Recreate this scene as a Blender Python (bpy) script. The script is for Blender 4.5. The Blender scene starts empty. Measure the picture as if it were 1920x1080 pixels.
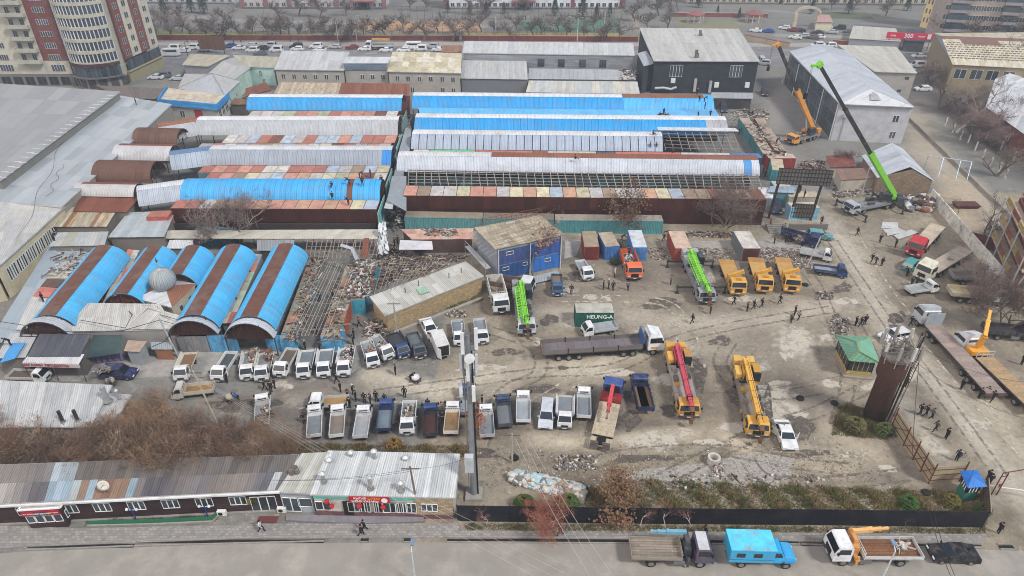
import bpy, math, random
from mathutils import Vector, Matrix
random.seed(7)
S = bpy.context.scene
R = math.radians
# ---------------------------------------------------------------- camera
CAMH, PITCH, FPX = 58.5, 33.0, 1280.0
cd = bpy.data.cameras.new('camera'); cam = bpy.data.objects.new('camera', cd)
S.collection.objects.link(cam); S.camera = cam
cam.location = (0, 0, CAMH); cam.rotation_euler = (R(90 - PITCH), 0, 0)
cd.sensor_width = 36; cd.lens = 36 * FPX / 1920; cd.clip_start = 1; cd.clip_end = 3000
# ---------------------------------------------------------------- light
w = bpy.data.worlds.new('World'); S.world = w; w.use_nodes = True
nt = w.node_tree; nt.nodes.clear()
sky = nt.nodes.new('ShaderNodeTexSky'); sky.sky_type = 'NISHITA'; sky.sun_disc = False
sky.sun_elevation = R(48); sky.sun_rotation = R(-125); sky.air_density = 1.0; sky.dust_density = 4; sky.ozone_density = 1.0
bg = nt.nodes.new('ShaderNodeBackground'); bg.inputs[1].default_value = 0.1
ou = nt.nodes.new('ShaderNodeOutputWorld')
nt.links.new(sky.outputs[0], bg.inputs[0]); nt.links.new(bg.outputs[0], ou.inputs[0])
sd = bpy.data.lights.new('sun','SUN'); sun = bpy.data.objects.new('sun',sd); S.collection.objects.link(sun)
sd.energy = 2.1; sd.angle = R(10); sd.color = (1, .98, .93)
sun.rotation_euler = (R(42), 0, R(55))
S.view_settings.view_transform = 'Standard'; S.view_settings.look = 'None'
S.cycles.filter_width = 1.0; S.cycles.diffuse_bounces = 2; S.view_settings.gamma = 1; S.view_settings.exposure = 0.72; S.view_settings.use_curve_mapping = False
# ---------------------------------------------------------------- helpers
_s, _c = math.sin(R(PITCH)), math.cos(R(PITCH))
def P(px, py, z=0.0):
 "point of the place, at height z, that was surveyed at photograph position px, py"
 u = (px - 960) / FPX; v = (540 - py) / FPX
 t = (z - CAMH) / (-_s + v * _c)
 return Vector((u * t, (_c + v * _s) * t, z))
def C(h, k=1.0):
 o = []
 for i in (0, 2, 4):
  x = int(h[i:i+2], 16) / 255
  o.append((x / 12.92 if x <= .04045 else ((x + .055) / 1.055) ** 2.4) * k)
 return (o[0], o[1], o[2], 1)
ORD = 'first second third fourth fifth sixth seventh eighth ninth tenth eleventh twelfth thirteenth fourteenth fifteenth sixteenth seventeenth eighteenth nineteenth twentieth'.split()
ORD += ['twenty-' + o for o in ORD[:9]] + ['thirtieth'] + ['thirty-' + o for o in ORD[:9]]
MATS = {}
def N(nt, t, **k):
 n = nt.nodes.new('ShaderNode' + t)
 for a, b in k.items(): setattr(n, a, b)
 return n
def mk(name,rough=.8,metal=0.0,col=None,var=.25,vs=1.5,dirt='6b5a48',da=.35,ds=.6,stretch=None,
  bump=None, bp=.2, bs=.4, brick=None, rnd=.12, spec=.3, uvstreak=None, alpha=None):
 """procedural surface; base colour is the object's own colour unless col is given"""
 m = bpy.data.materials.new(name); m.use_nodes = True; t = m.node_tree; L = t.links.new
 b = t.nodes['Principled BSDF']; b.inputs['Roughness'].default_value = rough
 b.inputs['Metallic'].default_value = metal; b.inputs['Specular IOR Level'].default_value = spec
 oi = N(t, 'ObjectInfo'); tc = N(t, 'TexCoord'); geo = N(t, 'NewGeometry')
 if col: base = N(t, 'RGB'); base.outputs[0].default_value = C(col); cur = base.outputs[0]
 else: cur = oi.outputs['Color']
 # brightness: random per object and mottled
 nz = N(t,'TexNoise'); nz.inputs['Scale'].default_value = vs; nz.inputs['Detail'].default_value = 5; nz.inputs['Roughness'].default_value = .65
 L(geo.outputs['Position'], nz.inputs['Vector'])
 r1 = N(t, 'MapRange'); r1.inputs[1].default_value = .25; r1.inputs[2].default_value = .75
 r1.inputs[3].default_value = 1 - var; r1.inputs[4].default_value = 1 + var
 L(nz.outputs[0], r1.inputs[0])
 r2 = N(t,'MapRange'); r2.inputs[3].default_value = 1 - rnd; r2.inputs[4].default_value = 1 + rnd
 L(oi.outputs['Random'], r2.inputs[0])
 mu = N(t,'Math',operation='MULTIPLY'); L(r1.outputs[0],mu.inputs[0]); L(r2.outputs[0],mu.inputs[1])
 vm = N(t,'VectorMath',operation='SCALE'); L(cur,vm.inputs[0]); L(mu.outputs[0],vm.inputs['Scale']); cur = vm.outputs[0]
 hgt = None
 if brick:
  bt = N(t,'TexBrick'); bt.inputs['Scale'].default_value = 1; bt.inputs['Brick Width'].default_value = brick[0]; bt.inputs['Row Height'].default_value = brick[1]
  bt.inputs['Mortar Size'].default_value = brick[2]; bt.inputs['Color1'].default_value = (1.15,1.15,1.15,1); bt.inputs['Color2'].default_value = (.7,.7,.7,1)
  bt.inputs['Mortar'].default_value = (brick[3],) * 3 + (1,); L(tc.outputs['UV'],bt.inputs['Vector'])
  mx = N(t,'Mix',data_type='RGBA',blend_type='MULTIPLY'); mx.inputs[0].default_value = 1
  L(cur, mx.inputs[6]); L(bt.outputs[0], mx.inputs[7]); cur = mx.outputs[2]
 if da:
  mp = N(t,'Mapping'); nd = N(t,'TexNoise'); nd.inputs['Scale'].default_value = ds; nd.inputs['Detail'].default_value = 7; nd.inputs['Roughness'].default_value = .7
  if stretch: mp.inputs['Scale'].default_value = stretch; L(tc.outputs['UV'],mp.inputs[0])
  else: L(geo.outputs['Position'], mp.inputs[0])
  L(mp.outputs[0], nd.inputs['Vector'])
  rr = N(t,'MapRange'); rr.inputs[1].default_value = .48; rr.inputs[2].default_value = .72; rr.inputs[4].default_value = da
  L(nd.outputs[0], rr.inputs[0])
  mx = N(t,'Mix',data_type='RGBA'); L(rr.outputs[0],mx.inputs[0]); L(cur,mx.inputs[6]); mx.inputs[7].default_value = C(dirt); cur = mx.outputs[2]
 if bump == 'corr':
  wv = N(t,'TexWave',wave_type='BANDS',bands_direction='X',wave_profile='SIN'); wv.inputs['Scale'].default_value = 1 / bp / 3.14159
  L(tc.outputs['UV'], wv.inputs['Vector']); hgt = wv.outputs['Fac']
  r3 = N(t,'MapRange'); r3.inputs[3].default_value = .8; r3.inputs[4].default_value = 1.08; L(hgt,r3.inputs[0])
  vm = N(t,'VectorMath',operation='SCALE'); L(cur,vm.inputs[0]); L(r3.outputs[0],vm.inputs['Scale']); cur = vm.outputs[0]
 elif bump == 'noise':
  n3 = N(t,'TexNoise'); n3.inputs['Scale'].default_value = 1 / bp; n3.inputs['Detail'].default_value = 6; L(geo.outputs['Position'],n3.inputs['Vector']); hgt = n3.outputs[0]
 if hgt:
  bn = N(t,'Bump'); bn.inputs['Strength'].default_value = bs; bn.inputs['Distance'].default_value = .05
  L(hgt, bn.inputs['Height']); L(bn.outputs[0], b.inputs['Normal'])
 L(cur, b.inputs['Base Color'])
 MATS[name] = m; return m
mk('paint', .42, 0, var=.1, da=.5, dirt='7d7262', ds=1.3, rnd=.1, spec=.45)
mk('sheet',.55,.0,var=.12,vs=.7,dirt='7d7062',da=.45,ds=.5,stretch=(2.2,.25,1),bump='corr',bp=.25,rnd=.09)
mk('sheet_rusty',.7,.0,var=.18,vs=.8,dirt='64483a',da=.85,ds=1.0,stretch=(2.5,.3,1),bump='corr',bp=.3,rnd=.16)
mk('vault_sheet',.5,.0,var=.1,vs=.5,dirt='857d76',da=.4,ds=.45,bump='corr',bp=.3,bs=.3,rnd=.06)
mk('container',.6,0,var=.2,vs=1,dirt='4a2a20',da=.7,ds=1.2,stretch=(2,.35,1),rnd=.25)
mk('box_roof',.8,0,var=.25,vs=.9,dirt='8d6a55',da=.7,ds=.8,rnd=.12,bump='noise',bp=.3)
mk('membrane', .8, 0, var=.05, vs=.25, dirt='8f9294', da=.35, ds=.12, rnd=.05)
mk('plaster', .9, 0, var=.12, vs=.6, dirt='77706a', da=.45, ds=.5, rnd=.03)
mk('stone', .9, 0, var=.3, vs=2.5, dirt='6a6058', da=.4, ds=1.5, bump='noise', bp=.15)
mk('bricks',.9,0,var=.2,vs=1.5,dirt='7b705c',da=.45,ds=.6,brick=(.55,.22,.03,.55))
mk('siding', .7, 0, var=.1, vs=.6, da=.15, brick=(4, .25, .02, .4))
mk('concrete', .9, 0, var=.22, vs=1.2, dirt='6d665e', da=.5, ds=.9, bump='noise', bp=.3)
mk('whitewashed', .9, 0, var=.2, vs=.8, dirt='5c554c', da=.85, ds=.9, rnd=.1)
mk('metal', .5, .3, var=.12, da=.3, dirt='5a4a40')
mk('rusty', .85, 0, var=.3, vs=3, dirt='3c2016', da=.6, ds=2)
mk('wood', .85, 0, var=.25, vs=3, dirt='5a4a3a', da=.5, ds=2, stretch=(.4, 3, 1))
mk('plank_deck',.85,0,var=.2,vs=3,dirt='6b5c4c',da=.6,ds=1.5,brick=(3,.3,.03,.45))
mk('cloth', .95, 0, var=.12, vs=5, da=.0)
mk('skin', .7, 0, col='b98a70', var=.05, da=0)
mk('rubber', .85, 0, col='1d1c1b', var=.2, da=.3, dirt='5c5144')
mk('rim', .5, .4, col='8a8885', var=.1, da=.4)
mk('glass', .12, 0, col='1b232b', var=.15, da=0, spec=.8, rnd=.3)
mk('window_pane', .15, 0, col='39434b', var=.3, vs=.8, da=0, spec=.7, rnd=.5)
mk('dark', .9, 0, col='1b1a1b', var=.2, da=.2)
mk('lamp', .3, 0, col='c8ccd0', var=.05, da=0)
mk('tail', .4, 0, col='8a1a14', var=.05, da=0)
mk('bark', .95, 0, var=.3, vs=4, da=.2, dirt='3a332d')
mk('leaf', .9, 0, var=.4, vs=.9, da=.3, dirt='4d3423', ds=1.5, rnd=.1)
mk('twig', .95, 0, var=.3, vs=.5, da=.3, dirt='4a3f38', ds=.7, rnd=.08)
mk('debris', .95, 0, var=.35, vs=1.3, dirt='57493f', da=.5, ds=1, rnd=.2)
mk('tarp', .6, 0, var=.15, vs=.8, dirt='5f6068', da=.3, bump='noise', bp=.5, bs=.8)
mk('sign', .5, 0, var=.04, da=.08, rnd=0)
ORG = {}
class MB:
 def __init__(s): s.v = []; s.f = []; s.m = []; s.d = []
 def add(s, pts, faces, m=0, d=None):
  o = len(s.v); s.v += [tuple(p) for p in pts]
  for f in faces: s.f.append([o + i for i in f]); s.m.append(m); s.d.append(d)
 def quad(s, a, b, c, d, m=0, uv=None): s.add([a, b, c, d], [(0, 1, 2, 3)], m, uv)
 def hexa(s, p, m=0, uv=None):      # p: 4 bottom + 4 top, counter-clockwise
  s.add(p,[(3,2,1,0),(4,5,6,7),(0,1,5,4),(1,2,6,5),(2,3,7,6),(3,0,4,7)],m,uv)
 def box(s, x0, x1, y0, y1, z0, z1, m=0, uv=None):
  s.hexa([(x0,y0,z0),(x1,y0,z0),(x1,y1,z0),(x0,y1,z0),(x0,y0,z1),(x1,y0,z1),(x1,y1,z1),(x0,y1,z1)],m,uv)
 def slab(s, pts, t, m=0, uv=None):
  n = len(pts); top = [Vector(p) for p in pts]
  a = sum(top[i].x * top[(i+1) % n].y - top[(i+1) % n].x * top[i].y for i in range(n))
  if a < 0: top.reverse()
  bot = [p - Vector((0, 0, t)) for p in top]
  s.add(top + bot,[tuple(range(n)),tuple(range(2*n-1,n-1,-1))] + [(i,n+i,n+(i+1) % n,(i+1) % n) for i in range(n)],m,uv)
 def prism(s, poly, z0, z1, m=0):
  s.slab([(p[0], p[1], z1) for p in poly], z1 - z0, m)
 def beam(s, p, q, w=.1, h=None, m=0):
  p = Vector(p); q = Vector(q); h = h or w; d = q - p
  if d.length < 1e-6: return
  a = d.cross(Vector((0, 0, 1)))
  if a.length < 1e-4: a = Vector((1, 0, 0))
  a = a.normalized() * w / 2; b = a.cross(d).normalized() * h / 2
  s.hexa([p-a-b, p+a-b, p+a+b, p-a+b, q-a-b, q+a-b, q+a+b, q-a+b], m)
 def tube(s, pts, r, n=6, m=0, cap=True):
  pts = [Vector(p) for p in pts]; rs = r if isinstance(r,(list,tuple)) else [r] * len(pts); V = []; k = len(pts)
  d0 = (pts[1] - pts[0]).normalized(); ref = Vector((0,0,1)) if abs(d0.z) < .9 else Vector((1,0,0))
  for i, p in enumerate(pts):
   d = (pts[min(i+1, k-1)] - pts[max(i-1, 0)]).normalized(); a = d.cross(ref)
   if a.length < 1e-4: a = d.cross(Vector((0, 1, 0)))
   a.normalize(); b = d.cross(a)
   for j in range(n):
    t = 2 * math.pi * j / n; V.append(p + (a * math.cos(t) + b * math.sin(t)) * rs[i])
  F = [(i*n+j,i*n+(j+1) % n,(i+1)*n+(j+1) % n,(i+1)*n+j) for i in range(k-1) for j in range(n)]
  if cap: F += [tuple(range(n-1, -1, -1)), tuple(range((k-1)*n, k*n))]
  s.add(V, F, m)
 def lathe(s, prof, n=12, c=(0, 0), m=0):
  V = []; k = len(prof)
  for r, z in prof:
   for j in range(n):
    t = 2 * math.pi * j / n; V.append((c[0] + r * math.cos(t), c[1] + r * math.sin(t), z))
  s.add(V,[(i*n+j,i*n+(j+1) % n,(i+1)*n+(j+1) % n,(i+1)*n+j) for i in range(k-1) for j in range(n)] + [tuple(range((k-1)*n,k*n)),tuple(range(n-1,-1,-1))],m)
 def mesh(s, name, mats, off=(0, 0, 0), smooth=False):
  me = bpy.data.meshes.new(name)
  if off[0] or off[1] or off[2]: vv = [(a-off[0], b-off[1], c-off[2]) for a, b, c in s.v]
  else: vv = s.v
  me.from_pydata(vv, [], s.f)
  for m in (mats if isinstance(mats,(list,tuple)) else [mats]): me.materials.append(MATS[m] if isinstance(m,str) else m)
  uv = me.uv_layers.new(name='UVMap').data
  me.polygons.foreach_set('material_index', s.m)
  flat = [0.0] * (2 * len(me.loops)); li = 0; V = s.v
  for f, d in zip(s.f, s.d):
   a, b, c = V[f[0]], V[f[1]], V[f[2]]
   e1 = (b[0]-a[0], b[1]-a[1], b[2]-a[2]); e2 = (c[0]-a[0], c[1]-a[1], c[2]-a[2])
   nx = e1[1]*e2[2]-e1[2]*e2[1]; ny = e1[2]*e2[0]-e1[0]*e2[2]; nz = e1[0]*e2[1]-e1[1]*e2[0]
   h = math.hypot(nx, ny)
   if d is not None:
    dx, dy = d
    for i in f: flat[li] = V[i][0]*dy - V[i][1]*dx; flat[li+1] = V[i][0]*dx + V[i][1]*dy; li += 2
   elif h > abs(nz) * .8 and h > 0:
    tx, ty = -ny/h, nx/h
    for i in f: flat[li] = V[i][0]*tx + V[i][1]*ty; flat[li+1] = V[i][2]; li += 2
   else:
    for i in f: flat[li] = V[i][0]; flat[li+1] = V[i][1]; li += 2
  uv.foreach_set('uv', flat)
  if smooth: me.polygons.foreach_set('use_smooth', [True] * len(me.polygons))
  me.update(); return me
 def build(s, name, mats, parent=None, col=None, kind=None, smooth=False, label=None):
  o = obj(name, s.mesh(name, mats, org(parent), smooth), parent, col=col, kind=kind)
  if label: o['label'] = label
  return o
def org(p):
 while p is not None:
  if p.name in ORG: return ORG[p.name]
  p = p.parent
 return (0, 0, 0)
def obj(name, me, parent=None, loc=None, rz=0, col=None, kind=None):
 o = bpy.data.objects.new(name, me); S.collection.objects.link(o)
 if parent is not None: o.parent = parent
 if loc is not None: g = org(parent); o.location = (loc[0]-g[0], loc[1]-g[1], loc[2]-g[2])
 if rz: o.rotation_euler = (0, 0, rz)
 if col is not None: o.color = C(col) if isinstance(col, str) else col
 if kind: o['kind'] = kind
 return o
def thing(name, label, cat, loc=(0, 0, 0), rz=0, group=None, world=False):
 "an Empty at the thing's base; world=True: parts are given in world coordinates"
 o = bpy.data.objects.new(name,None); S.collection.objects.link(o); o.location = loc; o.rotation_euler = (0,0,rz)
 o.empty_display_size = .5; o['label'] = label; o['category'] = cat
 if group: o['group'] = group
 if world: ORG[o.name] = tuple(loc)
 return o
def tag(o, label=None, cat=None, group=None, kind=None):
 if label: o['label'] = label
 if cat: o['category'] = cat
 if group: o['group'] = group
 if kind: o['kind'] = kind
 return o
KIDS = {}
def kids(o):
 if o.name not in KIDS: KIDS[o.name] = [c for c in o.children]
 return KIDS[o.name]
def copy_tree(o, parent=None, col=None, paint=()):
 c = o.copy(); S.collection.objects.link(c)
 if parent is not None: c.parent = parent
 if col is not None and o.name.split('.')[0] in paint: c.color = C(col)
 for ch in kids(o): copy_tree(ch, c, col, paint)
 return c
def lerp(a, b, t): return a + (b - a) * t
def V2(a, b): d = Vector((b[0]-a[0], b[1]-a[1], 0)); return d.normalized(), d.length
# windows: shared meshes, local x along the wall, -y outward
WINS = {}
def window(root,A,B,s,z,w,h,nx=2,frame='dcdcd8',pane='window_pane',name='window',ny=1):
 key = (round(w, 2), round(h, 2), nx, ny, pane)
 if key not in WINS:
  f = MB(); t = .09
  for i in range(nx+1): x = -w/2 + i*w/nx; f.box(max(x-t/2,-w/2),min(x+t/2,w/2),-.06,.0,0,h)
  for j in range(ny+1): zz = j*h/ny; f.box(-w/2,w/2,-.07,0,max(zz-t/2,0),min(zz+t/2,h))
  p = MB(); p.box(-w/2+.02, w/2-.02, -.02, .02, .02, h-.02)
  WINS[key] = (f.mesh('window', 'plaster'), p.mesh('pane', pane))
 d, L = V2(A, B); loc = Vector(A) + d * s; rz = math.atan2(d.y, d.x)
 o = obj(name, WINS[key][0], root, (loc.x, loc.y, z), rz, frame)
 p = obj('pane', WINS[key][1], None); p.parent = o
 return o
def winrow(root, A, B, z, w, h, ss, **k):
 for s in ss: window(root, A, B, s, z, w, h, **k)
# roof of separate sheets: quad a-b (lower edge), d-c (upper edge); n sheets across
def sheets(root,a,b,c,d,n,col,mat='sheet',t=.06,name='roof_sheet',jit=.03,rows=1,gap=.02,cols=None,rnd=None):
 a,b,c,d = map(Vector,(a,b,c,d)); up = ((d - a) + (c - b)); uv = (up.x,up.y); l = math.hypot(*uv) or 1; uv = (uv[0]/l,uv[1]/l)
 rg = random.Random(rnd or int(abs(a.x * 97 + a.y * 13)) + 1)
 for j in range(rows):
  p,q = a.lerp(d,j/rows),b.lerp(c,j/rows); p2,q2 = a.lerp(d,(j+1)/rows),b.lerp(c,(j+1)/rows)
  for i in range(n):
   u0, u1 = (i)/n, (i+1)/n; g = gap / max((q-p).length, .01)
   z = Vector((0, 0, rg.uniform(0, jit) + (rows-j) * .0 + j*.012))
   m = MB(); m.slab([p.lerp(q,u0)+z,p.lerp(q,u1-g)+z,p2.lerp(q2,u1-g)+z,p2.lerp(q2,u0)+z],t,0,uv)
   cc = cols[rg.randrange(len(cols))] if cols else col
   m.build(name, mat if isinstance(mat, str) else mat[rg.randrange(len(mat))], root, cc)
def walls(root, poly, z0, z1s, col, mat='plaster', name='wall', t=.0):
 "closed ring of walls, each one its own part; z1s: one height or one per corner"
 n = len(poly); zs = z1s if isinstance(z1s, (list, tuple)) else [z1s] * n
 cx = sum(p[0] for p in poly)/n; cy = sum(p[1] for p in poly)/n
 for i in range(n):
  a, b = poly[i], poly[(i+1) % n]; d, L = V2(a, b); nn = Vector((d.y, -d.x, 0))
  if (Vector((cx, cy, 0)) - Vector((a[0], a[1], 0))).dot(nn) < 0: nn = -nn
  i2 = nn * .2; e = d * .0; a0 = Vector((a[0], a[1], z0)); b0 = Vector((b[0], b[1], z0))
  a1 = Vector((a[0],a[1],zs[i])); b1 = Vector((b[0],b[1],zs[(i+1) % n])); k = d * .002 * (i % 2)
  pts = [a0+k, b0-k, b0+i2-d*.2, a0+i2+d*.2, a1+k, b1-k, b1+i2-d*.2, a1+i2+d*.2]
  if nn.dot(Vector((-d.y, d.x, 0))) < 0: pts = [pts[j] for j in (1, 0, 3, 2, 5, 4, 7, 6)]
  m = MB(); m.hexa(pts); m.build(name, mat, root, col)
# ================================================================ the setting
def proj(x, y, z=0):
 dz = z - CAMH; d = y*_c - dz*_s; v = (y*_s + dz*_c) / d
 return 960 + FPX * x / d, 540 - FPX * v
TONES = [  # stroke points in survey px, half width, colour, strength (soil, dust, concrete and asphalt of the ground itself)
 # market lanes
 ([(520,700),(640,690),(820,560),(740,430),(760,240)],60,'6d6965',.9),([(0,560),(240,640)],80,'77736e',.9),
 ([(200,690),(420,700),(700,640)],26,'8a8782',.9),([(560,560),(620,660)],30,'6f6c6a',.9),
 # yard
 ([(900,560),(1050,560),(1250,520),(1380,590)],55,'7d7367',.9),([(1000,480),(1250,500),(1500,480)],30,'746c62',.9),
 ([(380,760),(560,740),(760,720)],26,'857b6e',.7),([(540,780),(900,800),(1100,790),(1240,800)],36,'5f574e',.75),
 ([(700,700),(820,735),(980,690),(1120,690),(1220,640)],30,'b0a796',.95),([(980,690),(900,760),(1000,780)],25,'a3998a',.7),
 ([(1020,590),(1200,600),(1400,605),(1560,570)],34,'aba293',.75),([(1200,600),(1300,650),(1560,690)],40,'9a9183',.5),
 ([(1180,700),(1350,760),(1560,780)],50,'746a5e',.75),([(1420,630),(1560,760)],50,'7b7268',.6),
 ([(860,860),(1050,850),(1100,905)],30,'7f7466',.7),([(1000,822),(1060,830),(1250,815),(1360,820),(1420,850)],22,'bdb19b',.7),
 ([(1120,885),(1320,880)],24,'7d7263',.7),([(1560,800),(1640,860),(1560,880),(1500,850)],40,'a69b88',.6),
 ([(1700, 880), (1640, 900)], 26, '807870', .7),
 # asphalt track that runs up the right side of the yard
 ([(1960,1000),(1880,880),(1790,760),(1700,660),(1640,560),(1590,470),(1560,430),(1530,400)],34,'a9a193',.95),
 ([(1600,640),(1690,740),(1780,880),(1860,940)],24,'a59d90',.7),([(1800,700),(1900,820),(1960,900)],30,'b0a694',.6),
 ([(1640,420),(1700,470),(1680,520)],34,'7a7166',.75),([(1700,540),(1800,600),(1900,680)],24,'756c62',.7),
 ([(1440,450),(1540,470)],16,'9a958d',.7),([(1500,400),(1560,420)],22,'a8a094',.8),
 ([(1705,215),(1740,290),(1830,380),(1930,450)],48,'9c9384',.98),([(1800,340),(1800,420)],40,'a39580',.8),
 ([(1760,180),(1860,260),(1960,340)],50,'45413c',.98),([(1690,150),(1730,200)],16,'6a6460',.9),
 ([(1470,160),(1440,250),(1500,310),(1530,360)],26,'817d78',.9),([(1440,90),(1450,170)],18,'77756f',.9),
 # far side: school yards, parks
 ([(300,30),(480,40),(700,45),(900,50)],18,'8f8b86',.8),([(260,55),(480,62)],6,'5c6b45',.8),([(1200,40),(1420,45)],14,'7f7c6b',.8),
 ([(860,66),(1170,66)],3,'a28d66',.6),([(1180,20),(1200,60)],8,'8f8478',.8),([(1440,20),(1720,40)],10,'8d8a86',.8),([(1530,30),(1650,28)],5,'56604a',.8),
 ([(1460,66),(1620,70)],12,'9a9792',.9),([(240,150),(320,140),(330,100)],14,'7d7a77',.9),
]
TS = [([P(x, y) for x, y in pts], hw, C(c)[:3], k) for pts, hw, c, k in TONES]
PALE = [(1490,640,30,26),(1440,745,40,20),(1470,775,34,20),(1270,655,26,14),(1250,712,22,9),(1225,640,20,10),(1060,545,18,6),(1075,607,14,8),(1380,800,30,9),
  (1225,828,42,12),(1420,690,20,8),(1740,830,16,12),(1765,850,14,9),(1640,725,24,7),(1675,730,20,7),(1400,560,14,5),(1330,520,18,7),(590,702,16,6),(530,722,20,6),(1590,565,22,7),(1550,635,14,6)]
DARK = [(1010,730,36,9),(1055,690,8,5),(1190,745,26,14),(1600,665,10,26),(722,682,7,5),(1570,600,8,14),(460,760,60,14),(1500,800,30,20),(1640,790,50,30),(1170,790,30,20),(1255,770,18,10),(1030,600,16,10),(1310,700,14,30),(1440,760,10,30)]
def soft(d, w): return max(0.0, min(1.0, 1.25 - d / w)) if d < w * 1.25 else 0.0
def make_ground():
 xs = [-900, -600, -400, -300]; x = -230.
 while x < -70: xs.append(x); x += 3
 while x < 100: xs.append(x); x += .65
 while x < 240: xs.append(x); x += 3
 xs += [300, 400, 600, 900]
 ys = [-60, 0, 20]; y = 30.
 while y < 150: ys.append(y); y += .65
 while y < 350: ys.append(y); y += 2
 ys += [400, 500, 700, 1000, 1500]
 nx, ny = len(xs), len(ys); V = []; col = []; rg = random.Random(3)
 base = C('8c8373')[:3]; far = C('73736f')[:3]
 for y in ys:
  for x in xs:
   V.append((x, y, 0)); px, py = proj(x, y) if y > 5 else (x*20+960, 1500)
   c = list(base if 40 < y < 125 and x > -10 else far); mud = 1.0 if (40 < y < 125 and -60 < x < 90) else .5
   if -20 < py < 1150 and -100 < px < 2020:
    for pts, hw, cc, k in TS:
     best = 9e9
     for a, b in zip(pts, pts[1:]):
      dx, dy = b.x-a.x, b.y-a.y; t = max(0, min(1, ((x-a.x)*dx+(y-a.y)*dy)/(dx*dx+dy*dy)))
      d = math.hypot(x-a.x-t*dx, y-a.y-t*dy)
      if d < best: best = d; yy = a.y+t*dy
     wm = hw * (yy*_c + CAMH*_s) / FPX   # half width in metres
     s = soft(best, wm) * k
     if s: c = [c[i]*(1-s)+cc[i]*s for i in range(3)]; mud = mud*(1-.4*s)
    for bx, by, rx, ry in DARK:
     d = math.hypot((px-bx)/rx, (py-by)/ry)
     if d < 1.5: s = min(1,(1.5-d)*1.6)*.55; c = [c[i]*(1-s)+(.115,.098,.08)[i]*s for i in range(3)]
    for bx, by, rx, ry in PALE:
     d = math.hypot((px-bx)/rx,(py-by)/ry) + .25*math.sin(px*.35+by)+.2*math.sin(py*.5+px*.13)
     if d < 1.15: s = min(1,(1.15-d)*6)*.72; c = [c[i]*(1-s)+(.43,.405,.355)[i]*s for i in range(3)]
   col.append((c[0], c[1], c[2], mud))
 F = [(j*nx+i,j*nx+i+1,(j+1)*nx+i+1,(j+1)*nx+i) for j in range(ny-1) for i in range(nx-1)]
 me = bpy.data.meshes.new('ground'); me.from_pydata(V, [], F)
 at = me.color_attributes.new('tone','FLOAT_COLOR','POINT'); at.data.foreach_set('color',[v for c in col for v in c])
 m = bpy.data.materials.new('soil'); m.use_nodes = True; t = m.node_tree; L = t.links.new; b = t.nodes['Principled BSDF']; b.inputs['Roughness'].default_value = .92; b.inputs['Specular IOR Level'].default_value = .2
 a = N(t,'Attribute',attribute_name='tone'); geo = N(t,'NewGeometry'); cur = a.outputs['Color']
 def nz(scale, det, lo, hi, d=0.0, rough=.6):
  n = N(t,'TexNoise'); n.inputs['Scale'].default_value = scale; n.inputs['Detail'].default_value = det; n.inputs['Distortion'].default_value = d; n.inputs['Roughness'].default_value = rough
  L(geo.outputs['Position'],n.inputs['Vector']); r = N(t,'MapRange'); r.inputs[1].default_value = lo; r.inputs[2].default_value = hi; L(n.outputs[0],r.inputs[0]); return r.outputs[0],n.outputs[0]
 def mix(fac, c2, k):
  nonlocal cur
  q = N(t,'Math',operation='MULTIPLY'); L(fac,q.inputs[0]); q.inputs[1].default_value = k
  q2 = N(t,'Math',operation='MULTIPLY'); L(q.outputs[0],q2.inputs[0]); L(a.outputs['Alpha'],q2.inputs[1])
  x = N(t,'Mix',data_type='RGBA'); L(q2.outputs[0],x.inputs[0]); L(cur,x.inputs[6]); x.inputs[7].default_value = C(c2); cur = x.outputs[2]
 mix(nz(.11,8,.47,.62,.1,.68)[0],'5f574d',.6); mix(nz(.2,9,.56,.66,.1,.72)[0],'b3aa9a',.45)
 mix(nz(.8,9,.52,.66,.1,.72)[0],'574f46',.6); mix(nz(.5,10,.60,.66,.2,.78)[0],'c0b8aa',.5)
 mix(nz(2.6, 4, .60, .75)[0], '554d44', .5); mix(nz(4.2, 3, .66, .74)[0], 'd3ccc0', .6)
 f,h = nz(1.5,9,.3,.7,.2,.75); r = N(t,'MapRange'); r.inputs[3].default_value = .78; r.inputs[4].default_value = 1.22; L(f,r.inputs[0])
 vm = N(t,'VectorMath',operation='SCALE'); L(cur,vm.inputs[0]); L(r.outputs[0],vm.inputs['Scale']); L(vm.outputs[0],b.inputs['Base Color'])
 bn = N(t,'Bump'); bn.inputs['Strength'].default_value = .6; bn.inputs['Distance'].default_value = .12; L(h,bn.inputs['Height']); L(bn.outputs[0],b.inputs['Normal'])
 me.materials.append(m); tag(obj('ground', me), kind='structure')
make_ground()
mk('asphalt',.9,0,var=.1,vs=.35,dirt='b8afa4',da=.45,ds=.25,rnd=0,bump='noise',bp=.1)
mk('tiles',.9,0,var=.14,vs=.5,dirt='6f6863',da=.5,ds=.5,rnd=0,brick=(.42,.3,.035,.72),bump='noise',bp=.3)
def sheet_px(name, pts, z, col, mat, th=.05, kind='structure'):
 m = MB(); m.slab([(*P(x,y).xy,z) for x,y in pts],th); o = m.build(name,mat,col=col,kind=kind); return o
EDGE = [(-40,1041),(47,1034),(480,1018),(880,1017),(1400,1022),(1840,1030),(1925,1034)]
rd = [P(x, y) for x, y in EDGE]
m = MB(); m.slab([(p.x,p.y,.006) for p in rd] + [(140,41,.006),(140,10,.006),(-140,10,.006),(-140,42,.006)],.05)
m.build('road', 'asphalt', col='87837b', kind='structure')
sheet_px('pavement',[(-60,984),(150,992),(540,983),(860,983),(862,996),(1200,998),(1500,1000),(1850,1003),(1842,1022),(1400,1014),(880,1009),(480,1010),(47,1026),(-60,1034)],.12,'8d8a86','tiles',.13)
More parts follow.
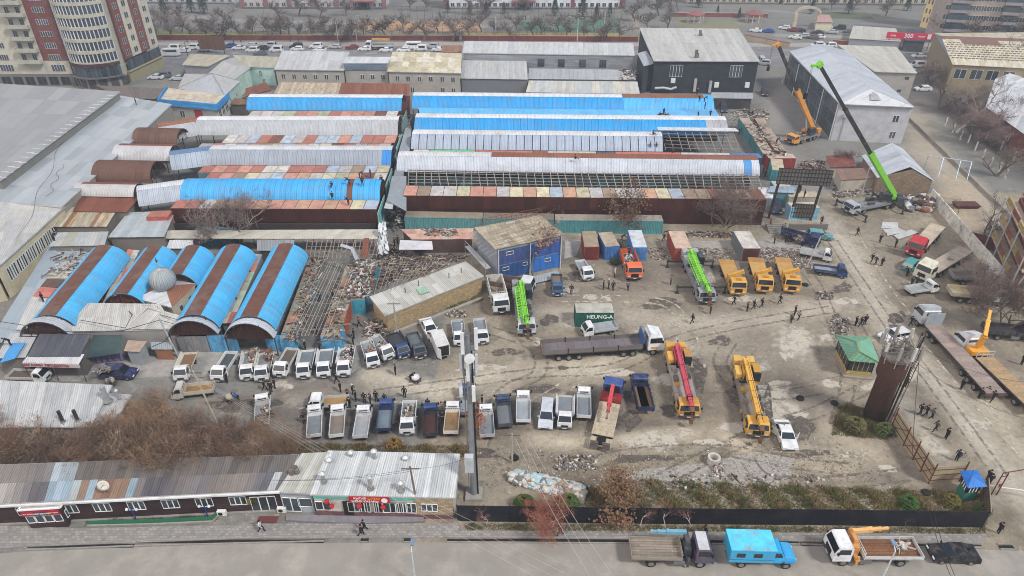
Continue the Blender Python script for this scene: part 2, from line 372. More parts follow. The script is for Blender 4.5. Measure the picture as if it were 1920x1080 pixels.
# drain channel between pavement and road: two kerbs and a dark strip painting its shade, in segments
def kerb(pts):
 a = [P(x, y) for x, y in pts]; c = MB()
 for p, q in zip(a, a[1:]):
  c.beam((p.x,p.y+.05,.07),(q.x,q.y+.05,.07),.12,.14); c.beam((p.x,p.y+.62,.08),(q.x,q.y+.62,.08),.12,.16)
 o = c.build('kerb', 'concrete', col='85817b', kind='structure')
 f = MB()
 for p,q in zip(a,a[1:]): f.box(min(p.x,q.x),max(p.x,q.x),(p.y+q.y)/2+.12,(p.y+q.y)/2+.55,.0,.012)
 f.build('channel_shade_strip', 'dark', o, '2b2926', kind='structure')
kerb([(47,1033),(250,1025),(480,1017)][:2]); kerb([(252,1025),(608,1016)]); kerb([(675,1018),(690,1018)]); kerb([(756,1018),(771,1018)])
kerb([(838,1018),(1180,1020)]); kerb([(1182,1020),(1500,1022)]); kerb([(1502,1022),(1845,1030)]); kerb([(1876,1031),(1905,1032)])
# avenue at the back
m = MB(); m.slab([(-400,246.5,.006),(400,240,.006),(400,216,.006),(-400,221,.006)],.05); m.build('avenue','asphalt',col='6f6e70',kind='structure')
m = MB(); m.slab([(-400,252,.1),(400,246,.1),(400,240.2,.1),(-400,246.7,.1)],.1); m.build('avenue_pavement','concrete',col='98938d',kind='structure')
m = MB()
for k in range(34): x = -130+k*9; m.box(x, x+4, 233.2-(x*.012), 233.35-(x*.012), .0, .012)
m.build('lane_marking', 'plaster', col='c9c9c5', kind='structure')
# courts and lawns beyond the avenue
sheet_px('clay_court',[(663,57),(905,59),(900,40),(670,40)],.03,'9c7c5e','concrete'); sheet_px('clay_court',[(965,59),(1035,59),(1030,40),(965,40)],.03,'4a6b58','concrete')
sheet_px('sports_pitch',[(1040,60),(1165,62),(1160,36),(1040,35)],.03,'4a6858','concrete')
sheet_px('lawn',[(205,66),(480,70),(500,62),(240,56)],.02,'66714a','concrete'); sheet_px('lawn',[(1270,52),(1395,54),(1370,38),(1270,36)],.02,'727158','concrete')
sheet_px('lawn',[(1530,34),(1640,36),(1625,24),(1540,22)],.02,'505b45','concrete'); sheet_px('lawn',[(870,71),(1165,73),(1165,62),(870,61)],.02,'8a7d58','concrete')
# concrete slab and gravel spread in the yard
sheet_px('gravel_bed',[(1150,895),(1210,880),(1330,868),(1385,853),(1450,850),(1490,860),(1480,900),(1440,912),(1300,912),(1200,915)],.02,'8e8a83','stone')
sheet_px('concrete_apron',[(180,690),(330,660),(560,655),(700,640),(745,650),(700,670),(660,700),(420,700),(200,712)],.02,'8b8884','concrete')
sheet_px('concrete_apron',[(1240,452),(1540,452),(1545,470),(1400,468),(1240,462)],.02,'8f8b86','concrete')
sheet_px('concrete_apron',[(1060,452),(1092,450),(1080,480),(1058,485)],.02,'a19d97','concrete')
sheet_px('striped_paving',[(0,688),(85,685),(100,715),(150,716),(185,690),(160,680),(0,680)],.025,'8a8987','tiles')
# dried puddles with crisp uneven edges, and tyre tracks
def patchy(name, col, lo, hi, sc):
 m = bpy.data.materials.new(name); m.use_nodes = True; t = m.node_tree; L = t.links.new; b = t.nodes['Principled BSDF']; b.inputs['Roughness'].default_value = .95
 g = N(t,'NewGeometry'); n = N(t,'TexNoise'); n.inputs['Scale'].default_value = sc; n.inputs['Detail'].default_value = 8; n.inputs['Roughness'].default_value = .7; L(g.outputs['Position'],n.inputs['Vector'])
 r = N(t,'MapRange'); r.inputs[1].default_value = lo; r.inputs[2].default_value = hi; L(n.outputs[0],r.inputs[0]); L(r.outputs[0],b.inputs['Alpha'])
 n2 = N(t,'TexNoise'); n2.inputs['Scale'].default_value = 3; n2.inputs['Detail'].default_value = 7; L(g.outputs['Position'],n2.inputs['Vector']); q = N(t,'MapRange'); q.inputs[3].default_value = .75; q.inputs[4].default_value = 1.25; L(n2.outputs[0],q.inputs[0])
 v = N(t,'VectorMath',operation='SCALE'); v.inputs[0].default_value = C(col)[:3]; L(q.outputs[0],v.inputs['Scale']); L(v.outputs[0],b.inputs['Base Color']); MATS[name] = m
patchy('pale_crust','aca496',.38,.5,.55); patchy('damp_soil','57504a',.42,.55,.8); patchy('track_soil','6f675c',.42,.66,1.4); patchy('track_pale','b3aa99',.45,.6,1.1)
def blot(name, x, y, rx, ry, mat, z):
 c = P(x,y); a = P(x+rx,y)-c; b = P(x,y-ry)-c; rg = random.Random(int(x*7+y)); k = 26; ph = [rg.uniform(0,6.28) for _ in range(5)]
 pts = []
 for i in range(k): t = 6.283*i/k; r = 1+.22*math.sin(2*t+ph[0])+.16*math.sin(3*t+ph[1])+.1*math.sin(5*t+ph[2])+.07*math.sin(9*t+ph[3]); pts.append(c+a*(r*math.cos(t))+b*(r*math.sin(t))+Vector((0,0,z)))
 m = MB(); m.add(pts+[c+Vector((0,0,z))],[(i,(i+1) % k,k) for i in range(k)]); m.build(name,mat,kind='structure')
for i,q in enumerate(PALE+[(1250,815,50,10),(1180,640,20,6),(900,690,40,8),(1120,560,26,7),(1330,830,26,7),(1600,850,30,8),(1660,880,26,6),(1460,720,18,8),(1150,700,40,7),(790,720,30,7),(1010,640,20,6),(1390,560,26,6),(1560,720,22,7),(1700,700,18,14),(1830,800,22,14)]): blot('dried_puddle',*q,'pale_crust',.004+.0004*i)
for i,q in enumerate(DARK+[(1240,570,40,10),(950,660,26,8),(1130,660,60,6),(1350,640,24,8),(1380,740,20,16),(1520,850,30,8),(700,790,70,9),(900,850,40,8),(1200,860,50,8),(1090,520,40,8),(1680,600,16,16),(1580,540,16,10)]): blot('damp_patch',*q,'damp_soil',.02+.0004*i)
def track(pts, mat, k, w=.34, gap=1.7):
 p = [P(x, y) for x, y in pts]; q = []
 for i in range(len(p)-1):
  a, b, c, d = p[max(i-1, 0)], p[i], p[i+1], p[min(i+2, len(p)-1)]
  for j in range(8): t = j/8; q.append(.5*((2*b)+(c-a)*t+(2*a-5*b+4*c-d)*t*t+(3*b-a-3*c+d)*t**3))
 q.append(p[-1])
 for s in (-1, 1):
  V = []
  for i,u in enumerate(q): d = (q[min(i+1,len(q)-1)]-q[max(i-1,0)]).normalized(); n = Vector((-d.y,d.x,0)); V += [u+n*(s*gap/2-w/2)+Vector((0,0,.034+k*.0006)),u+n*(s*gap/2+w/2)+Vector((0,0,.034+k*.0006))]
  m = MB(); m.add(V,[(2*i,2*i+1,2*i+3,2*i+2) for i in range(len(q)-1)]); m.build('tyre_track',mat,kind='structure')
for k,pts in enumerate(([(700,740),(850,720),(1000,700),(1150,690),(1260,640),(1380,610),(1560,580)],[(1000,760),(1100,700),(1180,640),(1260,600),(1400,600)],[(1240,900),(1340,850),(1450,800),(1560,760),(1640,700),(1600,600)],[(1370,640),(1350,680),(1380,720),(1450,740),(1540,730)],[(1050,560),(1150,560),(1250,570),(1290,620),(1310,690)],[(1100,870),(1200,850),(1350,845),(1500,870),(1600,880)],[(1560,450),(1620,540),(1690,640),(1780,760),(1880,900)],[(1600,440),(1660,540),(1740,640),(1840,760),(1930,860)],[(920,620),(1000,650),(1010,700),(940,740),(900,840)],[(1460,470),(1520,520),(1560,600),(1590,700),(1570,800)],[(560,775),(700,750),(830,740),(960,720)],[(1400,860),(1440,900),(1560,905),(1700,890)])): track(pts,['track_soil','track_pale','track_soil'][k % 3],k)
# ================================================================ market: barrel vaults
def arc_pts(w, rise, z0, n=14, t0=0.0, t1=1.0):
 r = (w*w/4 + rise*rise) / (2*rise); a = math.asin(min(1,w/2/r));  a = math.pi - a if rise > w/2 else a
 return [(r*math.sin(-a + 2*a*(t0+(t1-t0)*i/n)),z0 + rise - r + r*math.cos(-a + 2*a*(t0+(t1-t0)*i/n))) for i in range(n+1)]
def arc_mesh(name, mat, l, w, rise, z0, t0=0, t1=1, th=.05, n=14, out=0.0):
 a = arc_pts(w+2*out,rise+out,z0,n,t0,t1); b = arc_pts(w+2*out-2*th,rise+out-th,z0,n,t0,t1); m = MB(); k = n+1
 V = [(0,y,z) for y,z in a] + [(l,y,z) for y,z in a] + [(0,y,z) for y,z in b] + [(l,y,z) for y,z in b]
 F = [(i,k+i,k+i+1,i+1) for i in range(n)] + [(2*k+i+1,3*k+i+1,3*k+i,2*k+i) for i in range(n)]
 F += [(i+1,2*k+i+1,2*k+i,i) for i in range(n)] + [(k+i,3*k+i,3*k+i+1,k+i+1) for i in range(n)] + [(0,2*k,3*k,k),(n,k+n,3*k+n,2*k+n)]
 m.add(V, F); me = m.mesh(name, mat)
 uv = me.uv_layers[0].data      # ribs follow the arc
 for l_ in me.loops: co = me.vertices[l_.vertex_index].co; uv[l_.index].uv = (co.x,co.y*1.1)
 return me
def vault(label,A,B,w,rise,z0,col,panel=.95,ridge=None,rt=(.47,.62),ridges=None,sheet='vault_sheet',gap=.03,skip=(),group='barrel vault market roofs',bands=(),ends=True,endcol='4a3a34',posts=True,fill=None):
 "A, B: world points of the axis ends; ridges: list of (from, to, colour) in fractions of the length"
 d,L = V2(A,B); ang = math.atan2(d.y,d.x); root = thing('vault_roof',label,'market roof',(A[0],A[1],0),ang,group)
 n = max(1,round(L/panel)); pw = L/n; me = arc_mesh('roof_sheet',sheet,pw-gap,w,rise,z0); me2 = None
 for i in range(n):
  f = (i+.5)/n
  if any(a <= f < b for a, b in skip): continue
  c = col
  for a, b, cc in bands:
   if a <= f < b: c = cc
  obj('roof_sheet', me, root, (i*pw, 0, 0), 0, c)
 for a, b, cc in (ridges or ([(0, 1, ridge)] if ridge else [])):
  k = max(1,round((b-a)*L/(panel*4))); q = (b-a)*L/k; rm = arc_mesh('ridge_cap','sheet_rusty' if cc in ('7a4a38','6a4232','8a5a44') else sheet,q-.03,w,rise,z0,rt[0],rt[1],.03,5,.045)
  for i in range(k): obj('ridge_cap', rm, root, (a*L+i*q, 0, 0), 0, cc)
 # frame: ribs every 4 sheets and purlins
 fr = arc_mesh('arch_rib', 'rusty', .1, w-.12, rise-.08, z0, th=.1, n=12)
 s = 0
 while s <= L+.01: obj('arch_rib',fr,root,(min(s,L-.1),0,0),0,'55443c'); s += max(pw*4,3.5)
 pm = MB()
 for t in (0, .2, .4, .6, .8, 1):
  y, z = arc_pts(w-.25, rise-.12, z0, 1, t, t)[0]; pm.beam((0, y, z), (L, y, z), .07)
 o = obj('purlins', pm.mesh('purlins', 'rusty'), root, (0, 0, 0), 0, '5a4a42')
 if ends:
  for x in (0.02, L-.12):
   e = MB(); a = arc_pts(w-.1, rise-.06, z0, 12)
   e.beam((x, -w/2, z0), (x, w/2, z0), .1)
   for f in (-.25, 0, .25):
    zz = [q for q in a if q[0] >= f*w][0][1]; e.beam((x, f*w, z0), (x, f*w, zz), .07)
   e.beam((x,-w*.3,z0+rise*.45),(x,w*.3,z0+rise*.45),.06); obj('end_frame',e.mesh('end_frame','rusty'),root,(0,0,0),0,endcol)
 if fill:
  m = MB(); a = arc_pts(w-.3,rise-.15,z0-.4,16); m.add([(x,y,z) for x in (.5,.56) for y,z in a],[tuple(range(16,-1,-1)),tuple(range(17,34))]); o = obj('gable_sheet',m.mesh('gable_sheet','sheet_rusty'),root,(0,0,0),0,fill)
 if posts:
  pp = MB(); pp.box(-.07, .07, -.07, .07, 0, z0); pe = pp.mesh('post', 'rusty'); s = .3
  while s < L: obj('post',pe,root,(s,-w/2+.1,0),0,'4f433c'); obj('post',pe,root,(s,w/2-.1,0),0,'4f433c'); s += 7.5
 return root
BLUE, LBLUE = '2f7fc4', '5aa2dc'
XL, XR = -22.5, 47.4
# right block, front to back
def yr(y0, x): return y0 - (x+22) * .03
vault('long silver vault roof behind the bare framework, rust ridge over its right part',(-22.3,127.2),(47.6,125.0),7.2,2.5,5.2,'b4bac3',1.5,ridges=[(0,.26,'c6c6c6'),(.262,1,'8a5a44')],rt=(.37,.6),bands=[(.955,.975,'4a8cc6')])
vault('grey-blue vault roof with open black seams, between the blue vaults and the coloured container tops',(-21,139.6),(31.5,138.2),8.6,2.4,5.2,'9aa6b6',1.72,ridge='c9cacb',rt=(.36,.6),gap=.13)
vault('blue vault roof with bare grey right end, second from back, right block',(-21.5,149.4),(47.3,147.6),9.4,2.6,5.2,'2c90cc',1.55,ridge='cfd2d5',rt=(.37,.6),bands=[(.93,1,'a3a6ab')])
vault('rearmost blue vault roof before the black building, ridge turning rusty on the right',(-24,165.6),(48.3,163.4),8.6,2.5,5.2,'2c90cc',1.55,ridges=[(0,.7,'cfd2d5'),(.702,.97,'8a5a44')],rt=(.36,.6),bands=[(.7,1,'4ca4da')])
# light blue flat roof between the two blue vaults
t = thing('flat_roof','light blue flat sheet roof between the two long blue vaults where workers sit','flat roof',(-20,154,0),world=True)
a,b = P(788,217,5.5),P(1352,223,5.5); c,d = P(1340,203,5.4),P(783,198,5.4); sheets(t,a,b,c,d,48,'66b2de','vault_sheet',.06)
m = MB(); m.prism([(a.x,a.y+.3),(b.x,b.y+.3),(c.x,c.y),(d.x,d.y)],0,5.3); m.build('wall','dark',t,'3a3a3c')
# left block
vault('front blue vault roof of the left block with one brown sheet near its end',(-59.4,114.5),(-23.6,114.3),6.6,2.3,5.2,'40a0d8',1.0,bands=[(.84,.862,'6a4232')],rt=(.45,.6))
vault('short grey vault roof curving down to the left of the front blue vault',(-66.9,111.8),(-59.5,114.6),6.6,2.3,5.0,'a3abb6',.9,ridge='c4c6c8',rt=(.36,.6))
vault('long grey vault roof with a blue last bay, middle of the left block',(-60.5,130.6),(-23.9,130.4),7.4,2.4,5.2,'9199a4',.95,ridge='c4c6c8',rt=(.37,.58),bands=[(.955,1,'2f7fc4')])
vault('short grey vault roof bending off at the left of the middle vault, dark blue ridge',(-67.8,127.8),(-60.6,130.6),7.4,2.4,5.1,'9aa5b2',.95,ridge='5f7f9f',rt=(.37,.6))
vault('long weathered grey vault roof with pale ridge, third from the front in the left block',(-69.5,147.6),(-25,147.8),8.4,2.6,5.2,'a5a9ad',1.9,ridge='cfd0d0',rt=(.37,.58))
vault('short grey vault roof with a rust ridge running down to the blue-trimmed house',(-77,143.5),(-69.6,147.6),8.0,2.5,5.1,'a5a9ad',1.6,ridge='8a5a44',rt=(.36,.6))
vault('rear blue vault roof of the left block beside the rusty ridge roof',(-63.5,164.2),(-26.3,163.6),8.0,2.5,5.2,'3092cc',1.2,ridge='d0d3d5',rt=(.37,.58))
# small rusty and patched vaults beside the big flat roof
def vpx(label,a,b,w,rise,z0,col,**k): A = P(*a,z0); B = P(*b,z0); return vault(label,A,B,w,rise,z0,col,**k)
vpx('short rust-brown vault roof nearest the blue-trimmed house',(262,262),(345,264),6.2,2.6,5,'61463c',sheet='sheet_rusty',panel=1.3,group='small vault roofs beside the flat roof')
vpx('short pale vault roof with a rusty top, second down the edge of the flat roof',(224,290),(330,292),5.6,2.2,5,'b3b3b5',ridges=[(.05,1,'7a4a38')],rt=(.46,.75),panel=1.2,group='small vault roofs beside the flat roof')
vpx('big rust-brown vault roof in the middle of the flat roof edge',(190,328),(298,330),6.4,2.9,4.8,'5d4238',sheet='sheet_rusty',panel=1.4,group='small vault roofs beside the flat roof')
vpx('low pale vault roof with rusty ridge below the big brown vault',(148,358),(262,360),4.4,1.6,4.8,'b0afae',ridges=[(.1,1,'7a4a38')],rt=(.46,.8),panel=1.2,group='small vault roofs beside the flat roof')
# the five diagonal blue vaults with rust stripe in front
def dv(label, f0, f1, w, rise, z0, **k):
 A, B = P(*f0, z0+rise), P(*f1, z0+rise)
 vault(label,A,B,w,rise,z0,'50aede',panel=.62,ridge='684638',rt=(.37,.63),gap=.012,group='diagonal blue vaults with rust stripe',**k)
dv('leftmost diagonal blue vault with the rust stripe, beside the white-windowed wall',(86,590),(195,459),6.6,2.6,3.4)
dv('diagonal blue vault with rust stripe ending behind the silver dome',(224,550),(291,459),5.8,2.4,3.6,fill='5a3026')
dv('short diagonal blue vault with rust stripe right of the silver dome',(327,513),(362,459),5.6,2.3,3.7,fill='4a2a24')
dv('diagonal blue vault with rust stripe, second from the right',(360,589),(438,457),6.2,2.4,3.6)
dv('rightmost diagonal blue vault with rust stripe, beside the stripped stalls',(466,592),(536,456),6.3,2.5,3.6)
def vtop(label,a,b,w,rise,z0,col,**k): return vault(label,P(*a,z0+rise),P(*b,z0+rise),w,rise,z0,col,group='grey arch hoods',endcol='2a1c1a',fill='3f2420',**k)
vtop('grey front hood of the leftmost diagonal vault above the dark shop roof',(72,603),(84,591),7.0,2.5,3.2,'aeb2b8',panel=.7)
vtop('grey open-framed front hood of the diagonal vault above the white pickups',(353,601),(360,590),6.8,2.3,3.2,'a9b2bc',panel=.6)
vtop('grey front hood of the rightmost diagonal vault',(459,606),(466,594),6.8,2.5,3.2,'b5bac0',panel=.7)
# ================================================================ containers
CONT = {}
def cont_mesh(L, H=2.59, W=2.44):
 k = (L, H, W)
 if k in CONT: return CONT[k]
 def corr(m,a,b,z0,z1,nx,ny):      # corrugated wall from a to b, outward normal (nx, ny)
  n = int(math.hypot(b[0]-a[0], b[1]-a[1])/.28); pts = []
  for i in range(n):
   for f,o in ((0,0),(.25,0),(.5,-.045),(.75,-.045)): t = (i+f)/n; pts.append((lerp(a[0],b[0],t)+nx*o,lerp(a[1],b[1],t)+ny*o))
  pts.append(b); q = len(pts); m.add([(x,y,z0) for x,y in pts] + [(x,y,z1) for x,y in pts],[(i,i+1,q+i+1,q+i) for i in range(q-1)])
 h = W/2; b = MB()
 corr(b,(.1,-h+.03),(L-.1,-h+.03),.12,H-.1,0,-1); corr(b,(L-.1,h-.03),(.1,h-.03),.12,H-.1,0,1); corr(b,(L-.05,-h+.1),(L-.05,h-.1),.12,H-.1,1,0)
 b.box(.1, L-.1, -h+.12, h-.12, .1, .16)
 for x in (0.06, L-.06):
  for y in (-h+.06, h-.06): b.box(x-.06, x+.06, y-.06, y+.06, 0, H-.06)
 for y in (-h+.05, h-.05):
  b.box(.12,L-.12,y-.045,y+.045,0,.14); b.box(.12,L-.12,y-.045,y+.045,H-.12,H-.02)
 for x in (.05, L-.05):
  b.box(x-.045,x+.045,-h+.12,h-.12,H-.12,H-.02); b.box(x-.045,x+.045,-h+.12,h-.12,0,.14)
 r = MB(); n = int(L/.3)
 r.box(.04, L-.04, -h+.04, h-.04, H-.03, H)
 for i in range(n): x = .1+i*(L-.2)/n; r.box(x, x+.12, -h+.15, h-.15, H-.002, H+.03)
 d = MB(); d.box(-.0, .05, 0.02, h-.13, .16, H-.14)
 for z in (.7, 1.9): d.box(-.02, .0, .05, h-.15, z-.05, z+.05)
 for y in (.3, .8): d.tube([(-.05, y, .2), (-.05, y, H-.2)], .025, 5)
 CONT[k] = (b.mesh('body','container'),r.mesh('roof','box_roof'),d.mesh('door','container')); return CONT[k]
def container(label,x,y,rz,L,col,z=0,roof=None,group=None,name='shipping_container',cat='container',H=2.59,door=True,W=2.44,doorcol=None):
 b, r, d = cont_mesh(L, H, W); t = thing(name, label, cat, (x, y, z), rz, group)
 obj('body', b, t, col=col); obj('roof', r, t, col=roof or col)
 if door: o = obj('door',d,t,col=doorcol or col); o2 = obj('door',d,t,col=doorcol or col); o2.rotation_euler = (math.pi,0,0); o2.location = (0,0,H)
 return t
def cpx(label, p, q, L, col, z=0, side='end', **k):
 "p, q: survey px of the near end's left and right bottom corners; container runs away from them"
 a, b = P(*p, z), P(*q, z); d, l = V2(a, b); n = Vector((-d.y, d.x, 0)); c = (a+b)/2
 return container(label,c.x,c.y,math.atan2(n.y,n.x),L,col,z,W=round(min(3,max(2.2,l)),2),**k)
def clong(label, p, q, col, z=0, **k):
 "long side seen: p, q survey px of the near long side's left and right bottom corners"
 a, b = P(*p, z), P(*q, z); d, l = V2(a, b); n = Vector((-d.y, d.x, 0)); c = a + n*1.22
 return container(label, c.x, c.y, math.atan2(d.y, d.x), round(l, 2), col, z, **k)
rg = random.Random(11)
ROOFS = {'pale grey': 'aaa9a8','salmon': 'b5897a','cream': 'bdb79c','pale blue': 'a3b0bd','dusty brown': '8f8070','light orange': 'b8967e','grey-green': 'a3a890','faded red': 'a26e62','off-white': 'b9b6b0','rust brown': '745042'}
def row(x0,x1,y0,y1,n,L,z,seq,where,front='5a2f2a',group='',twotier=False,face=-90):
 for i in range(n):
  f = (i+.5)/n; x = lerp(x0,x1,f); y = lerp(y0,y1,f); nm = seq[i % len(seq)]; W = round((x1-x0)/n - .03,2)
  cc = front if not isinstance(front, list) else front[i % len(front)]
  container(f'{nm}-roofed container, {ORD[i]} from the left, {where}',x,y,R(90),L,cc,z,roof=ROOFS[nm],group=group,W=W)
  if twotier: container(f'dark brown ground-floor container, {ORD[i]} from the left, {twotier}',x,y+.1,R(90),L,['40221e','3d211e','5a3024','472520'][rg.randrange(4)],0,group=group+', lower tier',W=W)
row(-19.8,45.7,112.9,111.2,27,4.3,2.6,['salmon','dusty brown','pale grey','off-white','cream','salmon','salmon','pale grey','cream','light orange','cream','pale blue','light orange','cream','pale grey','dusty brown','off-white','pale grey','light orange','cream','pale blue','dusty brown','dusty brown','faded red','dusty brown','dusty brown','rust brown'],
 'upper tier of the right front row',['47251f','40211e','4f2a23','452620'],'containers of the right front row','right front row')
row(-59.8,-23.6,107.7,107.3,15,3.6,2.6,['faded red','faded red','pale grey','dusty brown','light orange','salmon','light orange','salmon','salmon','light orange','salmon','light orange','salmon','cream','pale blue'],
 'upper tier of the left front row',['472520','41221f'],'containers of the left front row','left front row')
FR = ['5a7a80', '55302b', '4c6a70', '5a3a30']
row(-61,-24,123.2,123.2,15,3.5,2.6,['faded red','salmon','faded red','salmon','faded red','off-white','off-white','faded red','faded red','faded red','pale blue','pale grey','dusty brown','pale blue','cream'],'touching the middle left vault',FR,'container tops before the middle vault')
row(-58.5,-24,118.8,118.8,14,4.2,2.6,['faded red','salmon','dusty brown','cream','off-white','pale blue','salmon','light orange','off-white','cream','grey-green','light orange','rust brown','off-white'],'behind the front blue vault',FR,'container tops behind the front blue vault')
row(-62,-25,138.9,138.9,15,4.6,2.6,['off-white','pale grey','pale blue','faded red','rust brown','pale blue','pale grey','faded red','pale blue','pale blue','salmon','pale blue','faded red','faded red','salmon'],'against the third left vault','55302b','container tops before the third vault')
row(-66,-25.6,134.4,134.4,16,4.2,2.6,['pale grey','salmon','off-white','pale grey','light orange','dusty brown','cream','pale blue','salmon','off-white','cream','rust brown','faded red','pale grey','salmon','off-white'],'just behind the middle grey vault',FR,'container tops behind the middle vault')
row(-62,-27,153.6,153.6,13,6,2.6,['off-white','off-white','off-white','grey-green','salmon','salmon','grey-green','faded red','salmon','salmon','salmon','rust brown','off-white'],'before the rear left blue vault','6a3a32','container tops before the rear blue vault')
# mixed long containers between the grey-blue vault and the long silver vault
x = -20.5
for nm,cc,rc,l in (('low off-white','b8b4ac','c5c2ba',3.2),('bright green','2f7a52','6fba8c',9.5),('maroon and salmon','6a2f2c','b0736a',12),('small brown crate-like','7a4c34','8a5a3e',2.8),('pale grey','8b8d8c','b9b6ae',10),('dark grey','3f444a','4b5058',3.8),('long red','74302d','b06a60',13.4),('white debris-strewn','8d97a5','bcbdbd',10),('dark blue','2f5078','4a74a8',6)):
 container(f'{nm} container lying lengthwise behind the long silver vault',x,yr(134.0,x),R(-1.7),l,cc,2.6,roof=rc,group='lengthwise containers between the vaults'); x += l+.08
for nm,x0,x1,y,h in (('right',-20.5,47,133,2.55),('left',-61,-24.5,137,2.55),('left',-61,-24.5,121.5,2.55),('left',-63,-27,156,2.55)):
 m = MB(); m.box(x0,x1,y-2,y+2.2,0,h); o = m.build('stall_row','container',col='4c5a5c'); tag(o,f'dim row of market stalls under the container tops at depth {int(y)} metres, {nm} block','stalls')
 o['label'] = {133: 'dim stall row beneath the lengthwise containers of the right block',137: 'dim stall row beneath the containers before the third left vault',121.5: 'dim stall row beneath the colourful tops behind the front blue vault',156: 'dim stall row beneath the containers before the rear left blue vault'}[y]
# teal stall fronts inside the right block
t = thing('stall_row','teal stall fronts seen through the bare roof framework of the right block','stalls',(-20,119,0),world=True)
m = MB(); m.box(-19.5,46,121.8,122.2,0,4.6); m.build('wall','container',t,'2f4a4e')
for i in range(22):
 m = MB(); x = -19+i*2.95; m.box(x,x+2.3,121.62,121.82,.3,2.3 if i % 3 else 3.8); m.build('shutter','container',t,['2f6468','3a4a55','1d2426','3f7074'][i % 4])
# bare roof framework: rafters and purlins
def lattice(label,a,b,c,d,n,k,name='roof_frame',col='8f867c',r=.09,sag=0.15,posts=0,cat='roof frame'):
 a,b,c,d = map(Vector,(a,b,c,d)); t = thing(name,label,cat,(a.x,a.y,0),world=True); rg = random.Random(int(a.x*7)+n)
 for i in range(n+1):
  p,q = a.lerp(b,i/n),d.lerp(c,i/n); j = Vector((rg.uniform(-.1,.1),0,rg.uniform(-sag,sag*.3))); m = MB(); m.beam(p+j,q+Vector((rg.uniform(-.3,.3),0,0)),r); m.build('rafter','rusty',t,col)
  if posts and i % posts == 0: m = MB(); m.beam((p.x,p.y,0),p,.12); m.build('post','rusty',t,'5b4f47')
 for i in range(k):
  p,q = a.lerp(d,(i+.5)/k),b.lerp(c,(i+.5)/k); m = MB(); z = Vector((0,0,.1)); mid = p.lerp(q,.5)-Vector((0,0,sag)); m.beam(p+z,mid+z,r*.7); m.beam(mid+z,q+z,r*.7); m.build('purlin','rusty',t,col)
 return t
lattice('long bare framework of rafters below the silver vault, its sheets taken off',(-19.3,117.3,5.3),(46,115.6,5.3),(47,121.8,5.5),(-20.3,124.3,5.5),44,5,r=.13,col='988f86')
lattice('bare framework past the right end of the grey-blue vault',(32,134.9,5.2),(47.4,134.2,5.2),(47.4,141,6.6),(32,141.5,6.6),9,5,r=.13,col='908880')
o = MB(); o.slab([(31.5,141.5,7.1),(48.6,140.8,7.1),(48.4,143,7.0),(31.5,143.6,7.0)],.1); tag(o.build('roof_strip','sheet',col='cfd0d1'),'white ridge strip left standing over the bare framework right of the grey-blue vault','roof strip')
lattice('row of bared rafters along the top of the front blue vault',(-57.5,116.2,6.2),(-26.6,116.2,6.2),(-26.6,117.4,5.4),(-57.5,117.4,5.4),20,2,r=.12,col='8c8278')
# teal container wall in front of the brown row
clong('long teal container with a grassy top under the left part of the brown row',(760,431),(905,434),'5a8f92',roof='7d7868')
clong('long teal container right of the two-storey blue office',(1040,437),(1241,439),'4f8f92',roof='8f8a80')
clong('teal container behind the two-storey blue office',(906,434),(1038,436),'4f8688',roof='7a6f64')
# containers standing in the yard
cpx('maroon container with rubbish on its roof, left of the small blue one',(1094,488),(1122,488),5.5,'7a3a38',roof='9a8e7a',doorcol='6a2f2e')
cpx('short blue container with a littered roof between the maroon one and the orange dump truck',(1133,488),(1160,486),5.0,'3c6ea8',roof='a29684')
cpx('blue container with a white roof behind the orange dump truck',(1184,489),(1211,489),6.06,'4a7ab0',roof='b9bfc4')
cpx('rust-red container behind the lime green crane',(1262,491),(1294,491),6.06,'93463c',roof='b9a594')
cpx('grey container with maroon doors and a split pale roof behind the yellow trucks',(1388,491),(1421,491),6.06,'6d7678',roof='c0bdb6',doorcol='55302c')
clong('green container with white lettering standing in the middle of the yard',(1078,614),(1149,614),'1f5e50',roof='b3b3a8')
# lettering on that container
def text(txt,size,parent,loc,rz,col,name='lettering',tilt=90,bold=True,mat='sign',sx=1.0,ext=.012):
 cu = bpy.data.curves.new(name,'FONT'); cu.body = txt; cu.size = size; cu.extrude = ext; cu.align_x = 'CENTER'; cu.align_y = 'CENTER'; cu.offset = size*.02 if bold else 0; cu.resolution_u = 2
 tmp = bpy.data.objects.new(name,cu); S.collection.objects.link(tmp); dg = bpy.context.evaluated_depsgraph_get(); me = bpy.data.meshes.new_from_object(tmp.evaluated_get(dg)); bpy.data.objects.remove(tmp)
 me.materials.clear(); me.materials.append(MATS[mat]); o = obj(name,me,parent,loc,0,col); o.rotation_euler = (R(tilt),0,rz); o.scale = (sx,1,1); return o
hc = [o for o in S.objects if o.get('label','').startswith('green container with white')][0]
text('HEUNG-A', .85, hc, (3.45, -1.24, 1.85), 0, 'd2dbd5', sx=1.0)
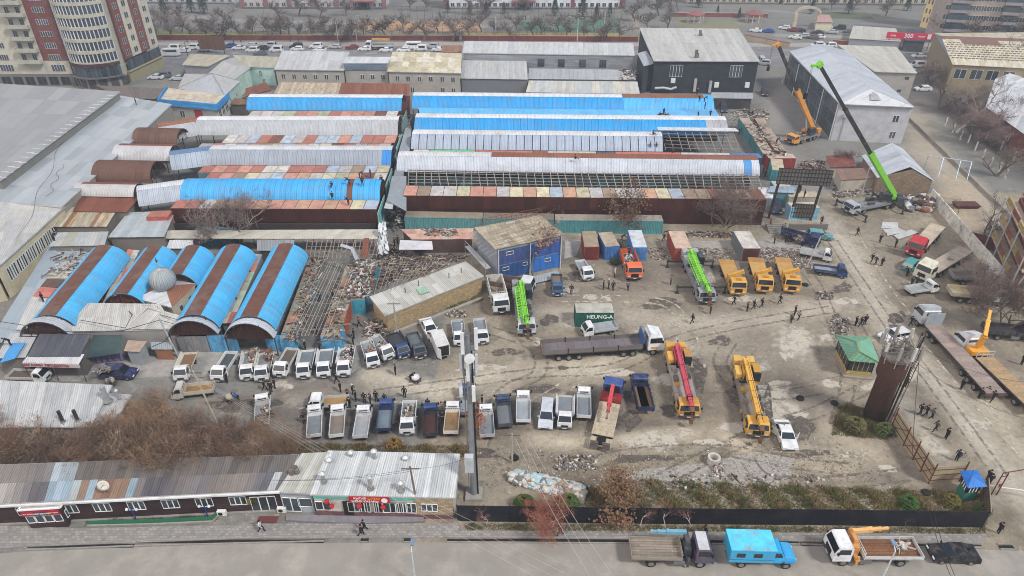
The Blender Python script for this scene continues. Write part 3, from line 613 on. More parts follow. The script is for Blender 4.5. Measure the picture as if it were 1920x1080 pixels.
# right column of containers by the orange crane
def cline(label,p,q,col,off=0.0,z=0,**k):   # container along line p->q (ground px of its left side)
 a,b = P(*p,z),P(*q,z); d,l = V2(a,b); n = Vector((d.y,-d.x,0)); c = a + n*(1.22+off)
 return container(label, c.x, c.y, math.atan2(d.y, d.x), round(l, 2), col, z, **k)
cline('debris-topped teal container, nearer one on the left side of the crane alley',(1426,309),(1404,272),'4d8f94',roof='a89c8c',doorcol='6b2c28')
cline('debris-topped teal container, farther one on the left side of the crane alley',(1403,271),(1382,240),'4d9298',roof='a2968a',doorcol='6b2c28')
cline('maroon-ended container alongside the far teal one, right column',(1448,303),(1410,240),'6c322c',roof='9c9082')
clong('red container lying crosswise below the teal pair by the crane alley',(1437,318),(1488,318),'8c3a34',roof='b4a697')
cline('teal container with broken boards on its roof, behind the billboard frame',(1443,340),(1440,318),'4a9aa0',roof='b3a994',doorcol='4a9aa0')
clong('teal box with a cream roof behind the billboard posts',(1447,372),(1478,372),'62a4b0',roof='b8b2a0')
clong('pale blue container under the billboard frame',(1478,413),(1531,413),'7aa8bd',roof='c0bab0')
clong('long beige-roofed container on which two men stand behind the billboard',(1475,392),(1532,392),'a39c8c',roof='b5a992')
container('white container beside the right end of the brown row',*P(1434,395).xy,R(80),5,'9ba6ae',0,roof='c4c8ca')
# lean-to roofs of the left front: pale awning under brown row
t = thing('awning','long pale metal awning below the brown containers of the left block','awning',(-55,106,0),world=True)
sheets(t,P(225,447,2.9),P(708,448,2.9),P(716,430,3.3),P(320,432,3.3),34,'b5b1a4','sheet',.05)
for i in range(12): x = lerp(-62,-24,i/11); m = MB(); m.box(x-.05,x+.05,103.6,103.7,0,2.85); m.build('post','rusty',t,'5e554d')
m = MB(); m.box(-63, -24, 106.8, 107, 0, 2.6); m.build('wall', 'container', t, '3f3a3a')
# ================================================================ buildings
def PP(t): return P(t[0], t[1], t[2])
def inset(q, k=.25):
 cx = sum(p.x for p in q)/len(q); cy = sum(p.y for p in q)/len(q); o = []
 for p in q:
  v = Vector((cx-p.x, cy-p.y, 0)); l = v.length; o.append(p + v*(k*1.4/l))
 return o
def bld(label,fl,fr,br,bl,n,rcol,wcol,wmat='plaster',rmat='sheet',rows=1,wins=(),cat='building',name='building',over=.25,cols=None,jit=.03,z0=0,nx=2,frame='dcdcd8',group=None):
 q = [PP(t) for t in (fl,fr,br,bl)]; c = (q[0]+q[1])/2; t = thing(name,label,cat,(c.x,c.y,0),world=True,group=group)
 sheets(t, q[0], q[1], q[2], q[3], n, rcol, rmat, rows=rows, cols=cols, jit=jit)
 w = inset(q,over); walls(t,[(p.x,p.y) for p in w],z0,[p.z-.09 for p in w],wcol,wmat)
 m = MB()
 for i in range(4):
  p, r = q[i], q[(i+1) % 4]; m.beam(p-Vector((0, 0, .1)), r-Vector((0, 0, .1)), .12, .16)
 m.build('eaves', 'metal', t, 'b5b5b3')
 for side,fs,z,ww,hh in wins: winrow(t,w[side],w[(side+1) % 4],z,ww,hh,[f*(w[(side+1) % 4].xy-w[side].xy).length for f in fs],nx=nx,frame=frame)
 return t, w
def face(root, pts, col, mat='sheet', t=.07, name='roof_panel', uv=None):
 m = MB(); v = [PP(p) if len(p) == 3 and not isinstance(p, Vector) else p for p in pts]
 if uv is None: e = (v[-1]-v[0]); l = math.hypot(e.x, e.y) or 1; uv = (e.x/l, e.y/l)
 m.slab(v, t, 0, uv); return m.build(name, mat, root, col)
def gable(label,fl,fr,rr,rl,br,bl,n,rcol,wcol,wmat='plaster',rmat='sheet',cat='house',name='house',wins=(),cols=None,gcol=None,rows=1):
 "fl fr front eave, rl rr ridge, bl br back eave"
 q = [PP(t) for t in (fl,fr,rr,rl,br,bl)]; c = (q[0]+q[1])/2; t = thing(name,label,cat,(c.x,c.y,0),world=True)
 sheets(t,q[0],q[1],q[2],q[3],n,rcol,rmat,cols=cols,rows=rows); sheets(t,q[4],q[5],q[3],q[2],n,rcol,rmat,cols=cols,rows=rows)
 w = inset([q[0],q[1],q[4],q[5]],.3); walls(t,[(p.x,p.y) for p in w],0,[min(p.z,q[0].z)-.1 for p in w],wcol,wmat)
 for a, b, r in ((w[1], w[2], q[2]), (w[3], w[0], q[3])):
  m = MB(); k = Vector(((a.x+b.x)/2,(a.y+b.y)/2,r.z-.12)); rt = r.copy(); rt.z -= .12; ins = (Vector((c.x,w[0].lerp(w[2],.5).y,0))-Vector((rt.x,rt.y,0))).normalized()*.35
  rt = rt + Vector((ins.x,ins.y,0)); a2 = Vector((a.x,a.y,q[0].z-.12)); b2 = Vector((b.x,b.y,q[0].z-.12)); o = Vector((ins.x,ins.y,0))*.3
  m.add([a2,b2,rt,a2+o,b2+o,rt+o],[(0,1,2),(5,4,3),(0,3,4,1),(1,4,5,2),(2,5,3,0)]); m.build('gable',wmat if not gcol else 'plaster',t,gcol or wcol)
 for side,fs,z,ww,hh in wins: winrow(t,w[side],w[(side+1) % 4],z,ww,hh,[f*(w[(side+1) % 4].xy-w[side].xy).length for f in fs])
 return t, w
# --- big grey flat roofs on the left
bld('huge low grey sheet roof filling the upper left corner, dashed white marks along its edge',(-330,372,8.6),(0,338,8),(225,172,8),(-130,148,9.5),16,'a9a9a8','77756f',rmat='membrane',rows=6,cat='hall',name='market_hall',cols=['8b8d8e','878889','909190'],jit=.01)
t,w_ = bld('lower flat grey roof between the huge roof and the small rusty vaults',(-60,372,6.2),(115,388,6),(322,196,6),(215,178,6.2),9,'a5abb0','8b867c',rmat='membrane',rows=9,cat='hall',name='market_hall',cols=['9da3a7','989ea2','90969a','a1a6a9'],jit=.01)
m = MB()     # skylight slots and roof-edge marks
for i in range(22):
 a = P(6,334,8.08).lerp(P(219,175,8.08),i/22); m.box(a.x-.9,a.x+.5,a.y+.2,a.y+.36,8.1,8.13); m.box(a.x-2.1,a.x-.7,a.y+.6,a.y+.76,8.1,8.13)
m.build('edge_mark','plaster',[o for o in S.objects if o.get('label','').startswith('huge low')][0],'d5d5d3')
t,w_ = bld('grey corrugated roof over a cream wall with long white windows, left edge',(-10,503,5.6),(0,497,5.6),(122,388,5.6),(-30,372,6.0),3,'b0b0ad','b9ae93',rmat='sheet',rows=8,cat='building',cols=['b4b4b2','acacaa','b8b6b0'],jit=.02)
A, B = w_[1], w_[2]; L = (B.xy-A.xy).length
bld('grey corrugated roof continuing out of frame at the left edge',(-260,560,5.6),(-12,505,5.6),(-32,372,6.0),(-260,380,6.0),8,'b0b0ad','b9ae93',rows=6,over=.1)
for k, f in enumerate((.02, .16, .30, .44, .58, .72, .86)):
 for j in range(3): window(t,A,B,L*(f+.035+j*.033),2.2,1.0,2.2,nx=2,frame='dfe0dd',pane='glass' if j == 1 or k % 2 else 'window_pane')
# low roofs at the foot of that wall
bld('blue-grey flat roof strip under the white windows, leftmost',(-20,640,2.9),(60,640,2.9),(180,470,2.9),(96,455,2.9),4,'8d989f','77736c',rmat='membrane',rows=6,cols=['8d989f','929ca2','87929a'],jit=.01,cat='flat roof')
for lab,pts,col in (('white patched roof sheets beside the leftmost diagonal vault',[(30,618),(66,622),(88,560),(60,556)],'b5b3ae'),('salmon roof patch between flat roof and diagonal vault',[(60,556),(92,558),(106,540),(76,538)],'bd7265'),('dark brown roof patch above the salmon one',[(76,537),(108,539),(122,524),(88,523)],'5c4840'),('cream weathered roof patch with dark stains above the brown one',[(86,522),(126,522),(138,508),(98,508)],'b0aa98'),('pale grey roof patch near the back of the leftmost diagonal vault',[(100,506),(142,506),(158,488),(118,488)],'a9a9a8')):
 q = [P(x,y,3.1) for x,y in pts]; t = thing('low_roof',lab,'low roof',(q[0].x,q[0].y,0),world=True,group='patched low roofs'); sheets(t,*q,3,col,'sheet',rows=2); m = MB(); m.prism([(p.x,p.y) for p in inset(q,.2)],0,3.0); m.build('wall','plaster',t,'7d766d')
# roofs at the left end of the market rows
def low(label,pts,z,n,col,mat='sheet',wall='77706a',rows=1,cols=None,cat='low roof',wmat='plaster',jit=.03):
 q = [P(p[0],p[1],p[2] if len(p) > 2 else z) for p in pts]; t = thing('low_roof',label,cat,(q[0].x,q[0].y,0),world=True); sheets(t,*q,n,col,mat,rows=rows,cols=cols,jit=jit)
 w = inset(q,.25); walls(t,[(p.x,p.y) for p in w],0,[p.z-.08 for p in w],wall,wmat); return t
low('rust-red sheet roof with a yellow-stained edge above the striped rusty roof',[(136,396),(238,398),(262,370),(152,366)],4.6,9,'7a4836','sheet_rusty')
low('pale roof streaked with rust, black shadow under its front edge',[(100,425),(200,425),(222,390),(128,388)],4.4,12,'a89c84','sheet_rusty',cols=['b3aa92','a58d6c','aca48e','8e6a4c'])
low('long pale grey ribbed roof with a rusty right corner below the streaked roof',[(92,462),(196,460),(204,434),(108,436)],4.0,10,'a7aaa8',cols=['a7aaa8','a09f90','b0b0aa'])
low('grey ribbed roof sloping between the stained green corner and the small red container',[(202,445),(308,444),(330,395),(240,398)],3.8,12,'a6adb0',cols=['a6adb0','a0a8aa'])
clong('small red container with white end and striped roof beside the brown front row',(282,432),(322,431),'a8564e',z=2.0,roof='9c6a58')
low('white low roof between the front blue vault end and the diagonal vaults',[(312,466),(362,466),(362,450),(318,450)],3.2,6,'c4c5c6')
clong('turquoise market container behind the diagonal vaults',(365,462),(440,464),'3a7f96',roof='4a8aa0')
low('dark grey canopy roof behind the rightmost diagonal vault',[(482,470),(552,470),(552,450),(482,450)],3.0,8,'8c9093',wall='3c3b3d')
# strips of container roofs between the diagonal vaults
for lab,pts,z,cols in (('strip of salmon and grey stall roofs between the first two diagonal vaults',[(178,600),(196,600),(262,470),(240,468)],3.0,['b97568','9ba3ad','b5b3ae','a8a093']),
       ('strip of red and cream stall roofs between the last two diagonal vaults',[(415,606),(436,606),(492,478),(472,476)],3.0,['ab6257','b3ac9a','8f97a0','bd7d6c','9fae96']),
       ('strip of stall roofs between the dome house and the fourth diagonal vault',[(318,575),(345,575),(392,490),(380,488)],3.0,['b0aa9b','9a9588','a8a8a4'])):
 low(lab, pts, z, 2, 'aaa', rows=7, cols=cols, mat='box_roof', wall='6c757a')
# --- blue-trimmed house
t,w_ = bld('flat tan-roofed house with a stepped blue parapet and red poster',(298,190,4.8),(406,200,4.7),(428,179,4.8),(316,165,5.0),8,'b3aa99','aeaca4',rmat='box_roof',rows=3,wins=[(0,(.35,),1.2,1.4,1.6),(1,(.2,.5,.8),1.2,1.6,2.2)],cat='house',name='house')
m = MB(); A,B = PP((296,191,4.7)),PP((407,201,4.7)); Cc = PP((430,178,4.8)); D = PP((314,166,4.7))
for p,r,z0,z1 in ((A,B,3.9,5.5),(B,Cc,3.9,5.5),(D,A,4.0,5.4)): m.beam(Vector((p.x,p.y,(z0+z1)/2)),Vector((r.x,r.y,(z0+z1)/2)),.15,z1-z0)
m.build('parapet', 'siding', t, '3f9de0')
window(t,w_[0],w_[1],10.2,.8,2.2,2.6,nx=1,frame='8c1f2a',pane='sign'); kids_ = [o for o in t.children if o.name.startswith('window')][-1]; kids_.name = 'poster'; kids_.children[0].color = C('a03038'); text('GSM',.6,kids_,(0,-.1,1.8),0,'d8d0d0')
# --- hip-roofed house and neighbours
def hip(label, ev, rg_, z, cols, wcol, cat='house', name='house', wins=()):
 "ev: 4 eave px corners (front-left first, ccw), rg_: 2 ridge px (with z)"
 E = [PP((x,y,z)) for x,y in ev]; r0,r1 = PP(rg_[0]),PP(rg_[1]); c = (E[0]+E[1])/2; t = thing(name,label,cat,(c.x,c.y,0),world=True)
 sheets(t,E[0],E[1],r1,r0,14,cols[0]); sheets(t,E[2],E[3],r0,r1,14,cols[0]); face(t,[E[1],E[2],r1],cols[1]); face(t,[E[3],E[0],r0],cols[1])
 w = inset(E, .3); walls(t, [(p.x, p.y) for p in w], 0, z-.1, wcol)
 m = MB(); m.beam(r0+Vector((0, 0, .08)), r1+Vector((0, 0, .08)), .25, .1)
 for a,b in ((E[0],r0),(E[3],r0),(E[1],r1),(E[2],r1)): m.beam(a+Vector((0,0,.06)),b+Vector((0,0,.06)),.2,.08)
 m.build('ridge_cap', 'metal', t, '8f9396')
 for side,fs,zz,ww,hh in wins: winrow(t,w[side],w[(side+1) % 4],zz,ww,hh,[f*(w[(side+1) % 4].xy-w[side].xy).length for f in fs])
 return t, w
hip('grey hip-roofed mint house behind the blue-trimmed one',[(333,166),(421,180),(451,152),(346,138)],[(392,139,6.6),(398,138,6.6)],4.4,['a1a5a9','a9aaa9'],'a7c0b4',wins=[(1,(.3,.7),1.2,1.1,1.4)])
gable('pale gabled mint house wing between the hip roof and the two-storey block',(390,138,5),(440,150,5),(462,133,5),(418,114,6.8),(470,128,5),(444,106,5),8,'a9a9a6','a9c4b9',wins=[])
bld('weathered tan roof with a concrete wall, left of the mint house',(342,121,4.8),(390,124,4.8),(430,104,5.2),(357,101,5.2),8,'b0a892','85858a',rows=2)
bld('mint-green walled house with a tan roof beside the two-storey block',(452,124,5.2),(514,127,5.2),(526,107,5.6),(437,103,5.6),9,'aaa793','a5c4bc',rows=2,wins=[(0,(.55,),2.6,.8,1.6),(0,(.62,),.4,.7,1.4)])
low('small rust-brown roofed shed before the mint house',[(460,181),(510,168),(498,154),(460,166)],3.2,6,'7a4c3c','sheet_rusty',wall='9c8c80')
low('brown roof heap beside the blue-trimmed house',[(430,196),(464,196),(462,186),(440,184)],2.8,4,'80604a','sheet_rusty',wall='55504c')
low('long dark brown sheet roof along the foot of the apartment tower',[(228,183),(290,186),(318,166),(180,160)],3.0,14,'6b625f',wall='55504e')
# rusty ribbed roof, row behind the rear left vault
low('long ribbed roof, striped cream on the left and rust-brown on the right',[(513,176),(768,180),(769,157),(524,154)],5.2,44,'8a5842','sheet_rusty',wall='6a3a34',cols=['855540','7d4e3c'])
rs = [o for o in S.objects if o.name.startswith('roof_sheet') and o.parent and o.parent.get('label','').startswith('long ribbed roof')]
for i, o in enumerate(rs[:21]): o.color = C('b8ab92' if i % 2 else 'a89a88');
# --- two-storey block
F7 = [(.06+.105*i) for i in range(9)]
t,w_ = bld('left part of the long two-storey block, smooth grey roof and arched windows',(514,130,6.4),(645,132,6.4),(655,97,7.8),(529,95,7.8),16,'b3b5b5','a19c94',wins=[(0,(.1,.26,.42,.58,.74,.9),3.7,1.1,1.4)],rows=2)
t,w_ = bld('middle part of the two-storey block with blue-grey cladding under a high white roof',(642,118,8.2),(727,118,8.2),(733,107,8.6),(650,106,8.6),9,'bfc4c6','9f9a92',wins=[(0,(.4,.64,.88),3.6,1.1,1.4)])
m = MB(); a,b = w_[0],w_[1]; m.beam((a.x+.2,a.y-.12,7.2),(b.x-.2,b.y-.12,7.2),.1,1.9); m.build('cladding','siding',t,'6f8090')
t,w_ = bld('right part of the two-storey block with a patched cream tile roof',(726,134,6.3),(864,137,6.3),(866,100,7.8),(736,97,7.8),11,'b5ad92','a49e95',rows=4,wins=[(0,(.12,.27,.43,.59,.75,.9),3.7,1.1,1.4),(0,(.32,.75,.9),.6,1.1,1.5)],rmat='box_roof',cols=['b5ad92','b0a98f','bcb59c','c2beae'])
# outside stair of the two-storey block
t = thing('outside_stair','grey outside staircase climbing the two-storey block to a landing','staircase',P(600,172),world=True)
a, b = P(590, 166), P(622, 166); m = MB()
m.beam((a.x,a.y,.2),(b.x,b.y,3.2),1.3,.25); m.box(b.x,b.x+8,b.y-.7,b.y+.7,3.1,3.3); m.build('flight','concrete',t,'8c9092'); m = MB()
for dy in (-.65, .65): m.beam((a.x, a.y+dy, 1.2), (b.x, b.y+dy, 4.2), .08)
m.beam((b.x,b.y-.65,4.2),(b.x+8,b.y-.65,4.2),.08); m.build('railing','metal',t,'a2acb2')
m = MB(); m.box(b.x+.3,b.x+3.2,b.y-.6,b.y-.5,3.3,5.6); m.build('screen','plaster',t,'a8c0cc')
# --- sheds right of it
t,w_ = bld('long grey-walled shed with a white roof and four dark windows',(867,99,7.8),(1190,104,7.8),(1187,81,8.6),(871,77,8.6),34,'b9bbba','8b8e92',wins=[(0,(.46,.58,.705,.825),4.2,2.0,2.2)],nx=3,frame='5c5250',wmat='siding')
low('grey corrugated roof of the shed annex on the left, red cloths below',[(863,147,4.6),(990,149,4.6),(987,111,5.8),(868,109,5.8)],5,22,'aeb0ae',wall='6f7276',cat='shed roof')
low('grey lean-to strip roof under the four dark windows',[(990,148,4.2),(1192,150,4.2),(1190,131,4.6),(992,128,4.6)],4.2,26,'a3a5a8',wall='55565a',cat='shed roof')
low('pale awning roof with cream panels behind the rearmost blue vault',[(986,173,3.4),(1200,176,3.4),(1195,153,3.9),(992,151,3.9)],3.5,26,'b5b8b6',wall='4c4b4d',cat='shed roof',cols=['b5b8b6','b5b8b6','b5b8b6','c4c0b2'])
low('small rusty roof beside the long shed near the avenue',[(826,98,5),(866,99,5),(866,85,5.4),(830,85,5.4)],5,6,'8a6a55','sheet_rusty',wall='77706a')
# --- black building
t,w_ = bld('tall black-walled building under a wide pale roof with two chimneys',(1226,114,9),(1425,115,9),(1385,54,9.6),(1199,52,9.6),20,'b4b3ae','2b3138',rows=2,wins=[(0,(.22,.8),4.6,3.4,3.2)],nx=4,wmat='siding',over=.3,cols=['b6b5b0','b1b0ab'])
for px,py in ((1312,68),(1305,106)): a = P(px,py,9.4); m = MB(); m.box(a.x-.35,a.x+.35,a.y-.3,a.y+.3,8.8,11.2); m.box(a.x+.3,a.x+.7,a.y-.2,a.y+.2,8.8,10.4); m.build('chimney','rusty',t,'6c6460')
a = w_[0]; b = w_[1]; m = MB()
for f,z0,z1 in ((.42,.6,4.2),(.57,.4,3.6)): p = a.lerp(b,f); m.box(p.x-.35,p.x+.35,p.y-.5,p.y-.05,z0,z1)
p = a.lerp(b,.08); m.tube([(p.x-1.5,p.y-.6,1.6),(p.x+1,p.y-.6,1.7),(p.x+3,p.y-.6,1.3),(p.x+4.5,p.y-.6,1.9)],.35,8); m.build('duct','metal',t,'b5b8ba')
m = MB()
for f in (.2,.63,.93): p = a.lerp(b,f); m.box(p.x-.6,p.x+.6,p.y-.45,p.y-.05,3 if f < .5 else 1.8,4.2 if f < .5 else 3.2)
m.build('air_conditioner', 'plaster', t, 'd0d2d0')
low('narrow black annex tower with a slanted grey roof left of the black building',[(1207,124,7.6),(1228,119,7.8),(1212,95,8.2),(1195,100,8.2)],7.6,3,'9ea4a8',wall='333a41',cat='annex',wmat='siding')
low('dark shopfront with a pale fascia at the foot of the black building',[(1334,184,2.9),(1412,185,2.9),(1412,174,3),(1334,173,3)],2.9,8,'9a9c9e',wall='34373b',cat='shopfront')
# --- white building with the glass side
t,w_ = bld('white-ended building with a long glazed side and a pale ridged roof',(1575,195,8.8),(1715,201,8.8),(1585,94,9.2),(1480,96,9.2),5,'b5bac0','b4b6ba',rows=10,over=.35,cols=['b7bcc2','b0b6bc'],wins=[(0,(.82,),5.0,1.3,1.6),(0,(.84,),1.2,1.3,1.6)],frame='d8d8da')
q = [PP(x) for x in ((1575,195,8.8),(1715,201,8.8),(1585,94,9.2),(1480,96,9.2))]; rf = (q[0]+q[1])/2; rb = (q[2]+q[3])/2; z = Vector((0,0,1.9)); R0 = rf.lerp(rb,.13)+z; R1 = rb+z
face(t,[q[0],q[1],R0],'c9ccce'); sheets(t,q[3],q[0],R0,R1,22,'b6bbc1',cols=['b7bcc2','b1b7bd']); sheets(t,q[1],q[2],R1,R0,22,'b0b5bb',cols=['b2b7bd','acb1b7'])
m = MB(); k = rf.lerp(rb,.05)+Vector((0,0,.8)); m.add([k+Vector((-1.2,-.8,0)),k+Vector((1.2,-.8,0)),k+Vector((0,-.8,1.2)),k+Vector((0,2,1.1))],[(0,1,2),(1,3,2),(0,2,3)]); m.build('dormer','sheet',t,'b9bbbd')
A,B = w_[3],w_[0]; L = (B.xy-A.xy).length; d,_ = V2(A,B); nn = Vector((-abs(d.y),-abs(d.x)*0,0)).normalized(); nn = Vector((d.y,-d.x,0)); nn = -nn if nn.x > 0 else nn
for j in range(3):
 for i in range(15):
  p,r = A+d*(.5+i*(L-1)/15),A+d*(.5+(i+.94)*(L-1)/15); m = MB(); z0 = .3+j*2.85; o_ = nn*.12
  m.add([Vector((p.x,p.y,z0))+o_,Vector((r.x,r.y,z0))+o_,Vector((r.x,r.y,z0+2.7))+o_,Vector((p.x,p.y,z0+2.7))+o_,Vector((p.x,p.y,z0)),Vector((r.x,r.y,z0)),Vector((r.x,r.y,z0+2.7)),Vector((p.x,p.y,z0+2.7))],[(0,1,2,3),(4,5,1,0),(3,2,6,7),(0,3,7,4),(1,5,6,2)]); m.build('glass_panel','window_pane',t)
m = MB()
for f in (.0,.25,.5,.75,1): p = A.lerp(B,f)+nn*.35; m.tube([(p.x,p.y,0),(p.x,p.y,8.7)],.12,6)
m.build('column', 'metal', t, 'c2c5c8')
m = MB(); p = w_[0].lerp(w_[1],.1); m.tube([(p.x+.3,p.y-.15,0),(p.x+.3,p.y-.15,6)],.1,6); m.box(p.x-.4,p.x+.6,p.y-.5,p.y-.1,5.6,6.5); m.build('air_conditioner','metal',t,'b8babc')
bld('low tan-roofed grey building behind the glazed one',(1640,134,7.5),(1720,137,7.5),(1681,88,8),(1570,84,8),12,'b5b2a8','a29d96',rows=3,wins=[(0,(.82,),5.6,1.0,.7),(0,(.72,),2.2,1.0,.7)],nx=2,frame='55504c')
# --- tile-roofed yellow building, top right
t,w_ = gable('ochre building with a white spotted tile roof and brown ridge',(1786,121,7.2),(1980,131,7.2),(1990,76,10.5),(1764,68,10.5),(2010,60,7.2),(1750,62,7.2),34,'c0b8a2','8f8468',rows=7,cols=['c4bca8','bdb59f','c6c0ae','b4a88c','c4bca8'],gcol='b9c0c6',wins=[(0,(.1,.26,.42,.58),3.4,3.0,2.6)])
m = MB(); A,B = PP((1786,121,7.2)),PP((1764,68,10.5)); E_ = PP((1980,131,7.2)); F_ = PP((1990,76,10.5))
for j in range(3, 11):
 for i in range(26):
  p = A.lerp(E_,(i+.5+(j % 2)*.5)/27).lerp(B.lerp(F_,(i+.5+(j % 2)*.5)/27),j/13)+Vector((0,0,.13)); m = MB(); m.box(p.x-.32,p.x+.32,p.y-.22,p.y+.22,p.z-.1,p.z+.04); m.build('gap_tile','concrete',t,'6a6154')
m = MB(); m.slab([A.lerp(B,.9)+Vector((0,0,.16)),E_.lerp(F_,.9)+Vector((0,0,.16)),F_+Vector((0,0,.16)),B+Vector((0,0,.16))],.05)
m.slab([A.lerp(B,.72).lerp(E_.lerp(F_,.72),.18)+Vector((0,0,.17)),A.lerp(B,.72).lerp(E_.lerp(F_,.72),.5)+Vector((0,0,.17)),A.lerp(B,.9).lerp(E_.lerp(F_,.9),.47)+Vector((0,0,.17)),A.lerp(B,.9).lerp(E_.lerp(F_,.9),.15)+Vector((0,0,.17))],.05); m.build('brown_roofing','concrete',t,'70554c')
gable('red brick building with a shiny patched metal roof at the right edge',(1848,200,5),(1935,262,5),(1965,215,7.6),(1866,148,7.6),(1990,190,5),(1900,135,5),18,'c4c8cc','7d3c38',wmat='bricks',rows=2,cols=['c9ccd0','b5b9bd','d0d2d4'],wins=[(0,(.2,.4,.6),1.4,1.4,1.6)])
# --- little house by the green crane
t = thing('house','small house with a grey metal roof and mud-brick gable by the lime crane','house',P(1648,360),world=True)
ev = [PP((x,y,3.4)) for x,y in ((1645,334),(1752,340),(1692,278),(1616,292))]; r0,r1 = PP((1707,313,5.4)),PP((1672,268,5.4))
sheets(t,ev[3],ev[0],r0,r1,9,'b0b6bc',cols=['b2b8be','adb3ba']); sheets(t,ev[1],ev[2],r1,r0,9,'b6bbc0')
w = inset(ev,.3); walls(t,[(p.x,p.y) for p in w],0,3.35,'8a7762','bricks'); m = MB(); a,b = w[0],w[1]; k = r0+Vector((-.1,.5,-.1)); m.add([(a.x,a.y,3.3),(b.x,b.y,3.3),(k.x,(a.y+b.y)/2,k.z),(a.x,a.y+.3,3.3),(b.x,b.y+.3,3.3),(k.x,(a.y+b.y)/2+.3,k.z)],[(0,1,2),(5,4,3),(0,3,4,1),(1,4,5,2),(2,5,3,0)]); m.build('gable','bricks',t,'8a7762')
low('low shed with a brown flat roof left of the small grey-roofed house',[(1577,338,2.6),(1644,333,2.6),(1640,314,2.6),(1566,317,2.6)],2.6,5,'7a6258','box_roof',wall='b0a898')
low('half-collapsed walls with a maroon floor behind the low shed',[(1556,314,2.2),(1606,312,2.2),(1598,290,2.2),(1548,292,2.2)],2.2,3,'6b3a36','box_roof',wall='a89e90')
# --- brick store and two-storey blue container office in the middle
t,w_ = bld('long yellow brick store under a flat pale sheet roof, mid left of the yard',(722,592,3.1),(907,517,3.1),(873,490,3.2),(693,556,3.2),17,'b2b1a8','b39a74','bricks',rows=2,name='store_building',cat='store',cols=['b5b4ac','aeada4','bab9b1'])
m = MB()
for px,py in ((760,548),(785,535),(842,520),(865,510)): a = P(px,py,3.3); m.tube([(a.x,a.y,3.1),(a.x,a.y,4.1)],.08,6)
m.build('vent_pipe','rusty',t,'6c6258'); m = MB(); m.slab([P(x,y,3.34) for x,y in ((788,552),(806,546),(796,536),(780,541))],.05); m.build('green_patch','sheet',t,'93b5a0')
m = MB(); a,b = P(740,625),P(905,560); m.beam((a.x,a.y,.15),(b.x,b.y,.15),.5,.3); m.build('plinth','concrete',t,'8a857d')
t = thing('container_office','two-storey office of stacked blue containers under a ribbed tan roof','site office',P(920,523),world=True)
fl,fr,br,bl = PP((929,468,6.2)),PP((1059,440,6.2)),PP((1013,404,6.6)),PP((889,427,6.6))
sheets(t,fl,fr,br,bl,9,'a39883','plank_deck',rows=2,cols=['a59a85','9c917c','aca18c'])
w = inset([fl, fr, br, bl], .35); A, B = w[0], w[1]; d, L = V2(A, B)
for k,(c0,c1,z0,nm) in enumerate(((0,.5,.4,'2f5f9c'),(.5,1,.4,'2f6ab0'),(0,.5,3.1,'45598a'),(.5,1,3.1,'3a5c9c'))):
 n = 26; m = MB(); a,b = A.lerp(B,c0),A.lerp(B,c1); nn = Vector((d.y,-d.x,0)); nn = nn if nn.y < 0 else -nn; pts = []
 for i in range(n):
  for f,o_ in ((0,0),(.25,0),(.5,-.05),(.75,-.05)): p = a.lerp(b,(i+f)/n) + nn*(.12+o_); pts.append(p)
 q = len(pts); m.add([(p.x,p.y,z0) for p in pts]+[(p.x,p.y,z0+2.55) for p in pts],[(i,i+1,q+i+1,q+i) for i in range(q-1)]); m.build('container_side','container',t,nm)
walls(t, [(p.x, p.y) for p in w], 0, 6.1, '8a9098'); m = MB()
for f in (.01,.5,.99): p = A.lerp(B,f)+nn*.2; m.box(p.x-.09,p.x+.09,p.y-.09,p.y+.09,0,6)
m.build('corner_post', 'metal', t, 'c6c9cc')
for f,z0,ww in ((.18,4.7,1.3),(.75,4.9,1.2),(.78,1.9,1.1),(.12,2.0,1.1),(.42,2.1,.8)): window(t,A+nn*.16,B+nn*.16,L*f,z0,ww,.6,nx=1,frame='d5d8da')
text('K APU',.5,t,(A+d*2.2+nn*.2)+Vector((0,0,4.1)),math.atan2(d.y,d.x),'c8ccd0'); text('MSC',.5,t,(A+d*1.5+nn*.2)+Vector((0,0,1.1)),math.atan2(d.y,d.x),'c8ccd0')
m = MB()
for i in range(8): p = bl.lerp(fl,i/7)+Vector((-1.2,0,-1.4)); m.beam(p,p+Vector((1.3,0,.9)),.07)
p,q_ = bl+Vector((-1.2,0,-3.4)),fl+Vector((-1.2,0,-3.4)); m.beam(p,q_,.9,.12); m.beam(p+Vector((-.4,0,1)),q_+Vector((-.4,0,1)),.06)
for f in (0,.33,.66,1): p2 = p.lerp(q_,f)+Vector((-.4,0,0)); m.beam((p2.x,p2.y,0),(p2.x,p2.y,3.8),.08)
m.build('balcony', 'metal', t, 'a9a9a8'); m = MB()
a, b = bl+Vector((0, .3, .3)), br+Vector((0, .3, .3))
for i in range(14): p = a.lerp(b,i/13); m.beam(p-Vector((0,0,.9)),p+Vector((.3,0,1.0)),.06)
for z in (.1, .6, 1.1): m.beam(a+Vector((0, 0, z-.2)), b+Vector((0, 0, z-.2)), .06)
m.build('roof_railing', 'rusty', t, '6c4c40')
low('low stall with a torn pink roof left of the blue container office',[(772,449,2.7),(888,448,2.7),(888,428,2.7),(752,430,2.7)],2.7,6,'b38f7e','box_roof',wall='4f3a38',cat='stall',rows=2,cols=['b58f80','a59a8c','ba9a8a'])
m = MB(); m.slab([P(748,468,2.0),P(812,468,1.9),P(810,452,2.6),P(750,450,2.6)],.04); tag(m.build('tarpaulin','tarp',col='b3b2b5'),'sagging white tarpaulin canopy under the torn pink stall roof','tarpaulin')
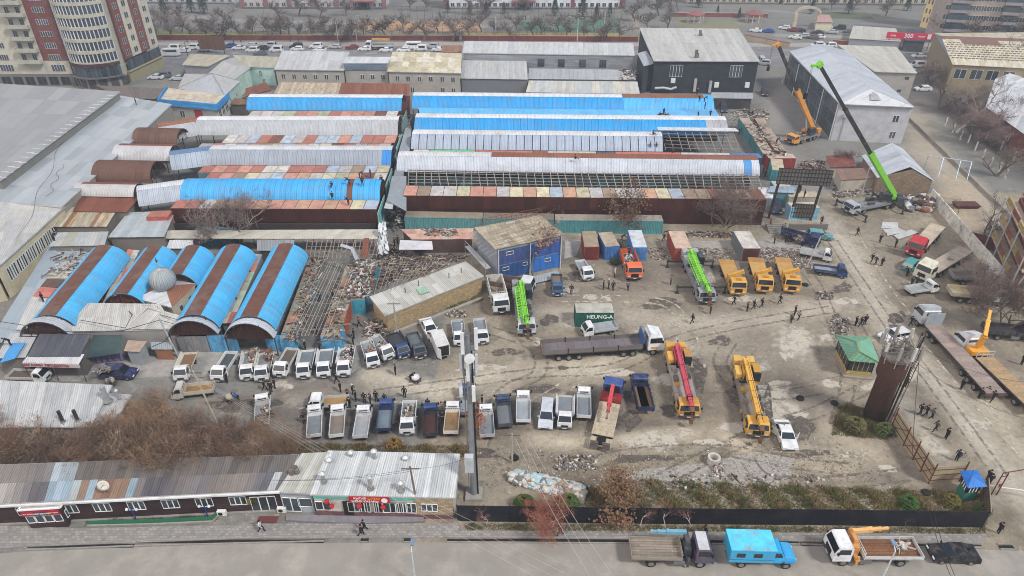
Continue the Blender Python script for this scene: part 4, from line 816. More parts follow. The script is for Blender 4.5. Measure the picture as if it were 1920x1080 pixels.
# --- dome house
t = thing('dome_house','small cream house with a silver onion dome between the diagonal vaults','domed house',P(300,590),world=True)
q = [P(x,y,4.4) for x,y in ((254,560),(323,578),(368,533),(300,520))]; m = MB(); m.prism([(p.x,p.y) for p in q],4.3,4.5); m.build('roof_deck','box_roof',t,'b5b2ac'); w = inset(q,.2); walls(t,[(p.x,p.y) for p in w],0,4.3,'b5a98c')
q2 = inset(q, .2)
for i,cc in enumerate(('b8bcc0','8a5a44','b4b8bc','7a4c3a')): a,b = q[i],q[(i+1) % 4]; c = (q[0]+q[2])/2; face(t,[a+Vector((0,0,.1)),b+Vector((0,0,.1)),Vector((c.x,c.y,5.4))],cc)
c = (q[0]+q[2])/2; R_ = 1.75; pr = [(1.0,5.0),(1.25,5.2)]+[(R_*math.cos(R(a)),6.4+R_*math.sin(R(a))) for a in range(-42,84,9)]+[(.12,8.35),(.05,9.2)]
m = MB(); m.lathe(pr, 24, (c.x, c.y)); m.build('dome', 'sheet', t, 'a3a9ab'); m = MB()
for i in range(24):
 ta = 2*math.pi*i/24; m.tube([(c.x+math.cos(ta)*(r+.02),c.y+math.sin(ta)*(r+.02),z) for r,z in pr[2:-2]],.035,4)
m.build('dome_rib','metal',t,'8f9494'); m = MB(); m.tube([(c.x,c.y,9.0),(c.x,c.y,10)],.06,5); m.lathe([(.0,9.3),(.2,9.5),(0,9.7)],8,(c.x,c.y)); m.build('finial','rusty',t,'4c4038')
for f in (.3,.7): window(t,w[1],w[2],f*(w[2].xy-w[1].xy).length,2.6,.8,1.0,nx=1,frame='c6bfa8')
# --- pale roof and shops lower left
t = low('wide pale corrugated roof in the lower left with cables lying across it',[(118,623,3.6),(330,618,3.6),(300,570,5.0),(165,568,5.0)],3.6,24,'aeada8',wall='8d8b88',cols=['b0afaa','abaaa5'],rows=2)
low('low grey-blue roof corner beside the leaning pole',[(225,618,3.8),(335,616,3.8),(340,592,4.2),(275,574,5.0)],3.8,12,'b2b1ac',wall='8d8b88')
low('dark slate-grey canopy roof over the striped paving',[(52,668,3.4),(150,668,3.4),(172,626,3.8),(74,626,3.8)],3.4,12,'4b4e57',wall='5c5653',cat='canopy')
t = thing('shop_fascia','white fascia with red and white lettering under the dark canopy roof','sign',P(45,700),world=True)
a,b = P(42,679,3.0),P(148,682,3.0); m = MB(); m.slab([a,b,P(158,664,3.4),P(56,662,3.4)],.06,0,(0,1)); m.build('awning','sheet',t,'b9bbbd')
m = MB(); m.beam((a.x,a.y-.05,2.65),(b.x,b.y-.05,2.65),.1,.6); m.build('panel','sign',t,'b9aeac'); d = (b-a); text('МАГАЗИН  ПРОДУКТЫ',.55,t,(a.lerp(b,.4)-Vector((0,.14,.33))),math.atan2(d.y,d.x),'9c2b35')
for f in (0,.5,1): p = a.lerp(b,f); m = MB(); m.tube([(p.x,p.y,0),(p.x,p.y,2.5)],.06,6); m.build('post','metal',t,'55524f')
low('white flat roof at the far left with a blue sheet lying on it',[(-10,672,3.0),(48,670,3.0),(70,628,3.2),(20,624,3.2)],3.0,6,'a9adaf',wall='6f6b66')
m = MB(); m.slab([P(0,680,3.3),P(28,672,3.3),P(48,642,3.4),P(22,643,3.4)],.05,0,(.5,.8)); tag(m.build('loose_sheet','sheet',col='4a93cc'),'loose bright blue roof sheets on the white roof at the far left','roof sheet')
m = MB(); q = [P(160,672,1.9),P(228,662,2.1),P(229,628,3.3),P(175,628,3.4)]; n = 8
for i in range(n):
 for j in range(n):
  f = lambda u,v: q[0].lerp(q[1],u).lerp(q[3].lerp(q[2],u),v) - Vector((0,0,.5*math.sin(math.pi*u)*math.sin(math.pi*v)))
  m.quad(f(i/n, j/n), f((i+1)/n, j/n), f((i+1)/n, (j+1)/n), f(i/n, (j+1)/n))
tag(m.build('tarpaulin','tarp',col='2f4444',smooth=True),'dark green tarpaulin stretched beside the shop canopy','tarpaulin')
a, b = P(166, 684), P(235, 676); m = MB()
for i in range(30): p,r = a.lerp(b,i/30),a.lerp(b,(i+1)/30); k = .12*math.sin(i*1.3); k2 = .12*math.sin((i+1)*1.3); m.quad((p.x,p.y+k,.2),(r.x,r.y+k2,.2),(r.x,r.y+k2,1.5),(p.x,p.y+k,1.5))
tag(m.build('screen','cloth',col='75678f'),'purple cloth screen below the dark green tarpaulin','screen')
low('grey steel kiosk with a rusty flat top right of the green tarpaulin',[(232,658,2.5),(262,660,2.5),(276,640,2.5),(240,638,2.5)],2.5,3,'9a8a7c','box_roof',wall='8f979b',cat='kiosk')
low('low rusty-fronted kiosk under the leaning pole',[(284,655,1.9),(324,655,1.9),(322,641,2.2),(282,641,2.2)],2.0,4,'8c979c',wall='8a5a40',cat='kiosk')
# fronts under the diagonal vaults
for lab,p,r,z,cc in (('blue sheet front under the arch right of the third vault',(397,660),(438,660),2.9,'5a9fca'),('blue and cream sheet front right of the last arch',(503,658),(556,658),2.7,'58a0cc'),('grey wire-meshed front below the open arch',(340,660),(396,660),2.7,'77797b'),('blue door sheet between the last two arches',(436,662),(452,662),2.8,'5c9dc6')):
 a,b = P(*p),P(*r); t = thing('stall_screen',lab,'stall front',a,world=True); n = max(2,int((b-a).length/.9))
 for i in range(n): p1,p2 = a.lerp(b,i/n),a.lerp(b,(i+.96)/n); m = MB(); m.beam((p1.x,p1.y,z/2),(p2.x,p2.y,z/2),.1,z); m.build('front_panel','container',t,cc)
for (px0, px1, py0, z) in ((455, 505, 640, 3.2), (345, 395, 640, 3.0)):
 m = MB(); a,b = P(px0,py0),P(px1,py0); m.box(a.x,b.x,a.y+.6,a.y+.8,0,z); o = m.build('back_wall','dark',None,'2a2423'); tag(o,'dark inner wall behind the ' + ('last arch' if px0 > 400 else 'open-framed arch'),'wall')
# --- lower left: grey-roofed building, long dark building, cafe
t,w_ = bld('low building with a streaked white metal roof and chimney pipes, lower left',(-30,800,3.1),(170,800,3.1),(210,722,3.4),(-30,712,3.4),14,'b0b2b2','77736e',cols=['b3b5b5','a9abab','b8b9b8'])
bld('small pale roof step beside the streaked white roof',(168,800,2.8),(214,790,2.8),(246,740,2.9),(203,738,2.9),5,'adafaf','77736e')
def pipe(px, py, z0, h, r, label, cap=True, col='9a9c9c'):
 a = P(px,py,z0); t = thing('flue_pipe',label,'chimney pipe',(a.x,a.y,z0-.15)); m = MB(); m.tube([(0,0,0),(0,0,h)],r,10); m.build('pipe','metal',t,col)
 if cap: m = MB(); m.lathe([(r*1.1,h-.02),(r*1.7,h+.1),(r*1.7,h+.22),(r*.4,h+.42)],10); m.build('cap','metal',t,'b9bbbb')
 m = MB(); m.lathe([(r*2, 0), (r*1.1, .3)], 8); m.build('collar', 'metal', t, '7c7c7a')
pipe(201,750,3.3,2.2,.3,'fat square-topped grey flue beside the streaked white roof',False); pipe(224,748,2.9,1.3,.14,'thin flue with a mushroom cap right of the fat flue')
pipe(118,790,3.2,1.7,.2,'left one of two dark flues at the low edge of the streaked roof',False,'3c3a3a'); pipe(146,788,3.2,1.7,.2,'right one of two dark flues at the low edge of the streaked roof',False,'3c3a3a')
fl, fr, br, bl = (-40, 946, 3.2), (530, 918, 3.2), (560, 852, 3.9), (-20, 872, 3.9)
t,w_ = bld('long dark maroon-clad building with a patchwork corrugated roof, lower left',fl,fr,br,bl,38,'7d7773','3a2a2c','siding',over=.15,rows=2,wins=[(0,(.13,.275,.385,.50,.615,.73,.845),1.25,1.7,1.25)],nx=3,cols=['7d7773','827c77','767070'])
cc = ['a39f98','a5a19a','9f9a93','938d87','858180','6b6868','545256','545256','8496a0','8f9ea8','8799a4','98a0a2','86705f','8798a2','7f6250','7b6150','856c5a','7f6553','839aa5','6c6a6c','504e55','4e4c53','504e55','58565b','6b6564','6e6a68','6a686c','66646a','716b66','756e68','78716b','7c746d','77706a','6c6868','605e62','5d5b60','a5a9aa','5d5b5e']
for o,c in zip([o for o in S.objects if o.parent == t and o.name.startswith('roof_sheet')],cc+['8d867d','857e76','7c756e','77706a','7a736c','6f6a67','6b6867','747070','9aa4aa','8a939a','8f979b']+['605b58','5a5653','655f5a','565250']*7): o.color = C(c)
m = MB(); a,b = w_[0],w_[1]; m.beam((a.x,a.y-.4,3.2),(b.x,b.y-.35,3.2),.22,.2); m.build('gutter','plaster',t,'d0d0ce')
pl = MB(); pl.beam((a.x,a.y-.1,.1),(b.x,b.y-.1,.1),.3,.25); pl.build('plinth','concrete',t,'8c8884')
window(t,w_[0],w_[1],(w_[1].xy-w_[0].xy).length*.93,.1,2.6,2.2,nx=3,frame='dededc'); [o for o in t.children if o.name.startswith('window')][-1].name = 'double_door'
s_ = window(t,w_[0],w_[1],(w_[1].xy-w_[0].xy).length*.885,1.1,1.3,1.1,nx=1,frame='23261f',pane='sign'); s_.name = 'notice_board'; s_.children[0].color = C('5c6038')
# shop kiosk entrance in front
t = thing('shop_kiosk','small shop porch with white windows and a red fascia with purple lettering','shop porch',P(60,985),world=True)
q = [P(x,y,2.9) for x,y in ((34,958),(113,953),(126,935),(50,940))]; m = MB(); m.prism([(p.x,p.y) for p in q],2.85,3.0); m.build('roof_deck','box_roof',t,'a5a8a5'); w = inset(q,.15)
walls(t, [(p.x, p.y) for p in w], 0, 2.8, '3a2a2c', 'siding'); m = MB()
for i in range(4): a,b = q[i],q[(i+1) % 4]; m.beam((a.x,a.y,2.98),(b.x,b.y,2.98),.18,.14)
m.build('roof_edge','plaster',t,'dcdcda'); a,b = w[0],w[1]; L = (b.xy-a.xy).length; m = MB(); m.beam((a.x,a.y-.12,2.45),(b.x,b.y-.12,2.45),.12,.62); m.build('fascia','sign',t,'9a1f33')
m = MB(); p,r = a.lerp(b,.33),a.lerp(b,.68); m.beam((p.x,p.y-.2,2.45),(r.x,r.y-.2,2.45),.05,.5); m.build('name_board','sign',t,'4a2a66'); d = b-a; text('КАНЦТОВАРЫ',.26,t,(a.lerp(b,.505)+Vector((0,-.24,2.45)))-Vector((0,0,a.z)),math.atan2(d.y,d.x),'d8c890')
for f in (.16,.85): text('МАГАЗИН',.18,t,(a.lerp(b,f)+Vector((0,-.2,2.45)))-Vector((0,0,a.z)),math.atan2(d.y,d.x),'d8c0c0')
for i in range(4): window(t, a, b, L*(.14+i*.24), .95, L*.22, 1.05, nx=1, frame='e2e2e0')
window(t, w[1], w[2], .9, .9, 1.1, 1.1, nx=1, frame='e2e2e0', pane='window_pane')
m = MB(); g = P(140,965); m.beam((g.x,g.y-.4,.6),(g.x+.6,g.y+.5,.6),.15,1.2); tag(m.build('sign_board','sign',col='a33a3a'),'small red and white leaning board beside the shop porch','sign')
# cafe
t,w_ = bld('cafe under the white ribbed roof with eight flues and a red banner',(581,927,3.3),(853,933,3.3),(862,851,3.9),(615,845,3.9),22,'b9bdbd','b9b2a8',over=.2,cols=['bcc0c0','b5b9b9','c0c3c3','b0b4b4'],name='cafe',cat='cafe')
A,B = w_[0],w_[1]; d,L = V2(A,B); rz = math.atan2(d.y,d.x); n_ = Vector((d.y,-d.x,0)); n_ = n_ if n_.y < 0 else -n_
def fr_(f0,f1,z0,z1,off,col,name,mat='plaster'): m = MB(); p,r = A.lerp(B,f0)+n_*off,A.lerp(B,f1)+n_*off; m.beam((p.x,p.y,(z0+z1)/2),(r.x,r.y,(z0+z1)/2),.08,z1-z0); return m.build(name,mat,t,col)
fr_(0,.72,0,.75,.1,'6e4a52','brick_plinth','bricks'); fr_(.0,.72,2.75,3.2,.1,'4fa89c','teal_fascia'); fr_(.26,.55,2.45,3.3,.25,'a81f30','banner','sign'); fr_(.205,.275,.0,2.4,.12,'241f1f','door','dark'); fr_(.72,1,0,.6,.1,'6e4a52','brick_plinth','bricks'); fr_(.72,.998,.6,3.1,.06,'a59478','facade','bricks')
text('КЫТАЙ',.36,t,(A.lerp(B,.34)+n_*.31)+Vector((0,0,3.08-A.z)),rz,'dcd6d2'); text('ШИВЕЯ',.36,t,(A.lerp(B,.44)+n_*.31)+Vector((0,0,3.08-A.z)),rz,'d88a3a'); text('ЫСЫК КАЗАНЫ',.36,t,(A.lerp(B,.375)+n_*.31)+Vector((0,0,2.66-A.z)),rz,'dcd6d2')
m = MB(); p = A.lerp(B,.515)+n_*.31; m.lathe([(.33,0),(.33,.03)],14); o = m.build('emblem','sign',None,'e0d8d4'); o.parent = t; o.location = (p.x-org(t)[0],p.y-org(t)[1],2.87); o.rotation_euler = (R(90),0,rz)
for f,ww in ((.31,2.0),(.36,1.2),(.46,.9),(.52,2.2),(.585,1.2),(.64,.9),(.68,1.6)): window(t,A+n_*.12,B+n_*.12,L*f,.85,ww,1.5,nx=3 if ww > 1.5 else 2,frame='d8dcda')
window(t,A+n_*.1,B+n_*.1,L*.06,1.0,1.6,1.3,nx=2); window(t,A+n_*.12,B+n_*.12,L*.83,1.2,1.7,1.1,nx=3)
m = MB(); m.lathe([(.0, -.2), (.22, -.1), (.28, .1), (.2, .25), (0, .3)], 8)
me_ = m.mesh('lantern', 'sign')
for f,z in ((.1,2.6),(.13,1.9),(.33,2.0),(.5,1.9)): p = A.lerp(B,f)+n_*.4; obj('lantern',me_,t,(p.x,p.y,z),0,'a8242c')
t2,w2 = bld('low cream-walled annex with white double doors between the dark building and the cafe',(519,922,3.2),(583,925,3.2),(618,848,3.9),(566,850,3.9),6,'a9aaa4','9aa0a8',over=.15,cols=['aeaea6','a5a59c','9c988c'])
L2 = (w2[1].xy-w2[0].xy).length; window(t2,w2[0],w2[1],L2*.3,.1,1.8,2.1,nx=2,frame='e0e0de').name = 'double_door'; window(t2,w2[0],w2[1],L2*.75,.9,1.5,1.3,nx=1,frame='e0e0de')
m = MB(); s0, s1 = P(495, 979), P(540, 976)
sheet_px('doorstep',[(537,968),(795,972),(795,980),(690,984),(618,982),(537,978)],.26,'77757a','concrete',.26)
for k,(px,py,h,lab) in enumerate(((703,862,1.3,'tallest flue at the back edge of the cafe roof'),(659,858,.8,'short flue at the back of the cafe roof, left of the tallest'),(618,868,.5,'stubby flue near the back left of the cafe roof'),(761,865,.6,'short flue at the back of the cafe roof, right of the tallest'),(607,902,1.1,'front left flue of the cafe roof'),(695,914,1.6,'tall front middle flue of the cafe roof'),(752,918,1.0,'front right flue of the cafe roof'))): pipe(px,py,3.6,h,.2,lab)
m = MB(); p = P(547, 887, 3.7)
for dx,dy in ((0,0),(.5,.15),(.25,.5)): m.lathe([(.28,3.6),(.28,4.1),(.1,4.1)],10,(p.x+dx,p.y+dy))
m.build('extractor', 'rusty', t2, '6c625a')
# ================================================================ apartment tower, upper left
t = thing('apartment_tower','tall cream and maroon apartment tower with glazed bow balconies, upper left','apartment block',(-112,198,0),world=True)
YF = 197.6; FLH = 3.15; NF = 12
def px_x(px, py, z): return P(px, py, z).x * YF / P(px, py, z).y
def slabw(x0,x1,y,z0,z1,col,name='facade_strip',mat='plaster',th=.3,ret=False): m = MB(); m.box(x0,x1,y-th,y,z0,z1); return m.build(name,mat,t,col)
cols_ = [(-176,-159.5,'6f3c3a','w'),(-159.5,-153.0,'6f3c3a','w'),(-153.0,-148.2,'b5b0a0','dark'),(-148.2,-139.5,'bcb6a6','w'),(-139.5,-132.8,'b8b3a3','b'),(-132.8,-125.6,'6f3c3a','w')]
Z0 = 3.4; TOP = Z0+NF*FLH
m = MB(); m.box(-176,-112.2,YF+.02,YF+18,0,TOP); m.build('core','plaster',t,'a8a294')
for x0, x1, c, k in cols_:
 slabw(x0, x1-.004, YF, Z0+FLH*1.2, TOP, c)
slabw(-158,-125.7,YF,Z0,Z0+FLH*1.19,'b8b3a4','base_strip'); slabw(-176,-158.1,YF-.05,0,Z0+FLH*1.2,'3a3e44','base_strip','window_pane')
for fl in range(NF):
 z = Z0+fl*FLH+.8
 for x0, x1, c, k in cols_:
  cx = (x0+x1)/2
  if k == 'w': window(t,(x0,YF-.32,0),(x1,YF-.32,0),(x1-x0)/2 if x0 > -170 else (x1-x0)*.75,z,3.2 if fl else 3.8,1.55 if fl else 1.9,nx=5,frame='c9c6c4')
  elif k == 'dark': window(t,(x0,YF-.32,0),(x1,YF-.32,0),(x1-x0)/2,z-.6,4.2,2.6,nx=5 if fl % 2 else 3,frame='a9a8a6' if fl % 2 else '5a4c4a',pane='window_pane' if fl % 3 else 'glass')
  elif k == 'b' and fl:
   for s in (.25,.7): window(t,(x0,YF-.32,0),(x1,YF-.32,0),(x1-x0)*s,z,1.2,1.6,nx=2,frame='9a9894')
   m = MB(); m.box(x0+.2,x1-.2,YF-1.5,YF-.31,z-.85,z-.7); m.box(x0+.2,x1-.2,YF-1.5,YF-1.4,z-.7,z+.2); m.box(x0+.2,x0+.3,YF-1.4,YF-.31,z-.7,z+.2); m.box(x1-.3,x1-.2,YF-1.4,YF-.31,z-.7,z+.2); m.build('balcony','plaster',t,'a9a89a')
# bow bay
bx, by, br = -118.6, 201.5, 8.0
def arcp(r, a): return (bx + r*math.sin(R(a)), by - r*math.cos(R(a)))
for fl in range(-1, NF):
 z = Z0+fl*FLH; m = MB(); a0, a1 = -58, 62; n = 16
 if fl == 0:
  m.prism([arcp(br+.1,a0+(a1-a0)*i/n) for i in range(n+1)],z+FLH-.4,z+FLH+.55); m.build('band','plaster',t,'3f2426')
  for i in range(n):
   m = MB(); p,q = arcp(br-.1,a0+(a1-a0)*i/n),arcp(br-.1,a0+(a1-a0)*(i+.92)/n); m.beam((*p,z+FLH/2-.3),(*q,z+FLH/2-.3),.1,FLH-.5); m.build('glass_panel','window_pane',t)
  m = MB(); m.prism([arcp(br+.7,a0+(a1-a0)*i/n) for i in range(n+1)],z-.35,z-.02); m.build('canopy','plaster',t,'55555a'); continue
 if fl == -1:
  m.prism([arcp(br-.4,a0+(a1-a0)*i/n) for i in range(n+1)],0,Z0-.4); m.build('shopfront','plaster',t,'8c867c')
  for i in range(0,n,3): m = MB(); p,q = arcp(br-.3,a0+(a1-a0)*(i+.3)/n),arcp(br-.3,a0+(a1-a0)*(i+2.4)/n); m.beam((*p,1.5),(*q,1.5),.12,2.4); m.build('shutter','siding',t,'4c4849')
  continue
 m.prism([arcp(br,a0+(a1-a0)*i/n) for i in range(n+1)],z+.05,z+.95); m.build('bow_parapet','plaster',t,'b3ae9e')
 m = MB(); m.prism([arcp(br-.25,a0+(a1-a0)*i/n) for i in range(n+1)],z+.96,z+FLH+.04); m.build('bow_window','window_pane',t,'55606a')
 for i in range(n*1+1):
  for k in (0,):
   if i+k <= n: m = MB(); p = arcp(br-.15,a0+(a1-a0)*(i+k)/n); m.box(p[0]-.09,p[0]+.09,p[1]-.09,p[1]+.09,z+.95,z+FLH+.05); m.build('mullion','plaster',t,'d5d6d8')
# right flank
fx = lambda y: -111.7+(y-200)*.12
for (y0,y1,c) in ((201.0,204.6,'74423e'),(204.6,209.0,'bcb6a4'),(209.0,213.5,'74423e'),(213.5,218.0,'b9b3a2')):
 m = MB(); m.beam((fx(y0),y0,(Z0+FLH+TOP)/2),(fx(y1-.01),y1-.01,(Z0+FLH+TOP)/2),.5,TOP-Z0-FLH); m.build('flank_strip','plaster',t,c)
 for fl in range(1,NF): window(t,(fx(y0)+.27,y0,0),(fx(y1)+.27,y1,0),(y1-y0)/2,Z0+fl*FLH+.8,1.7,1.6,nx=2,frame='c9c4b8')
for i in range(13): y = 201+i*1.3; m = MB(); m.beam((fx(y)+.3,y,Z0+FLH*.45),(fx(y+1.2)+.3,y+1.2,Z0+FLH*.45),.15,FLH*.85); m.build('glass_panel','window_pane',t)
m = MB(); m.beam((fx(200.6)+.1,200.6,1.5),(fx(218)+.1,218,1.5),.6,3.0); m.build('flank_base','plaster',t,'8d8468'); m = MB(); m.beam((fx(200.6)+.3,200.6,Z0-.2),(fx(218)+.3,218,Z0-.2),.9,.3); m.build('flank_band','plaster',t,'9c9474')
m = MB(); m.box(-158,-125.7,YF-.4,YF-.02,0,Z0-.1); m.build('ground_floor','plaster',t,'6d6866')
for i in range(9): window(t,(-158,YF-.42,0),(-125.7,YF-.42,0),2.5+i*3.4,.4,2.6,2.3,nx=2,frame='57524f',pane='glass')
# ================================================================ far buildings along the top edge
def block(label,a,b,depth,H,col,floors,n,band=None,fl0=.9,ww=1.6,wh=1.6,pitch=None,cat='building',name='building',roof='8d8e8f',frame='d0d0ce',entrance=None,fh=3.2):
 a,b = P(*a),P(*b); d,L = V2(a,b); nn = Vector((-d.y,d.x,0)); t = thing(name,label,cat,(a.x,a.y,0),world=True)
 q = [a,b,b+nn*depth,a+nn*depth]; walls(t,[(p.x,p.y) for p in q],0,H,col); m = MB(); m.prism([(p.x,p.y) for p in inset(q,-.3)],H,H+.3); m.build('roof','concrete',t,roof)
 for f in range(floors): winrow(t,a,b,fl0+f*fh,ww,wh,[(i+.5)*L/n for i in range(n)],frame=frame)
 if band:
  for s in band: m = MB(); p,r = a.lerp(b,s[0]),a.lerp(b,s[1]); m.beam((p.x,p.y-.12,H/2),(r.x,r.y-.12,H/2),.25,H-.02); m.build('pilaster','plaster',t,s[2])
 m = MB(); m.beam((a.x,a.y-.3,.35),(b.x,b.y-.3,.35),.5,.7); m.build('plinth','concrete',t,'5c5e60')
 if entrance:
  p = a.lerp(b,entrance); m = MB(); m.box(p.x-5,p.x+5,p.y-4,p.y-.2,3.4,3.9); m.box(p.x-4.6,p.x-4.2,p.y-3.8,p.y-3.4,0,3.4); m.box(p.x+4.2,p.x+4.6,p.y-3.8,p.y-3.4,0,3.4); m.build('porch','plaster',t,'8f6062')
  m = MB(); m.box(p.x-1.2, p.x+1.2, p.y-.35, p.y-.26, 0, 2.6); m.build('door', 'dark', t)
 return t
block('pink and white school building with a red-striped entrance, top edge left of centre',(455,16),(720,17),14,7.5,'b9b2b2',2,22,band=[(i/6-.012,i/6+.02,'85605f') for i in range(7)],entrance=.86)
block('white school building with maroon pilasters, top edge centre',(832,17),(1172,17),14,7.5,'cdd0d4',2,30,band=[(0,.03,'74494c'),(.2,.22,'74494c'),(.42,.44,'74494c'),(.7,.72,'74494c'),(.97,1,'74494c')],entrance=.44)
block('cream institution building behind the park, top edge right of centre',(1290,7),(1460,8),14,7.0,'b8aa92',2,14,frame='c4c0b4')
block('yellow building with a dark base behind the arch, top edge right',(1470,9),(1735,10),14,7.5,'b8ae96',2,20)
block('pale building behind tower, top left', (262, 6), (440, 8), 10, 5, 'a9adb0', 1, 12)
t = block('long tan apartment block with glazed balconies in the upper right corner',(1752,79),(2060,96),14,26,'a5978c',8,30,fl0=1.6,fh=3.1,ww=1.7,cat='apartment block',name='apartment_block',band=[(.42,.45,'8d8078'),(.66,.69,'8d8078')])
a, b = P(1752, 79), P(2060, 96); d, L = V2(a, b)
for f0, f1 in ((.02, .14), (.34, .44), (.5, .62)):
 for fl in range(8):
  z = .9+fl*3.1; m = MB(); p,r = a.lerp(b,f0),a.lerp(b,f1); m.beam((p.x,p.y-.8,z+.45),(r.x,r.y-.8,z+.45),1.4,.9); m.build('balcony','plaster',t,'8f8c90'); m = MB(); m.beam((p.x,p.y-.75,z+1.75),(r.x,r.y-.75,z+1.75),1.2,1.6); m.build('balcony_glazing','window_pane',t)
# yellow end stair tower
t = thing('stair_tower','pale yellow end wall tower of the corner apartment block','stair tower',P(1724,52),world=True)
q = [P(1724,50),P(1742,55),P(1775,46),P(1757,42)]; walls(t,[(p.x,p.y) for p in q],0,26,'d6bf8a');
for fl in range(7): winrow(t,q[0],q[1],2+fl*3.2,.6,1.6,[1.0,2.6],frame='7c6a50',nx=1)
# park things
def arch_gate():
 a,b = P(1488,52),P(1530,50); t = thing('arch_gate','cream arched gateway with a red inner pier at the park entrance','gateway',a,world=True); c = (a+b)/2; m = MB()
 for p in (a, b): m.box(p.x-.6, p.x+.6, p.y-.5, p.y+.5, 0, 5)
 m.build('pier', 'plaster', t, 'b5ac98'); m = MB(); r = (b.x-a.x)/2
 for i in range(12): a0,a1 = math.pi*i/12,math.pi*(i+1)/12; m.beam((c.x-r*math.cos(a0),c.y,5+2.2*math.sin(a0)),(c.x-r*math.cos(a1),c.y,5+2.2*math.sin(a1)),.8,.9)
 m.build('arch', 'plaster', t, 'b5ad9b')
arch_gate()
def pavilion(label, px, py, s=3.0, col='8a5a58'):
 p = P(px, py); t = thing('pavilion', label, 'pavilion', p); m = MB()
 m.lathe([(s*1.15, 3), (s*1.2, 3.15), (.2, 4.6)], 8); m.build('roof', 'sheet', t, col)
 for i in range(8): a = math.pi*i/4+.39; m = MB(); m.box(-.12+s*math.cos(a),.12+s*math.cos(a),-.12+s*math.sin(a),.12+s*math.sin(a),0,3); m.build('post','plaster',t,'c4b8b0')
 m = MB(); m.lathe([(s, 0), (s, .25)], 8); m.build('floor', 'concrete', t, '8d8883')
pavilion('round-roofed park pavilion with pink roof, left of two beyond the black building',1303,42); pavilion('round-roofed park pavilion with pink roof, right of two beyond the black building',1412,41)
low('small gatehouse with a pinkish roof beside the arched gateway',[(1530,41,3),(1562,42,3),(1556,28,3.4),(1538,27,3.4)],3,4,'b8908a',wall='c9c3ac',cat='gatehouse')
low('row of low white kiosks right of the parked cars at the back',[(1592,72,3.0),(1690,78,3.0),(1680,53,3.2),(1600,48,3.2)],3,8,'b5b2a8',wall='8f9298',cat='kiosks')
low('black flat-roofed pavilion behind the red banner',[(1697,76,3.6),(1735,78,3.6),(1734,56,3.6),(1700,54,3.6)],3.6,4,'3a3f47',wall='3c4148',cat='pavilion')
# red banner over the avenue
t = thing('street_banner','long red banner with white lettering spanning the avenue pavement, upper right','banner',P(1655,95),world=True); a,b = P(1655,92),P(1745,96); m = MB()
m.beam((a.x, a.y, 4.6), (b.x, b.y, 4.6), .2, 2.0); m.build('panel', 'sign', t, 'c42a48')
for f in (.08,.5,.92): m = MB(); p = a.lerp(b,f); m.tube([(p.x,p.y+.2,0),(p.x,p.y+.2,4.4)],.12,6); m.build('post','metal',t,'55565a')
d = b-a; text('300',1.9,t,a.lerp(b,.45)+Vector((0,-.2,4.6)),math.atan2(d.y,d.x),'e8dde0'); text('сом',.9,t,a.lerp(b,.13)+Vector((0,-.2,4.6)),math.atan2(d.y,d.x),'e8dde0'); text('акция',.8,t,a.lerp(b,.72)+Vector((0,-.2,4.6)),math.atan2(d.y,d.x),'e8dde0')
m = MB(); p = a.lerp(b,.9); m.box(p.x-1,p.x+.9,p.y-.14,p.y-.11,3.8,5.4); m.build('white_patch','sign',t,'d8d0d2')
# maroon park wall with yellow coping, segments
def longwall(label,a,b,h,col,cop=None,seg=6.0,th=.3,name='wall',mat='plaster',cat='wall',copcol='b09040',jit=0):
 a,b = P(*a),P(*b); d,L = V2(a,b); n = max(1,int(L/seg)); t = thing(name,label,cat,a,world=True); rg = random.Random(n)
 for i in range(n):
  p,r = a+d*(L*i/n),a+d*(L*(i+.985)/n); m = MB(); j = rg.uniform(-jit,jit); m.beam((p.x+j,p.y,h/2),(r.x+j,r.y,h/2),th,h); m.build('wall_panel',mat,t,col)
  if cop: m = MB(); m.beam((p.x,p.y,h+.08),(r.x,r.y,h+.08),th+.15,.16); m.build('coping','plaster',t,copcol)
 return t
longwall('long maroon park wall with yellow coping along the avenue, left half',(262,75),(862,76),1.7,'6c3438',True); longwall('maroon park wall with yellow coping along the avenue, right of the white-roofed shed',(866,76),(1196,78),1.7,'6c3438',True)
longwall('maroon wall beside the pavilions behind the black building',(1255,31),(1440,33),1.5,'7c4444',True,copcol='a9a39c'); longwall('cream and maroon wall of the car park behind the glazed building',(1395,75),(1480,92),1.8,'a59b86',True,copcol='8c3c3c')
longwall('maroon fence with yellow rail left of the red banner',(1560,84),(1655,92),1.6,'6f4038',True)
for k,(p,r) in enumerate((((480,67),(862,69)),((862,69),(1165,70)),((740,37),(1165,36)))):
 a,b = P(*p),P(*r); t = thing('mesh_fence',['thin dark mesh fence along the school ground, left stretch','thin dark mesh fence along the school ground, right stretch','thin mesh fence at the far side of the sports courts'][k],'fence',a,world=True); n = int((b-a).length/3)
 for i in range(n+1): q = a.lerp(b,i/n); m = MB(); m.box(q.x-.05,q.x+.05,q.y-.05,q.y+.05,0,3 if k < 2 else 5); m.build('post','rusty',t,'4a4c4a')
 m = MB(); H_ = 3 if k < 2 else 5
 for z in (.3, H_*.5, H_-.05): m.beam((a.x, a.y, z), (b.x, b.y, z), .05)
 m.build('rail', 'rusty', t, '4a4c4a')
